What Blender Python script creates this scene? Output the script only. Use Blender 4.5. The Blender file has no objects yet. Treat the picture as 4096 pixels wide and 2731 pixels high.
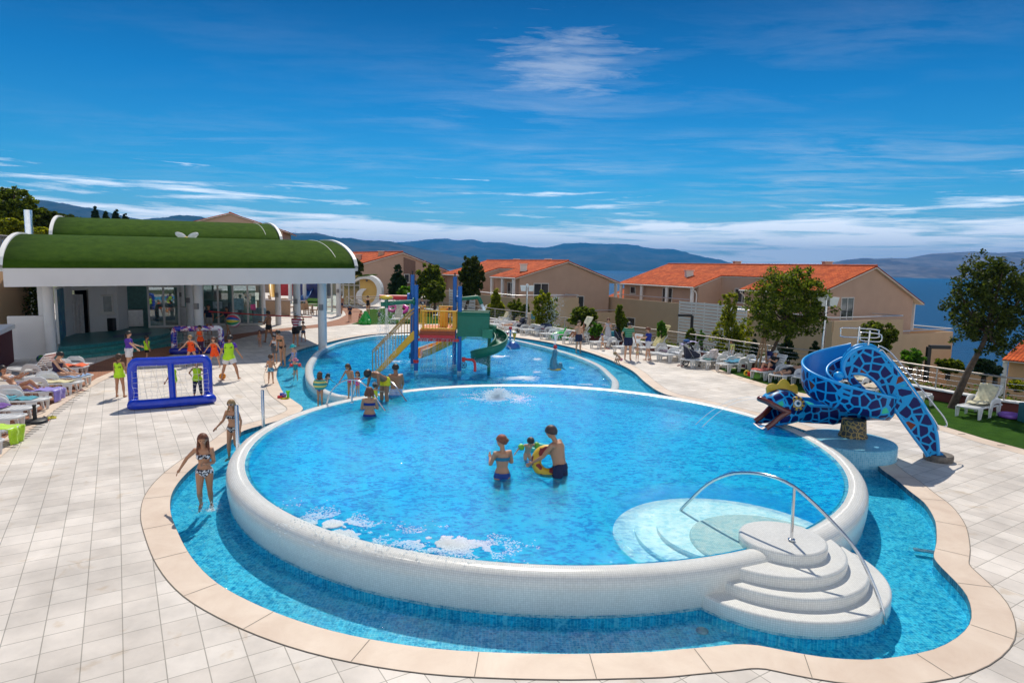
import bpy, math, random
from math import sin, cos, pi, radians, sqrt, atan2, hypot
from mathutils import Vector, Matrix, noise
from mathutils.geometry import tessellate_polygon
SC = bpy.context.scene
COL = SC.collection
RND = random.Random(7)
# ---------------------------------------------------------------- camera
F_PX, W_PX, H_PX = 2530.0, 4096.0, 2731.0
CAM_H, PITCH, ROLL = 4.5, math.atan(299.5 / 2530.0), radians(1.15)
_f = Vector((0, cos(PITCH), -sin(PITCH)))
_u = Vector((0, sin(PITCH), cos(PITCH)))
_r = Vector((1, 0, 0))
C_F = _f
C_R = cos(ROLL) * _r + sin(ROLL) * _u
C_U = cos(ROLL) * _u - sin(ROLL) * _r
CAM = Vector((0, 0, CAM_H))
cd = bpy.data.cameras.new('camera')
cam = bpy.data.objects.new('camera', cd)
COL.objects.link(cam)
m = Matrix((C_R, C_U, -C_F)).transposed().to_4x4()
m.translation = CAM
cam.matrix_world = m
cd.sensor_width = 36.0
cd.lens = 36.0 * F_PX / W_PX
cd.clip_start = 0.1
cd.clip_end = 120000
SC.camera = cam
# ---------------------------------------------------------------- sky, sun, exposure
SUN_EL, SUN_AZ = radians(52), radians(-1)      # azimuth measured from +Y towards +X
w = bpy.data.worlds.new('World')
SC.world = w
w.use_nodes = True
nt = w.node_tree
nt.nodes.clear()
N = nt.nodes.new
L = nt.links.new
out = N('ShaderNodeOutputWorld')
bg = N('ShaderNodeBackground')
bg.inputs['Strength'].default_value = 0.13
sky = N('ShaderNodeTexSky')
sky.sky_type = 'NISHITA'
sky.sun_disc = False
sky.sun_elevation = SUN_EL
sky.sun_rotation = SUN_AZ
sky.air_density = 1.0
sky.dust_density = 0.25
sky.ozone_density = 3.0
tc = N('ShaderNodeTexCoord')
sep = N('ShaderNodeSeparateXYZ')
L(tc.outputs['Generated'], sep.inputs[0])
def mth(op, a, b=None, c=None, clamp=False):
 n = N('ShaderNodeMath')
 n.operation = op
 n.use_clamp = clamp
 for i, v in enumerate((a, b, c)):
  if v is None:
   continue
  if isinstance(v, (int, float)):
   n.inputs[i].default_value = v
  else:
   L(v, n.inputs[i])
 return n.outputs[0]
# deep polarised blue of the photograph: darker and more saturated the higher one looks
up = mth('MAXIMUM', sep.outputs['Z'], 0.0)
tint = N('ShaderNodeValToRGB')
L(up, tint.inputs[0])
e = tint.color_ramp.elements
e[0].position = 0.0
e[0].color = (0.60, 0.84, 0.96, 1)
e[1].position = 0.40
e[1].color = (0.004, 0.17, 0.36, 1)
x = e.new(0.05)
x.color = (0.36, 0.80, 0.98, 1)
x = e.new(0.12)
x.color = (0.10, 0.60, 0.86, 1)
x = e.new(0.25)
x.color = (0.020, 0.40, 0.68, 1)
mul = N('ShaderNodeMix')
mul.data_type = 'RGBA'
mul.blend_type = 'MULTIPLY'
mul.inputs[0].default_value = 1.0
L(sky.outputs[0], mul.inputs[6])
L(tint.outputs[0], mul.inputs[7])
# cirrus on a plane high above: direction divided by its height
zz = mth('MAXIMUM', sep.outputs['Z'], 0.012)
px_ = mth('DIVIDE', sep.outputs['X'], zz)
py_ = mth('DIVIDE', sep.outputs['Y'], zz)
cmb = N('ShaderNodeCombineXYZ')
L(px_, cmb.inputs[0])
L(py_, cmb.inputs[1])
mp = N('ShaderNodeMapping')
mp.inputs['Rotation'].default_value = (0, 0, radians(38))
mp.inputs['Scale'].default_value = (0.5, 1.2, 1)
mp.inputs['Location'].default_value = (3.1, 1.4, 0)
L(cmb.outputs[0], mp.inputs[0])
def nz(vec, scale, detail, rough, dist=0.0):
 n = N('ShaderNodeTexNoise')
 n.inputs['Scale'].default_value = scale
 n.inputs['Detail'].default_value = detail
 n.inputs['Roughness'].default_value = rough
 n.inputs['Distortion'].default_value = dist
 L(vec, n.inputs['Vector'])
 return n.outputs[0]
n1 = nz(mp.outputs[0], 1.5, 9, 0.62, 0.7)
n2 = nz(cmb.outputs[0], 0.42, 3, 0.5)
n3 = nz(mp.outputs[0], 6.0, 5, 0.7, 0.4)
cir = mth('ADD', mth('MULTIPLY', n1, 0.75), mth('MULTIPLY', n3, 0.25))
r1 = N('ShaderNodeMapRange')
r1.inputs[1].default_value = 0.44
r1.inputs[2].default_value = 0.86
L(cir, r1.inputs[0])
r2 = N('ShaderNodeMapRange')
r2.inputs[1].default_value = 0.38
r2.inputs[2].default_value = 0.62
L(n2, r2.inputs[0])
# the veil lies over the middle and the right, little of it to the left and overhead
r3 = N('ShaderNodeMapRange')
r3.inputs[1].default_value = 0.37
r3.inputs[2].default_value = 0.15
L(sep.outputs['Z'], r3.inputs[0])
r4 = N('ShaderNodeMapRange')
r4.inputs[1].default_value = -0.55
r4.inputs[2].default_value = 0.05
r4.inputs[3].default_value = 0.25
r4.inputs[4].default_value = 1.0
L(sep.outputs['X'], r4.inputs[0])
veil = mth('MULTIPLY', mth('MULTIPLY', mth('MULTIPLY', r1.outputs[0], r2.outputs[0]), mth('MULTIPLY', r3.outputs[0], r4.outputs[0])), 0.72)
# long flat banks low over the horizon
mp2 = N('ShaderNodeMapping')
mp2.inputs['Scale'].default_value = (3.2, 3.2, 46)
mp2.inputs['Location'].default_value = (0.4, 0, 2.2)
L(tc.outputs['Generated'], mp2.inputs[0])
n4 = nz(mp2.outputs[0], 1.6, 8, 0.62, 0.25)
low = N('ShaderNodeValToRGB')
L(up, low.inputs[0])
e = low.color_ramp.elements
e[0].position = 0.0
e[0].color = (0.55,) * 3 + (1,)
e[1].position = 0.13
e[1].color = (0, 0, 0, 1)
x = e.new(0.046)
x.color = (0.68,) * 3 + (1,)
x = e.new(0.062)
x.color = (0.52,) * 3 + (1,)
x = e.new(0.076)
x.color = (0.12,) * 3 + (1,)
r5 = N('ShaderNodeMapRange')
r5.inputs[1].default_value = 0.60
r5.inputs[2].default_value = 0.76
L(mth('ADD', n4, mth('MULTIPLY', low.outputs[0], 0.42)), r5.inputs[0])
bank = mth('MULTIPLY', mth('MULTIPLY', r5.outputs[0], mth('GREATER_THAN', low.outputs[0], 0.001)), 0.85)
# one small separate puff
pv = N('ShaderNodeVectorMath')
pv.operation = 'SUBTRACT'
L(tc.outputs['Generated'], pv.inputs[0])
_d = (C_F * F_PX + C_R * (2255 - 2048) + C_U * (1365 - 262)).normalized()
pv.inputs[1].default_value = _d
pm = N('ShaderNodeMapping')
pm.inputs['Rotation'].default_value = (0, radians(28), 0)
pm.inputs['Scale'].default_value = (8.5, 9, 19)
L(pv.outputs[0], pm.inputs[0])
ln = N('ShaderNodeVectorMath')
ln.operation = 'LENGTH'
L(pm.outputs[0], ln.inputs[0])
n5 = nz(mp.outputs[0], 5.0, 7, 0.65, 0.4)
r6 = N('ShaderNodeMapRange')
r6.inputs[1].default_value = 0.85
r6.inputs[2].default_value = 0.15
L(mth('ADD', mth('MULTIPLY', ln.outputs['Value'], 0.8), mth('MULTIPLY', mth('SUBTRACT', n5, 0.45), 2.2)), r6.inputs[0])
puff = mth('MULTIPLY', r6.outputs[0], 0.36)
# unseen bright broken cloud, added behind the camera to lift the shade facing it
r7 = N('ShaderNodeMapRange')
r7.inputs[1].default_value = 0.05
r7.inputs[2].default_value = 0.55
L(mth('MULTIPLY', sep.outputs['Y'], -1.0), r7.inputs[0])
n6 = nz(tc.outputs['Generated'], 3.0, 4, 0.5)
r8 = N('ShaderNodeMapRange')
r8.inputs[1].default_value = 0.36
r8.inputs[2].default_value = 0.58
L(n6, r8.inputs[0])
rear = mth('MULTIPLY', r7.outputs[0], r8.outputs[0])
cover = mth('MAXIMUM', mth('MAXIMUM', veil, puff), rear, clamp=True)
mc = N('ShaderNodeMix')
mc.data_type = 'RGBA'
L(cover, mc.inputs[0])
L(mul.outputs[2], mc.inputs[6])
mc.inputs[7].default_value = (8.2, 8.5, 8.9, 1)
mc2 = N('ShaderNodeMix')
mc2.data_type = 'RGBA'
L(bank, mc2.inputs[0])
L(mc.outputs[2], mc2.inputs[6])
mc2.inputs[7].default_value = (15.0, 15.2, 15.6, 1)
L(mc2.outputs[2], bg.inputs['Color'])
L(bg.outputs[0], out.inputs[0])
ld = bpy.data.lights.new('sun', 'SUN')
ld.energy = 5.0
ld.angle = radians(0.55)
ld.color = (1.0, 0.93, 0.82)
sun = bpy.data.objects.new('sun', ld)
COL.objects.link(sun)
sd = Vector((sin(SUN_AZ) * cos(SUN_EL), cos(SUN_AZ) * cos(SUN_EL), sin(SUN_EL)))
sun.rotation_euler = sd.to_track_quat('Z', 'Y').to_euler()
sun.location = (0, 0, 60)
SC.view_settings.view_transform = 'Standard'
SC.view_settings.look = 'None'
SC.view_settings.exposure = -0.18
SC.view_settings.gamma = 1.0
SC.render.engine = 'CYCLES'
SC.cycles.use_denoising = True
SC.cycles.max_bounces = 8
SC.cycles.transparent_max_bounces = 12
SC.cycles.caustics_reflective = False
SC.cycles.caustics_refractive = False
SC.cycles.sample_clamp_indirect = 4.0
# ---------------------------------------------------------------- measuring helpers
def at(x, y, z=0.0):
 """Point of the horizontal plane z that the photograph (4096 x 2731) shows at x, y."""
 d = C_F * F_PX + C_R * (x - W_PX / 2) + C_U * (H_PX / 2 - y)
 return CAM + d * ((z - CAM_H) / d.z)
def atd(x, y, Y):
 """Point at depth Y that the photograph shows at x, y."""
 d = C_F * F_PX + C_R * (x - W_PX / 2) + C_U * (H_PX / 2 - y)
 return CAM + d * (Y / d.y)
def atp(x, y, p0, dr):
 """Point of the vertical plane through p0 along dr."""
 d = C_F * F_PX + C_R * (x - W_PX / 2) + C_U * (H_PX / 2 - y)
 n = Vector((-dr[1], dr[0], 0))
 return CAM + d * (n.dot(Vector(p0) - CAM) / n.dot(d))
# ---------------------------------------------------------------- materials
MATS = {}
def newmat(name):
 mt = bpy.data.materials.new(name)
 mt.use_nodes = True
 t = mt.node_tree
 b = t.nodes['Principled BSDF']
 return mt, t, b
def _n(t, kind, **kw):
 n = t.nodes.new(kind)
 for k, v in kw.items():
  if k in n.inputs:
   n.inputs[k].default_value = v
  else:
   setattr(n, k, v)
 return n
def M(name, col=(0.5, 0.5, 0.5), rough=0.6, metal=0.0, var=0.12, scale=6.0, bump=0.0, bscale=None, coat=0.0, sheen=0.0, trans=0.0, alpha=1.0):
 if name in MATS:
  return MATS[name]
 mt, t, b = newmat(name)
 MATS[name] = mt
 c4 = tuple(col) + (1,)
 b.inputs['Roughness'].default_value = rough
 b.inputs['Metallic'].default_value = metal
 b.inputs['Coat Weight'].default_value = coat
 b.inputs['Sheen Weight'].default_value = sheen
 b.inputs['Transmission Weight'].default_value = trans
 b.inputs['Alpha'].default_value = alpha
 tcn = _n(t, 'ShaderNodeTexCoord')
 nn = _n(t, 'ShaderNodeTexNoise', Scale=scale, Detail=5.0, Roughness=0.6)
 t.links.new(tcn.outputs['Object'], nn.inputs['Vector'])
 rp = _n(t, 'ShaderNodeValToRGB')
 rp.color_ramp.elements[0].position = 0.3
 rp.color_ramp.elements[1].position = 0.7
 rp.color_ramp.elements[0].color = tuple(max(0, v * (1 - var)) for v in col) + (1,)
 rp.color_ramp.elements[1].color = tuple(min(1, v * (1 + var)) for v in col) + (1,)
 t.links.new(nn.outputs[0], rp.inputs[0])
 t.links.new(rp.outputs[0], b.inputs['Base Color'])
 if bump:
  n2_ = _n(t, 'ShaderNodeTexNoise', Scale=bscale or scale * 6, Detail=3.0)
  t.links.new(tcn.outputs['Object'], n2_.inputs['Vector'])
  bp = _n(t, 'ShaderNodeBump', Strength=min(1, bump), Distance=0.02)
  t.links.new(n2_.outputs[0], bp.inputs['Height'])
  t.links.new(bp.outputs[0], b.inputs['Normal'])
 return mt
def tilemat(name, cols, size, rot=0.0, mortar=(0.35, 0.33, 0.3), msize=0.012, rough=0.5, var_scale=0.9, aspect=1.0, stain=0.0, offset=0.0, bumpd=0.3, coord='Object'):
 """Square tiles laid in courses: brick texture for joints and tile to tile tone, plus stains."""
 if name in MATS:
  return MATS[name]
 mt, t, b = newmat(name)
 MATS[name] = mt
 lk = t.links.new
 tcn = _n(t, 'ShaderNodeTexCoord')
 mpn = _n(t, 'ShaderNodeMapping')
 mpn.inputs['Rotation'].default_value = (0, 0, rot)
 lk(tcn.outputs[coord], mpn.inputs[0])
 br = _n(t, 'ShaderNodeTexBrick', offset=offset, squash=1.0)
 br.inputs['Scale'].default_value = 1.0
 br.inputs['Brick Width'].default_value = size * aspect
 br.inputs['Row Height'].default_value = size
 br.inputs['Mortar Size'].default_value = msize
 br.inputs['Mortar Smooth'].default_value = 0.2
 br.inputs['Color1'].default_value = tuple(cols[0]) + (1,)
 br.inputs['Color2'].default_value = tuple(cols[1]) + (1,)
 br.inputs['Mortar'].default_value = tuple(mortar) + (1,)
 lk(mpn.outputs[0], br.inputs['Vector'])
 nn = _n(t, 'ShaderNodeTexNoise', Scale=var_scale, Detail=7.0, Roughness=0.62)
 lk(tcn.outputs[coord], nn.inputs['Vector'])
 mr = _n(t, 'ShaderNodeMapRange')
 mr.inputs[1].default_value = 0.35
 mr.inputs[2].default_value = 0.68
 mr.inputs[3].default_value = 1.0 - 0.12 - stain
 mr.inputs[4].default_value = 1.06
 lk(nn.outputs[0], mr.inputs[0])
 mx = _n(t, 'ShaderNodeMix', data_type='RGBA', blend_type='MULTIPLY')
 mx.inputs[0].default_value = 1.0
 lk(br.outputs[0], mx.inputs[6])
 lk(mr.outputs[0], mx.inputs[7])
 last = mx.outputs[2]
 if stain:
  n2_ = _n(t, 'ShaderNodeTexNoise', Scale=2.3, Detail=4.0, Roughness=0.55, Distortion=0.6)
  lk(tcn.outputs[coord], n2_.inputs['Vector'])
  m2 = _n(t, 'ShaderNodeMapRange')
  m2.inputs[1].default_value = 0.60
  m2.inputs[2].default_value = 0.70
  m2.inputs[4].default_value = 0.5
  lk(n2_.outputs[0], m2.inputs[0])
  mx2 = _n(t, 'ShaderNodeMix', data_type='RGBA', blend_type='MULTIPLY')
  lk(m2.outputs[0], mx2.inputs[0])
  lk(last, mx2.inputs[6])
  mx2.inputs[7].default_value = (0.80, 0.68, 0.52, 1)
  last = mx2.outputs[2]
 lk(last, b.inputs['Base Color'])
 b.inputs['Roughness'].default_value = rough
 bp = _n(t, 'ShaderNodeBump', Strength=bumpd, Distance=0.006, invert=True)
 lk(br.outputs[1], bp.inputs['Height'])
 lk(bp.outputs[0], b.inputs['Normal'])
 return mt
def watermat(name, lowc, hic, cell, streak=(1, 1), lo=0.0, wave=1.0, bdist=0.05, rough=0.035, shallow=None):
 """Water with a caustic net of bright and dark painted into its colours, mirrors the sky by Fresnel."""
 if name in MATS:
  return MATS[name]
 mt = bpy.data.materials.new(name)
 MATS[name] = mt
 mt.use_nodes = True
 t = mt.node_tree
 t.nodes.clear()
 lk = t.links.new
 o = _n(t, 'ShaderNodeOutputMaterial')
 tcn = _n(t, 'ShaderNodeTexCoord')
 mpn = _n(t, 'ShaderNodeMapping')
 mpn.inputs['Scale'].default_value = (streak[0], streak[1], 1)
 lk(tcn.outputs['Object'], mpn.inputs[0])
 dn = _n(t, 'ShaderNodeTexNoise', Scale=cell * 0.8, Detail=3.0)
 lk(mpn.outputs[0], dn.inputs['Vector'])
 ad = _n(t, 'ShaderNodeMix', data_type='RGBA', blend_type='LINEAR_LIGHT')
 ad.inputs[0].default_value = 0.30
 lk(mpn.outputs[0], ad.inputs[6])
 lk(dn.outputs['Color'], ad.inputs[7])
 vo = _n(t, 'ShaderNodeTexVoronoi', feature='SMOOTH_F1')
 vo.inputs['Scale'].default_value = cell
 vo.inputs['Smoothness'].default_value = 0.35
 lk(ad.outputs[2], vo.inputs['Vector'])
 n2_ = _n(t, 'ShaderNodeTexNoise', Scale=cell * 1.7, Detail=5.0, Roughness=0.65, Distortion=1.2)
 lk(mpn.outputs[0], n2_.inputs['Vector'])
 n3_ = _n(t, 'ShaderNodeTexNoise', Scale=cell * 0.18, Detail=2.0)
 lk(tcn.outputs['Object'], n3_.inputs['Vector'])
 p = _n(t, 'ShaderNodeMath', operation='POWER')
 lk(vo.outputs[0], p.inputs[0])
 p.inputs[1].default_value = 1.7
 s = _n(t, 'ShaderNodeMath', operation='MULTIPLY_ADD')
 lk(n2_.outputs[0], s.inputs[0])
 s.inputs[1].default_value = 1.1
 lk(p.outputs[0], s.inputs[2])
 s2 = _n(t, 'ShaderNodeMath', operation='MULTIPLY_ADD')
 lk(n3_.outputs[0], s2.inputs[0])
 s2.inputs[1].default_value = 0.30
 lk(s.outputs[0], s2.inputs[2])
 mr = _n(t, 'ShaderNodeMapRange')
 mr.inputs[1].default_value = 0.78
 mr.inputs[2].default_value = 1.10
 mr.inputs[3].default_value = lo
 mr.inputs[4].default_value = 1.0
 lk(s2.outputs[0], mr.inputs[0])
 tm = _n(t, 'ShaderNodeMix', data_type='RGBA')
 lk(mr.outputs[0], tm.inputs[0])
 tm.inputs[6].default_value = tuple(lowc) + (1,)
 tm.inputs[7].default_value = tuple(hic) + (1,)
 tr = _n(t, 'ShaderNodeBsdfTransparent')
 lk(tm.outputs[2], tr.inputs[0])
 gl = _n(t, 'ShaderNodeBsdfGlossy')
 gl.inputs['Roughness'].default_value = rough
 bn = _n(t, 'ShaderNodeTexNoise', Scale=cell * 1.5 * wave, Detail=4.0, Roughness=0.60, Distortion=0.9)
 lk(mpn.outputs[0], bn.inputs['Vector'])
 bp = _n(t, 'ShaderNodeBump', Strength=1.0, Distance=bdist)
 lk(bn.outputs[0], bp.inputs['Height'])
 bn3 = _n(t, 'ShaderNodeTexNoise', Scale=cell * 3.2, Detail=2.0, Roughness=0.5)
 lk(mpn.outputs[0], bn3.inputs['Vector'])
 bp3 = _n(t, 'ShaderNodeBump', Strength=1.0, Distance=bdist * 1.3)
 lk(bn3.outputs[0], bp3.inputs['Height'])
 lk(bp3.outputs[0], gl.inputs['Normal'])
 fr = _n(t, 'ShaderNodeFresnel')
 fr.inputs[0].default_value = 1.33
 lk(bp.outputs[0], fr.inputs['Normal'])
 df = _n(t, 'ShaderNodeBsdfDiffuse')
 dm_ = _n(t, 'ShaderNodeMix', data_type='RGBA')  # body colour carries the same painted caustic net as the tint
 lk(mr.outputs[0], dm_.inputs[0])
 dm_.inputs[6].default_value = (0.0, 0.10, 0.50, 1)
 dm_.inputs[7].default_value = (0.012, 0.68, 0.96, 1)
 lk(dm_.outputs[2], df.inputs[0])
 bp2 = _n(t, 'ShaderNodeBump', Strength=1.0, Distance=bdist * 3.2)
 lk(bn.outputs[0], bp2.inputs['Height'])
 lk(bp2.outputs[0], df.inputs['Normal'])
 mt0 = _n(t, 'ShaderNodeMixShader')
 mt0.inputs[0].default_value = lo
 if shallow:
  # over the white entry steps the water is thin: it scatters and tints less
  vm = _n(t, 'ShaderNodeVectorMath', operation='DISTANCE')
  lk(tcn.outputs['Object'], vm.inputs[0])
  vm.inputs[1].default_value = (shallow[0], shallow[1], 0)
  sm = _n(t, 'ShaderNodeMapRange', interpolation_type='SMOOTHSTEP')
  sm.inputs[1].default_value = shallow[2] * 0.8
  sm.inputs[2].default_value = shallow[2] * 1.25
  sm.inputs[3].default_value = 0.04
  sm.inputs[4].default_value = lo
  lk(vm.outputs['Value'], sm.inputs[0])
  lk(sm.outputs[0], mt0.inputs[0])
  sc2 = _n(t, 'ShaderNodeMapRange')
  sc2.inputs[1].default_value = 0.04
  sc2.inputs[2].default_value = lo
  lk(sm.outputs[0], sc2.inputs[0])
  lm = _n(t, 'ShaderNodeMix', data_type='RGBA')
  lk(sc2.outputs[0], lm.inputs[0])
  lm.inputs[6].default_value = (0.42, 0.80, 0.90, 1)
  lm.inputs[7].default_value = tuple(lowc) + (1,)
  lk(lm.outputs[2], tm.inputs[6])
 lk(tr.outputs[0], mt0.inputs[1])
 lk(df.outputs[0], mt0.inputs[2])
 ms = _n(t, 'ShaderNodeMixShader')
 fm = _n(t, 'ShaderNodeMath', operation='MULTIPLY')
 lk(fr.outputs[0], fm.inputs[0])
 fm.inputs[1].default_value = 0.20
 lk(fm.outputs[0], ms.inputs[0])
 lk(mt0.outputs[0], ms.inputs[1])
 lk(gl.outputs[0], ms.inputs[2])
 lk(ms.outputs[0], o.inputs[0])
 return mt
# ---------------------------------------------------------------- object helpers
ORG = {}
def tag(o, label=None, cat=None, group=None, kind=None):
 if label:
  o['label'] = label
 if cat:
  o['category'] = cat
 if group:
  o['group'] = group
 if kind:
  o['kind'] = kind
 return o
def thing(name, label, cat, loc=(0, 0, 0), group=None, rz=0.0):
 o = bpy.data.objects.new(name, None)
 COL.objects.link(o)
 o.empty_display_size = 0.2
 o.location = Vector(loc)
 o.rotation_euler.z = rz
 ORG[o.name] = Vector(loc)
 return tag(o, label, cat, group)
def kids(o):
 return [c for c in bpy.data.objects if c.parent == o]
def copy_tree(o, loc=None, rz=None, label=None, parent=None, tree=None):
 if tree is None:
  tree = {}
  for c in bpy.data.objects:
   if c.parent:
    tree.setdefault(c.parent.name, []).append(c)
 c = o.copy()
 COL.objects.link(c)
 if parent is not None:
  c.parent = parent
 if loc is not None:
  c.location = loc
 if rz is not None:
  c.rotation_euler.z = rz
 if label:
  c['label'] = label
 for ch in tree.get(o.name, []):
  copy_tree(ch, parent=c, tree=tree)
 return c
class MB:
 def __init__(s):
  s.v, s.f, s.sm = [], [], []
 def add(s, vs, fs, smooth=False):
  o = len(s.v)
  s.v += [Vector(p) for p in vs]
  s.f += [tuple(i + o for i in f) for f in fs]
  s.sm += [smooth] * len(fs)
  return s
 def box(s, c, d, rz=0.0, rx=0.0, ry=0.0):
  R = Matrix.Rotation(rz, 3, 'Z') @ Matrix.Rotation(ry, 3, 'Y') @ Matrix.Rotation(rx, 3, 'X')
  c = Vector(c)
  vs = [c + R @ Vector((sx * d[0] / 2, sy * d[1] / 2, sz * d[2] / 2)) for sx in (-1, 1) for sy in (-1, 1) for sz in (-1, 1)]
  return s.add(vs, [(0, 1, 3, 2), (4, 6, 7, 5), (0, 4, 5, 1), (2, 3, 7, 6), (0, 2, 6, 4), (1, 5, 7, 3)])
 def hexa(s, p):
  """Eight corners: bottom four then top four, each ring in order."""
  return s.add(p, [(3, 2, 1, 0), (4, 5, 6, 7), (0, 1, 5, 4), (1, 2, 6, 5), (2, 3, 7, 6), (3, 0, 4, 7)])
 def wallseg(s, a, b, z0, z1, th=0.2):
  a, b = Vector(a), Vector(b)
  d = Vector((b.x - a.x, b.y - a.y, 0)).normalized()
  n = Vector((-d.y, d.x, 0)) * th / 2
  p = [Vector((q.x, q.y, z)) for z in (z0, z1) for q in (a - n, b - n, b + n, a + n)]
  return s.hexa(p)
 def prism(s, poly, z0, z1, smooth=False):
  n = len(poly)
  vs = [Vector((p[0], p[1], z0)) for p in poly] + [Vector((p[0], p[1], z1)) for p in poly]
  s.add(vs, [(i, (i + 1) % n, n + (i + 1) % n, n + i) for i in range(n)], smooth)
  tr = tessellate_polygon([[Vector((p[0], p[1], 0)) for p in poly]])
  s.add(vs[:n], [tuple(reversed(t)) for t in tr])
  s.add(vs[n:], tr)
  return s
 def plate(s, pts, off):
  """A planar outline given thickness along off."""
  off = Vector(off)
  n = len(pts)
  a = [Vector(p) for p in pts]
  b = [p + off for p in a]
  s.add(a + b, [(i, (i + 1) % n, n + (i + 1) % n, n + i) for i in range(n)])
  tr = tessellate_polygon([a])
  s.add(a, tr)
  s.add(b, [tuple(reversed(t)) for t in tr])
  return s
 def sheet(s, loops, z):
  ls = [[Vector((p[0], p[1], 0)) for p in l] for l in loops]
  vs = [Vector((p[0], p[1], z)) for l in ls for p in l]
  return s.add(vs, tessellate_polygon(ls))
 def tube(s, pts, r, n=8, cap=True, closed=False, flat=None, smooth=True):
  """Round (or with flat=(a,b) elliptical) tube through pts; r number or list."""
  pts = [Vector(p) for p in pts]
  k = len(pts)
  rs = r if isinstance(r, (list, tuple)) else [r] * k
  T = []
  for i in range(k):
   if closed:
    d = pts[(i + 1) % k] - pts[i - 1]
   else:
    d = pts[min(i + 1, k - 1)] - pts[max(i - 1, 0)]
   if d.length < 1e-9:
    d = Vector((0, 0, 1))
   T.append(d.normalized())
  ref = Vector((0, 0, 1)) if abs(T[0].z) < 0.9 else Vector((0, 1, 0))
  u = (ref - T[0] * ref.dot(T[0])).normalized()
  vs, rings = [], []
  for i in range(k):
   u = u - T[i] * u.dot(T[i])
   if u.length < 1e-6:
    u = T[i].orthogonal()
   u.normalize()
   v = T[i].cross(u)
   fa, fb = flat if flat else (1, 1)
   rings.append(range(len(vs), len(vs) + n))
   for j in range(n):
    a = 2 * pi * j / n
    vs.append(pts[i] + (u * cos(a) * fa + v * sin(a) * fb) * rs[i])
  fs = []
  for i in range(k if closed else k - 1):
   A, B = rings[i], rings[(i + 1) % k]
   for j in range(n):
    fs.append((A[j], A[(j + 1) % n], B[(j + 1) % n], B[j]))
  s.add(vs, fs, smooth)
  if cap and not closed:
   s.add([vs[i] for i in rings[0]], [tuple(reversed(range(n)))])
   s.add([vs[i] for i in rings[-1]], [tuple(range(n))])
  return s
 def bar(s, a, b, w_, h_=None):
  """Square bar from a to b."""
  return s.tube([a, b], w_ * 0.7071, 4, smooth=False)
 def lathe(s, c, prof, n=16, smooth=True, sx=1.0, sy=1.0):
  """prof: list of (radius, z) from bottom to top, round c."""
  c = Vector(c)
  vs = [c + Vector((r * cos(2 * pi * j / n) * sx, r * sin(2 * pi * j / n) * sy, z)) for r, z in prof for j in range(n)]
  fs = [(i * n + j, i * n + (j + 1) % n, (i + 1) * n + (j + 1) % n, (i + 1) * n + j) for i in range(len(prof) - 1) for j in range(n)]
  s.add(vs, fs, smooth)
  s.add(vs[:n], [tuple(reversed(range(n)))])
  s.add(vs[-n:], [tuple(range(n))])
  return s
 def ball(s, c, r, n=12, m_=8, sq=(1, 1, 1), R=None):
  c = Vector(c)
  vs, fs = [], []
  for i in range(m_ + 1):
   th = pi * i / m_
   for j in range(n):
    a = 2 * pi * j / n
    p = Vector((sin(th) * cos(a) * r * sq[0], sin(th) * sin(a) * r * sq[1], -cos(th) * r * sq[2]))
    vs.append(c + (R @ p if R else p))
  for i in range(m_):
   for j in range(n):
    fs.append((i * n + j, i * n + (j + 1) % n, (i + 1) * n + (j + 1) % n, (i + 1) * n + j))
  return s.add(vs, fs, True)
 def torus(s, c, R_, r, n=24, m_=8, rot=None):
  c = Vector(c)
  pts = [Vector((R_ * cos(2 * pi * i / n), R_ * sin(2 * pi * i / n), 0)) for i in range(n)]
  if rot:
   pts = [rot @ p for p in pts]
  return s.tube([c + p for p in pts], r, m_, closed=True)
 def grid(s, fn, nu, nv, smooth=True, wrap=False):
  vs = [Vector(fn(i / nu, j / nv)) for i in range(nu + 1) for j in range(nv + 1)]
  fs = [(i * (nv + 1) + j, (i + 1) * (nv + 1) + j, (i + 1) * (nv + 1) + j + 1, i * (nv + 1) + j + 1) for i in range(nu) for j in range(nv)]
  return s.add(vs, fs, smooth)
 def solidgrid(s, fn, nu, nv, th, smooth=True):
  """Sheet fn(u,v) given thickness th along its normals, with rims."""
  P = [[Vector(fn(i / nu, j / nv)) for j in range(nv + 1)] for i in range(nu + 1)]
  Q = []
  for i in range(nu + 1):
   row = []
   for j in range(nv + 1):
    du = P[min(i + 1, nu)][j] - P[max(i - 1, 0)][j]
    dv = P[i][min(j + 1, nv)] - P[i][max(j - 1, 0)]
    nn = du.cross(dv)
    nn = nn.normalized() if nn.length > 1e-9 else Vector((0, 0, 1))
    row.append(P[i][j] + nn * th)
   Q.append(row)
  k = (nu + 1) * (nv + 1)
  vs = [p for r_ in P for p in r_] + [p for r_ in Q for p in r_]
  ix = lambda i, j: i * (nv + 1) + j
  fs = []
  for i in range(nu):
   for j in range(nv):
    a, b, c, d = ix(i, j), ix(i + 1, j), ix(i + 1, j + 1), ix(i, j + 1)
    fs.append((d, c, b, a))
    fs.append((k + a, k + b, k + c, k + d))
  for i in range(nu):
   for j in (0, nv):
    a, b = ix(i, j), ix(i + 1, j)
    fs.append((a, b, k + b, k + a) if j == 0 else (b, a, k + a, k + b))
  for j in range(nv):
   for i in (0, nu):
    a, b = ix(i, j), ix(i, j + 1)
    fs.append((b, a, k + a, k + b) if i == 0 else (a, b, k + b, k + a))
  return s.add(vs, fs, smooth)
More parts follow.
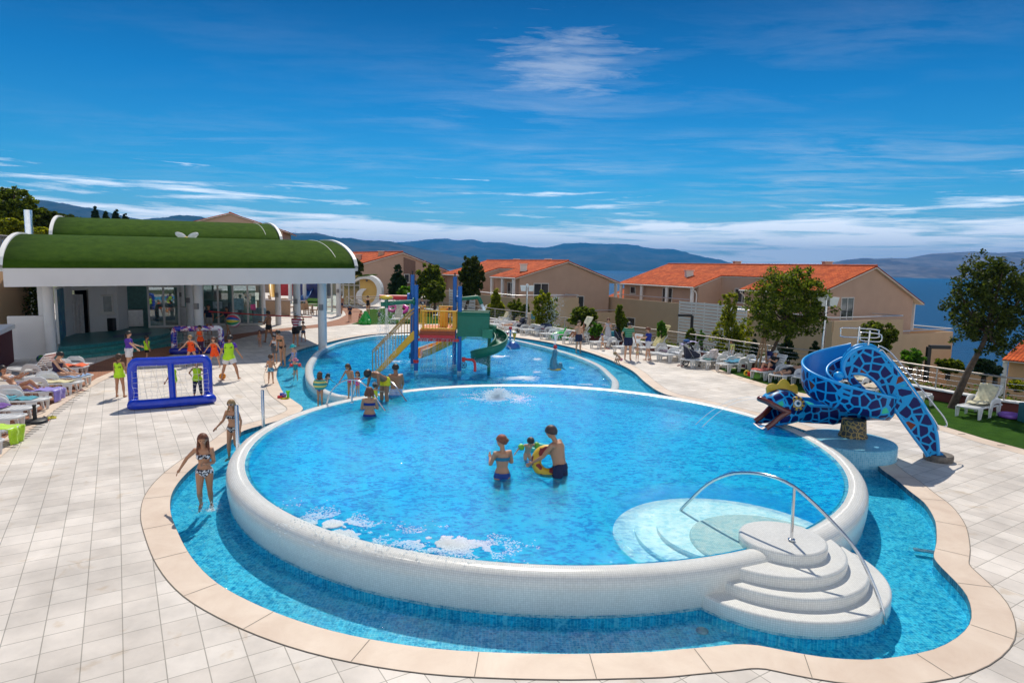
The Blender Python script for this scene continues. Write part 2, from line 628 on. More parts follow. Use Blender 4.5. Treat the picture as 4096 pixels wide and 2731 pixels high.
 def build(s, name, mat, parent=None, label=None, cat=None, group=None, kind=None, bevel=0.0):
  if not s.v:
   s.v = [Vector((0, 0, 0))]
  if parent is not None:
   o0 = ORG[parent.name]
  else:
   xs = [p.x for p in s.v]
   ys = [p.y for p in s.v]
   zs = [p.z for p in s.v]
   o0 = Vector(((min(xs) + max(xs)) / 2, (min(ys) + max(ys)) / 2, min(zs)))
  me = bpy.data.meshes.new(name)
  me.from_pydata([p - o0 for p in s.v], [], s.f)
  me.polygons.foreach_set('use_smooth', s.sm)
  me.update()
  ob = bpy.data.objects.new(name, me)
  COL.objects.link(ob)
  ORG[ob.name] = o0
  if parent is not None:
   ob.parent = parent
  else:
   ob.location = o0
  if mat is not None:
   me.materials.append(mat)
  if bevel:
   bv = ob.modifiers.new('b', 'BEVEL')
   bv.width = bevel
   bv.segments = 2
   bv.limit_method = 'ANGLE'
  return tag(ob, label, cat, group, kind)
def struct(name, mb, mat, **kw):
 return mb.build(name, mat, kind='structure', **kw)
def spline(pts, closed=False, step=0.15, n=None):
 """Catmull-Rom through pts, resampled."""
 P = [Vector(p) if len(p) == 3 else Vector((p[0], p[1], 0)) for p in pts]
 k = len(P)
 out_ = []
 for i in range(k if closed else k - 1):
  p0 = P[(i - 1) % k] if (closed or i > 0) else P[0]
  p1, p2 = P[i], P[(i + 1) % k]
  p3 = P[(i + 2) % k] if (closed or i + 2 < k) else P[-1]
  q = n or max(2, int((p2 - p1).length / step))
  for j in range(q):
   t = j / q
   out_.append(0.5 * ((2 * p1) + (p2 - p0) * t + (2 * p0 - 5 * p1 + 4 * p2 - p3) * t * t + (3 * p1 - p0 - 3 * p2 + p3) * t ** 3))
 if not closed:
  out_.append(P[-1])
 return out_
def noise2(x, y, s=1.0, o=4):
 return noise.fractal(Vector((x * s, y * s, 3.7)), 1.0, 2.0, o)
# ================================================================ ground, sea, hills
def V2(l, z=0.0):
 return [at(x_, y_, z) for x_, y_ in l]
WHITE = M('white_paint', (0.78, 0.77, 0.75), 0.55, var=0.05, scale=1.5, bump=0.15, bscale=60)
STEEL = M('steel', (0.62, 0.63, 0.65), 0.18, metal=1.0, var=0.05)
RAIL_PX = [(1526, 1178), (1692, 1200), (1839, 1216), (1966, 1233), (2067, 1245), (2142, 1255), (2260, 1270.6), (2465, 1299), (2660, 1323), (2857, 1350), (3028, 1375), (3150, 1391), (3299, 1407), (3581, 1445), (3700, 1463), (3859, 1486), (4024, 1509), (4096, 1516), (4300, 1541)]
FENCE = [at(x_, y_, 1.18) for x_, y_ in RAIL_PX]
FENCE = [Vector((p.x, p.y, 0)) for p in FENCE]
F0, F1 = FENCE[2], FENCE[-3]
FD = (F1 - F0).normalized()
FN = Vector((-FD.y, FD.x, 0))
if FN.x < 0:
 FN = -FN
def ground_z(x_, y_):
 d = (Vector((x_, y_, 0)) - F0).dot(FN)
 if d < 0:
  return -0.75
 s_ = min(1, d / 14)
 z_ = -0.75 - 4.2 * s_ * s_ * (3 - 2 * s_) - 0.17 * max(0, d - 16)
 return max(z_, -40) + 0.4 * noise2(x_, y_, 0.08) * min(1, d / 10)
mb = MB()
xs = [-900, -500, -260, -160] + [-120 + 6 * i for i in range(52)] + [230, 300, 420, 700, 1200]
ys = [-30, 0, 12] + [18 + 5 * i for i in range(40)] + [230, 270, 330, 420, 600, 900, 1500]
for a_ in range(len(xs)):
 for b_ in range(len(ys)):
  mb.v.append(Vector((xs[a_], ys[b_], ground_z(xs[a_], ys[b_]))))
nb = len(ys)
mb.f = [(a_ * nb + b_, (a_ + 1) * nb + b_, (a_ + 1) * nb + b_ + 1, a_ * nb + b_ + 1) for a_ in range(len(xs) - 1) for b_ in range(nb - 1)]
mb.sm = [True] * len(mb.f)
struct('ground', mb, M('earth', (0.10, 0.11, 0.045), 0.95, var=0.5, scale=0.5, bump=0.6, bscale=6))
# sea
mt, t, b = newmat('sea_water')
b.inputs['Base Color'].default_value = (0.006, 0.050, 0.125, 1)
b.inputs['Roughness'].default_value = 0.32
b.inputs['IOR'].default_value = 1.33
b.inputs['Specular IOR Level'].default_value = 0.12
tcn = _n(t, 'ShaderNodeTexCoord')
mpn = _n(t, 'ShaderNodeMapping')
mpn.inputs['Scale'].default_value = (0.10, 0.28, 1)
mpn.inputs['Rotation'].default_value = (0, 0, radians(-12))
t.links.new(tcn.outputs['Object'], mpn.inputs[0])
nn = _n(t, 'ShaderNodeTexNoise', Scale=1.2, Detail=8.0, Roughness=0.6)
t.links.new(mpn.outputs[0], nn.inputs['Vector'])
bp = _n(t, 'ShaderNodeBump', Strength=1.0, Distance=1.6)
t.links.new(nn.outputs[0], bp.inputs['Height'])
t.links.new(bp.outputs[0], b.inputs['Normal'])
rp = _n(t, 'ShaderNodeValToRGB')
rp.color_ramp.elements[0].position = 0.35
rp.color_ramp.elements[1].position = 0.68
rp.color_ramp.elements[0].color = (0.004, 0.035, 0.105, 1)
rp.color_ramp.elements[1].color = (0.010, 0.085, 0.20, 1)
t.links.new(nn.outputs[0], rp.inputs[0])
t.links.new(rp.outputs[0], b.inputs['Base Color'])
SEA_Z = -35.0
mb = MB().add([(-32000, 60, SEA_Z), (32000, 60, SEA_Z), (32000, 23300, SEA_Z), (-32000, 23300, SEA_Z)], [(0, 1, 2, 3)])
struct('sea', mb, mt)
# hills: real ridges whose crest follows what the photograph shows at their distance
def ridge(name, px, D, depth, seed, mat, rough_=0.1):
 pts = [atd(x_, y_, D) for x_, y_ in px]
 a, b_ = pts[0].x, pts[-1].x
 n = int(min(260, max(60, (b_ - a) / (D * 0.004))))
 def crest(X):
  for i in range(len(pts) - 1):
   if pts[i].x <= X <= pts[i + 1].x:
    t_ = (X - pts[i].x) / (pts[i + 1].x - pts[i].x)
    return pts[i].z + (pts[i + 1].z - pts[i].z) * t_
  return pts[-1].z
 def fn(u_, v_):
  X = a + (b_ - a) * u_
  zc = crest(X) - SEA_Z
  if v_ <= 0.7:
   s_ = v_ / 0.7
   prof = s_ ** 0.85
   Y = D - depth * (1 - s_)
   k_ = D * 0.012
   spur = noise.ridged_multi_fractal(Vector((X / (k_ * 5), Y / (k_ * 9), seed)), 1.0, 2.1, 5, 1.0, 2.0) - 1.0
   z_ = SEA_Z + zc * prof + spur * rough_ * zc * sin(pi * s_) + 0.06 * zc * noise2(X + seed * 99, Y, 1 / (k_ * 1.3), 5) * (s_ * (1.1 - s_)) * 3 + zc * 0.012 * noise2(X, seed, 4 / k_)
   return (X * (Y / D) ** 0.25, Y, z_ if s_ > 0 else SEA_Z - 20)
  s_ = min(1.0, (v_ - 0.7) / 0.3)
  return (X, D + depth * s_, SEA_Z + zc * (1 - s_) ** 1.3 - 5 * s_)
 mb_ = MB().grid(fn, n, 44)
 return struct(name, mb_, mat)
def hillmat(name, c1, c2, sc):
 mt, t, b = newmat(name)
 tcn = _n(t, 'ShaderNodeTexCoord')
 mpn = _n(t, 'ShaderNodeMapping')
 mpn.inputs['Scale'].default_value = (sc, sc * 0.6, sc * 2.5)
 t.links.new(tcn.outputs['Object'], mpn.inputs[0])
 nn = _n(t, 'ShaderNodeTexNoise', Scale=1.0, Detail=9.0, Roughness=0.68, Distortion=0.5)
 t.links.new(mpn.outputs[0], nn.inputs['Vector'])
 rp = _n(t, 'ShaderNodeValToRGB')
 rp.color_ramp.elements[0].position = 0.42
 rp.color_ramp.elements[1].position = 0.68
 rp.color_ramp.elements[0].color = tuple(c1) + (1,)
 rp.color_ramp.elements[1].color = tuple(c2) + (1,)
 t.links.new(nn.outputs[0], rp.inputs[0])
 t.links.new(rp.outputs[0], b.inputs['Base Color'])
 b.inputs['Roughness'].default_value = 1.0
 b.inputs['Specular IOR Level'].default_value = 0.0
 return mt
HM = hillmat('scrub_hill', (0.020, 0.034, 0.022), (0.115, 0.105, 0.075), 0.0011)
HM2 = hillmat('bare_hill', (0.11, 0.085, 0.075), (0.30, 0.25, 0.21), 0.0020)
ridge('hills', [(-900, 790), (-300, 770), (0, 785), (126, 795), (187, 798), (281, 817), (374, 831), (444, 850), (514, 866), (585, 877), (655, 871), (748, 860), (795, 861), (842, 877), (912, 878), (959, 887), (1029, 908), (1100, 940), (1200, 990), (1290, 1045)], 7000, 3200, 1.3, HM)
ridge('hills', [(900, 950), (1000, 935), (1112, 930), (1206, 931), (1265, 930), (1308, 939), (1359, 951), (1410, 951), (1461, 960), (1565, 964), (1604, 975), (1700, 996), (1790, 1016), (1888, 1040), (1961, 1057), (2010, 1068)], 9500, 3600, 5.1, HM)
ridge('hills', [(1300, 1010), (1450, 985), (1540, 972), (1604, 968), (1692, 959), (1780, 951), (1819, 960), (1888, 956), (1937, 967), (2010, 968), (2059, 977), (2142, 989), (2181, 989), (2250, 975), (2318, 969), (2426, 974), (2442, 973), (2506, 975), (2604, 992), (2689, 994), (2740, 1013), (2783, 1020), (2825, 1037), (2868, 1048), (2900, 1066), (2930, 1081)], 16000, 5200, 8.8, HM)
ridge('hills', [(3180, 1083), (3242, 1074), (3310, 1062), (3374, 1040), (3466, 1030), (3496, 1035), (3559, 1031), (3632, 1032), (3730, 1013), (3876, 1005), (3997, 1010), (4096, 1005), (4300, 985), (4600, 1000)], 10500, 3300, 3.4, HM2, 0.22)
# ================================================================ terrace and pools
RIM_C, RIM_R, RIM_Z = Vector((0.73, 14.75, 0)), 6.67, 0.50
k_ = 1.7415
hole_px = [(x_ * k_, y_ * k_) for x_, y_ in [(1485, 880), (1450, 850), (1400, 826), (1340, 805), (1280, 790), (1210, 778), (1130, 769), (1000, 763), (880, 766), (800, 776), (745, 788), (700, 799), (665, 813), (643, 835), (635, 860), (640, 880), (652, 903), (675, 920), (694, 934), (692, 944), (660, 959), (600, 977), (560, 989), (530, 1012), (480, 1045), (430, 1085), (397, 1128), (391, 1170), (405, 1215), (440, 1280), (500, 1340), (600, 1393), (720, 1437), (850, 1468), (1000, 1490), (1150, 1499), (1300, 1502), (1400, 1500)]]
hole_px += [(2600, 2608), (2700, 2599), (2848, 2586), (2937, 2577), (3032, 2581), (3145, 2603), (3294, 2628), (3460, 2639), (3590, 2627), (3733, 2598), (3828, 2550), (3878, 2497), (3886, 2443), (3869, 2384), (3828, 2331), (3768, 2271), (3739, 2236), (3736, 2212), (3746, 2170), (3745, 2105), (3733, 2064), (3697, 2010), (3638, 1963), (3590, 1921), (3531, 1880), (3500, 1852)]
HOLE = [at(x_, y_) for x_, y_ in hole_px]
HOLE += [Vector(p) for p in [(8.75, 15.35, 0), (8.75, 16.6, 0), (8.3, 18.2, 0), (7.5, 19.8, 0), (6.55, 21.3, 0), (5.6, 22.7, 0)]]
HOLE = spline(HOLE, closed=True, step=0.22)
def area2(P):
 return sum(P[i].x * P[(i + 1) % len(P)].y - P[(i + 1) % len(P)].x * P[i].y for i in range(len(P)))
if area2(HOLE) < 0:
 HOLE.reverse()
def offset_loop(P, d):
 n = len(P)
 Q = []
 for i in range(n):
  tg = (P[(i + 2) % n] - P[i - 2])
  nn_ = Vector((tg.y, -tg.x, 0)).normalized()
  q = P[i] + nn_ * d
  if min((q - p).length for p in P) > abs(d) * 0.965:
   Q.append(q)
 return Q
def coping_w(p):
 return 0.47
OUT = offset_loop(HOLE, 0.47)
OUT = [OUT[i] for i in range(len(OUT)) if (OUT[i] - OUT[i - 1]).length > 0.05]
DECK = tilemat('deck_tiles', [(0.67, 0.605, 0.54), (0.78, 0.715, 0.645)], 0.404, rot=radians(-32), mortar=(0.36, 0.33, 0.285), msize=0.0065, rough=0.62, var_scale=0.8, stain=0.17)
deck_out = [(-60, -3), (20, -3)]
FB = [p + FN * 0.10 for p in FENCE]
deck_poly = [Vector((-45, -4, 0)), Vector((24, -4, 0)), Vector((24, 12, 0))] + list(reversed(FB)) + [Vector((-12, 92, 0)), Vector((-45, 92, 0))]
mb = MB().sheet([deck_poly, OUT], 0.0)
mb.add([Vector((p.x, p.y, z_)) for z_ in (0, -1.2) for p in reversed(FB)], [(i, i + 1, len(FB) + i + 1, len(FB) + i) for i in range(len(FB) - 1)])
struct('pool_deck', mb, DECK)
# coping: pale beige stone slabs round the water, standing 4 mm proud of the tiles
mt, t, b = newmat('beige_stone')
MATS['beige_stone'] = mt
tcn = _n(t, 'ShaderNodeTexCoord')
nn = _n(t, 'ShaderNodeTexNoise', Scale=1.4, Detail=8.0, Roughness=0.65, Distortion=0.4)
t.links.new(tcn.outputs['Object'], nn.inputs['Vector'])
rp = _n(t, 'ShaderNodeValToRGB')
rp.color_ramp.elements[0].position = 0.3
rp.color_ramp.elements[1].position = 0.65
rp.color_ramp.elements[0].color = (0.62, 0.48, 0.37, 1)
rp.color_ramp.elements[1].color = (0.74, 0.61, 0.49, 1)
t.links.new(nn.outputs[0], rp.inputs[0])
t.links.new(rp.outputs[0], b.inputs['Base Color'])
b.inputs['Roughness'].default_value = 0.55
STONE = mt
JOINT = M('stone_joint', (0.22, 0.19, 0.16), 0.9)
mb = MB().sheet([OUT, HOLE], 0.006)
n = len(HOLE)
mb.add([Vector((p.x, p.y, 0.006)) for p in HOLE] + [Vector((p.x, p.y, -0.035)) for p in HOLE], [(i, (i + 1) % n, n + (i + 1) % n, n + i) for i in range(n)])
struct('coping', mb, STONE)
# slab joints across the coping and the dark line along its outer edge
mb = MB()
acc = 0
for i in range(n):
 acc += (HOLE[i] - HOLE[i - 1]).length
 if acc > 1.25:
  acc = 0
  tg = HOLE[(i + 2) % n] - HOLE[i - 2]
  nn_ = Vector((tg.y, -tg.x, 0)).normalized()
  a_, c_ = HOLE[i] + nn_ * 0.01, HOLE[i] + nn_ * 0.455
  s_ = tg.normalized() * 0.005
  mb.add([Vector((p.x, p.y, 0.0085)) for p in (a_ - s_, a_ + s_, c_ + s_, c_ - s_)], [(0, 1, 2, 3)])
no = len(OUT)
I2 = [OUT[i] + (OUT[(i + 1) % no] - OUT[i - 1]).cross(Vector((0, 0, 1))).normalized() * -0.012 for i in range(no)]
mb.add([Vector((p.x, p.y, 0.0088)) for p in OUT] + [Vector((p.x, p.y, 0.0088)) for p in I2], [(i, (i + 1) % no, no + (i + 1) % no, no + i) for i in range(no)])
struct('coping_joints', mb, JOINT)
# far pool rim, drawn through measured points
far_px = [(1237, 1471), (1256, 1431), (1278, 1403), (1323, 1380), (1387, 1361), (1468, 1346), (1519, 1340), (1620, 1336), (1730, 1334), (1850, 1337), (1950, 1344), (2043, 1356), (2138, 1376), (2233, 1400), (2325, 1429), (2393, 1459), (2434, 1493), (2461, 1527)]
FAR = [at(x_, y_, 0.06) for x_, y_ in far_px] + [Vector((3.6, 22.6, 0)), Vector((2.6, 21.2, 0))]
FAR += [at(x_, y_, 0.12) for x_, y_ in [(1470, 1584), (1403, 1582), (1355, 1578), (1317, 1569), (1278, 1552), (1253, 1533), (1238, 1505)]]
FAR = spline([Vector((p.x, p.y, 0)) for p in FAR], closed=True, step=0.3)
if area2(FAR) < 0:
 FAR.reverse()
def circle(c, r, n_=96):
 return [Vector((c.x + r * cos(2 * pi * i / n_), c.y + r * sin(2 * pi * i / n_), 0)) for i in range(n_)]
RIN = circle(RIM_C, RIM_R - 0.02)
mosaic = tilemat('channel_mosaic', [(0.004, 0.42, 0.64), (0.02, 0.66, 0.88)], 0.045, mortar=(0.16, 0.72, 0.86), msize=0.0035, rough=0.3, var_scale=1.5, aspect=1.0)
mosaic2 = tilemat('pool_mosaic', [(0.002, 0.47, 0.90), (0.006, 0.62, 0.98)], 0.09, mortar=(0.01, 0.60, 0.95), msize=0.005, rough=0.3, var_scale=0.7)
mosaic3 = tilemat('far_pool_mosaic', [(0.002, 0.50, 0.88), (0.008, 0.64, 0.97)], 0.12, mortar=(0.015, 0.62, 0.94), msize=0.005, rough=0.3, var_scale=0.5)
darktile = tilemat('dark_edge_tile', [(0.008, 0.06, 0.12), (0.012, 0.09, 0.16)], 0.06, mortar=(0.10, 0.2, 0.26), msize=0.006, rough=0.3)
FARIN = [p for p in FAR if (p - RIM_C).length > RIM_R - 0.05]
CHZ = -0.27
mb = MB().sheet([HOLE], CHZ)
mb.add([Vector((p.x, p.y, -0.035)) for p in HOLE] + [Vector((p.x, p.y, CHZ)) for p in HOLE], [(i, (i + 1) % n, n + (i + 1) % n, n + i) for i in range(n)])
for c_, r_ in ((RIM_C, RIM_R + 0.150), (Vector((3.97, 9.15, 0)), 1.605)):
 q = circle(c_, r_, 96)
 mb.add([Vector((p.x, p.y, z_)) for z_ in (CHZ, -0.115) for p in q], [(i, (i + 1) % 96, 96 + (i + 1) % 96, 96 + i) for i in range(96)])
struct('channel_floor', mb, mosaic)
mb = MB()
mb.add([Vector((p.x, p.y, 0.004)) + (HOLE[i - 2] - HOLE[(i + 2) % n]).cross(Vector((0, 0, 1))).normalized() * 0.004 for i, p in enumerate(HOLE)] + [Vector((p.x, p.y, -0.105)) + (HOLE[i - 2] - HOLE[(i + 2) % n]).cross(Vector((0, 0, 1))).normalized() * 0.004 for i, p in enumerate(HOLE)], [(i, (i + 1) % n, n + (i + 1) % n, n + i) for i in range(n)])
struct('channel_edge', mb, darktile)
WCH = watermat('channel_water', (0.22, 0.58, 0.76), (1, 1, 1), 9.0, lo=0.08, bdist=0.014)
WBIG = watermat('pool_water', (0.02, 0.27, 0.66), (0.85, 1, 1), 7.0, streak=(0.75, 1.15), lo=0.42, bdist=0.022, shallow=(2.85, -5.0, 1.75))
WFAR = watermat('far_pool_water', (0.04, 0.40, 0.76), (0.85, 1, 1), 5.0, streak=(0.6, 1.1), lo=0.25, bdist=0.026)
mb = MB().sheet([HOLE], -0.085)
struct('channel_water', mb, WCH)
# big pool: floor, water, rounded rim with outer wall
mb = MB().sheet([circle(RIM_C, 6.445)], 0.15)
ci = circle(RIM_C, 6.445)
mb.add([Vector((p.x, p.y, 0.44)) for p in ci] + [Vector((p.x, p.y, 0.15)) for p in ci], [(i, (i + 1) % 96, 96 + (i + 1) % 96, 96 + i) for i in range(96)])
struct('pool_floor', mb, mosaic2)
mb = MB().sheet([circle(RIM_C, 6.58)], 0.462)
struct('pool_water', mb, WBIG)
def whitemosaic(name, size, sx_=1.0):
 """Small white glass tiles set along a curved wall; uses the mesh's own length and height coordinates."""
 mt, t, b = newmat(name)
 MATS[name] = mt
 uv = _n(t, 'ShaderNodeUVMap')
 br = _n(t, 'ShaderNodeTexBrick', offset=0.0)
 br.inputs['Scale'].default_value = 1.0
 br.inputs['Brick Width'].default_value = size
 br.inputs['Row Height'].default_value = size
 br.inputs['Mortar Size'].default_value = size * 0.06
 br.inputs['Color1'].default_value = (0.76, 0.755, 0.71, 1)
 br.inputs['Color2'].default_value = (0.84, 0.835, 0.79, 1)
 br.inputs['Mortar'].default_value = (0.56, 0.56, 0.53, 1)
 t.links.new(uv.outputs[0], br.inputs['Vector'])
 nn = _n(t, 'ShaderNodeTexNoise', Scale=1.3, Detail=6.0)
 t.links.new(uv.outputs[0], nn.inputs['Vector'])
 mr = _n(t, 'ShaderNodeMapRange')
 mr.inputs[1].default_value = 0.35
 mr.inputs[2].default_value = 0.6
 mr.inputs[3].default_value = 0.93
 mr.inputs[4].default_value = 1.0
 t.links.new(nn.outputs[0], mr.inputs[0])
 mx = _n(t, 'ShaderNodeMix', data_type='RGBA', blend_type='MULTIPLY')
 mx.inputs[0].default_value = 1.0
 t.links.new(br.outputs[0], mx.inputs[6])
 t.links.new(mr.outputs[0], mx.inputs[7])
 t.links.new(mx.outputs[2], b.inputs['Base Color'])
 b.inputs['Roughness'].default_value = 0.22
 bp = _n(t, 'ShaderNodeBump', Strength=0.4, Distance=0.003, invert=True)
 t.links.new(br.outputs[1], bp.inputs['Height'])
 t.links.new(bp.outputs[0], b.inputs['Normal'])
 return mt
WM = whitemosaic('white_mosaic', 0.030)
def sweep_profile(path, prof, closed=True):
 """prof: (outward offset, z). Returns MB plus uv list per loop."""
 n_ = len(path)
 m_ = len(prof)
 mb_ = MB()
 P = []
 ln_ = [0.0]
 for i in range(n_):
  a_, c_ = path[i - 1] if (closed or i) else path[0], path[(i + 1) % n_] if (closed or i < n_ - 1) else path[-1]
  tg = c_ - a_
  nn_ = Vector((tg.y, -tg.x, 0)).normalized()
  for o_, z_ in prof:
   P.append(path[i] + nn_ * o_ + Vector((0, 0, z_)))
  ln_.append(ln_[-1] + (path[(i + 1) % n_] - path[i]).length)
 h_ = [0.0]
 for j in range(1, m_):
  h_.append(h_[-1] + hypot(prof[j][0] - prof[j - 1][0], prof[j][1] - prof[j - 1][1]))
 fs, uvs = [], []
 for i in range(n_ if closed else n_ - 1):
  for j in range(m_ - 1):
   i2 = (i + 1) % n_
   fs.append((i * m_ + j, i2 * m_ + j, i2 * m_ + j + 1, i * m_ + j + 1))
   uvs += [(ln_[i], h_[j]), (ln_[i + 1], h_[j]), (ln_[i + 1], h_[j + 1]), (ln_[i], h_[j + 1])]
 mb_.add(P, fs, True)
 return mb_, uvs
def put_uv(ob, uvs):
 l = ob.data.uv_layers.new(name='UVMap')
 for i, q in enumerate(uvs):
  l.data[i].uv = q
rim_prof = [(0.155, -0.13), (0.16, -0.09), (0.19, 0.10), (0.20, 0.25), (0.195, 0.33), (0.175, 0.40), (0.13, 0.455), (0.07, 0.485), (0.0, 0.495), (-0.07, 0.488), (-0.14, 0.468), (-0.20, 0.43), (-0.215, 0.40), (-0.216, 0.36)]
mb, uv = sweep_profile(circle(RIM_C, RIM_R, 128), rim_prof)
rim = mb.build('raised_pool', WM, label='raised round white mosaic rim of the large pool in front', cat='pool')
put_uv(rim, uv)
# far pool
arc = [p for p in FAR]
inside = [(p - RIM_C).length < RIM_R - 0.1 for p in arc]
fi = MB().sheet([[p + (RIM_C - p).normalized() * 0 for p in FAR]], -0.22)
struct('far_pool_floor', fi, mosaic3)
mb = MB().sheet([FAR], 0.035)
struct('far_pool_water', mb, WFAR)
def far_rim_z(p):
 return 0.0
prof = [(0.13, -0.26), (0.15, -0.09), (0.155, 0.0), (0.12, 0.045), (0.05, 0.07), (-0.03, 0.07), (-0.10, 0.05), (-0.15, 0.02), (-0.17, -0.1)]
mb, uv = sweep_profile(FAR, prof)
# the wall rises out of the channel only on the left side
for i, p in enumerate(mb.v):
 l_ = max(0.0, min(1.0, (-4.6 - p.x) / 3.0)) * max(0.0, min(1.0, (31.5 - p.y) / 4.5))
 if p.z > -0.05:
  p.z += 0.13 * l_
fr_ = mb.build('oval_pool', WM, label='low white mosaic rim of the far oval pool around the climbing tower', cat='pool')
put_uv(fr_, uv)
# stair of four rounded white mosaic treads with a round platform
st = thing('pool_steps', 'rounded white mosaic steps with a round platform against the large pool', 'steps', (4.0, 9.15, 0))
def disc_step(name, c, r, z0, z1):
 rp_ = 0.035
 path = circle(Vector(c), r, 72)
 pr = [(0.0, z0), (0.0, z1 - rp_), (-0.010, z1 - 0.012), (-rp_, z1)]
 mb_, uv_ = sweep_profile(path, pr)
 b0 = len(mb_.v)
 rings = [r - rp_, r * 0.66, r * 0.33]
 # flat top as rings so the tiles follow
 for q, rr in enumerate(rings):
  for p in circle(Vector(c), rr, 72):
   mb_.v.append(Vector((p.x, p.y, z1)))
 mb_.v.append(Vector((c[0], c[1], z1)))
 for q in range(2):
  for i in range(72):
   mb_.f.append((b0 + q * 72 + i, b0 + q * 72 + (i + 1) % 72, b0 + (q + 1) * 72 + (i + 1) % 72, b0 + (q + 1) * 72 + i))
   mb_.sm.append(False)
   uv_ += [(mb_.v[k2].x, mb_.v[k2].y) for k2 in mb_.f[-1]]
 for i in range(72):
  mb_.f.append((b0 + 144 + i, b0 + 144 + (i + 1) % 72, b0 + 216))
  mb_.sm.append(False)
  uv_ += [(mb_.v[k2].x, mb_.v[k2].y) for k2 in mb_.f[-1]]
 o_ = mb_.build(name, WM, st)
 put_uv(o_, uv_)
disc_step('tread', (3.97, 9.15, 0), 1.61, -0.12, 0.10)
disc_step('tread', (3.98, 9.17, 0), 1.33, 0.0, 0.25)
disc_step('tread', (3.93, 9.24, 0), 1.12, 0.1, 0.40)
disc_step('platform', (4.13, 9.12, 0), 0.62, 0.2, 0.55)
# wide white steps under water inside the pool
mb = MB()
for r_, z_ in ((1.85, 0.22), (1.5, 0.29), (1.15, 0.36)):
 P = [p for p in circle(Vector((3.55, 9.7, 0)), r_, 64) if (p - RIM_C).length < 6.45]
 if len(P) > 5:
  i0 = max(range(len(P)), key=lambda i: (P[i] - P[i - 1]).length)
  P = P[i0:] + P[:i0]
  mb.prism(P, z_ - 0.2, z_)
mb.build('underwater_step', M('white_tile_under_water', (0.88, 0.92, 0.92), 0.4, var=0.06, scale=12), st)
# lounger terrace paving, its curved brown band, turf
PAV = tilemat('red_paving', [(0.30, 0.115, 0.055), (0.40, 0.17, 0.085)], 0.10, rot=radians(-32), mortar=(0.16, 0.08, 0.05), msize=0.006, rough=0.8, var_scale=1.2, aspect=2.0, offset=0.5)
pav = [(-300, 2100), (-40, 1800), (22, 1752), (76, 1708), (130, 1663), (180, 1633), (234, 1604), (314, 1559), (386, 1513), (460, 1482), (519, 1460), (604, 1440), (740, 1408), (887, 1373), (1006, 1342), (1146, 1322), (1278, 1310), (1387, 1299), (1431, 1288), (1455, 1262), (1447, 1241), (1419, 1230), (1330, 1222), (1304, 1229), (1349, 1235), (1377, 1245), (1384, 1260), (1355, 1276), (1278, 1296), (1200, 1306), (1092, 1317), (920, 1340), (830, 1357), (673, 1383), (560, 1404), (453, 1428), (344, 1467), (280, 1474), (160, 1500), (60, 1535), (-300, 1640)]
struct('brown_paving', MB().sheet([V2(pav)], 0.008), PAV)
strip = [(-300, 2240), (0, 1832), (82, 1758), (152, 1697), (215, 1643), (299, 1588), (400, 1528), (540, 1470), (519, 1460), (460, 1482), (386, 1513), (314, 1559), (234, 1604), (180, 1633), (130, 1663), (76, 1708), (22, 1752), (-40, 1800), (-300, 2100)]
struct('stone_strip', MB().sheet([V2(strip)], 0.012), STONE)
mb = MB()
for f_ in range(26):
 t_ = f_ / 25
 a_ = at(40 + 300 * t_, 1787 - 225 * t_ + 3)
 mb.box((a_.x, a_.y, 0.016), (0.26, 0.03, 0.004), rz=0.05)
struct('drain_slots', mb, M('drain_dark', (0.03, 0.03, 0.03), 0.8))
mt, t, b = newmat('turf')
MATS['turf'] = mt
tcn = _n(t, 'ShaderNodeTexCoord')
nn = _n(t, 'ShaderNodeTexNoise', Scale=2.0, Detail=6.0, Roughness=0.7)
n2_ = _n(t, 'ShaderNodeTexNoise', Scale=90.0, Detail=3.0, Roughness=0.8)
t.links.new(tcn.outputs['Object'], nn.inputs['Vector'])
t.links.new(tcn.outputs['Object'], n2_.inputs['Vector'])
ad = _n(t, 'ShaderNodeMath', operation='MULTIPLY_ADD')
t.links.new(n2_.outputs[0], ad.inputs[0])
ad.inputs[1].default_value = 0.7
mm = _n(t, 'ShaderNodeMath', operation='MULTIPLY')
t.links.new(nn.outputs[0], mm.inputs[0])
mm.inputs[1].default_value = 0.5
t.links.new(mm.outputs[0], ad.inputs[2])
rp = _n(t, 'ShaderNodeValToRGB')
rp.color_ramp.elements[0].position = 0.40
rp.color_ramp.elements[1].position = 0.78
rp.color_ramp.elements[0].color = (0.010, 0.045, 0.004, 1)
rp.color_ramp.elements[1].color = (0.060, 0.150, 0.014, 1)
t.links.new(ad.outputs[0], rp.inputs[0])
t.links.new(rp.outputs[0], b.inputs['Base Color'])
b.inputs['Roughness'].default_value = 1.0
b.inputs['Specular IOR Level'].default_value = 0.1
bp = _n(t, 'ShaderNodeBump', Strength=0.9, Distance=0.03)
t.links.new(n2_.outputs[0], bp.inputs['Height'])
t.links.new(bp.outputs[0], b.inputs['Normal'])
TURF = mt
turf_near = [(2857, 1470), (2951, 1503), (3044, 1531), (3103, 1548), (3200, 1570), (3345, 1600), (3500, 1636), (3660, 1675), (3783, 1707), (3932, 1753), (4096, 1797), (4300, 1860)]
tn = V2(turf_near)
wallin = [p - FN * 0.05 for p in FENCE if p.y < 30.5]
lt = [p for p in FENCE if p.y < 30.5]
poly = tn + list(reversed(wallin))
struct('turf', MB().sheet([poly], 0.010), TURF)
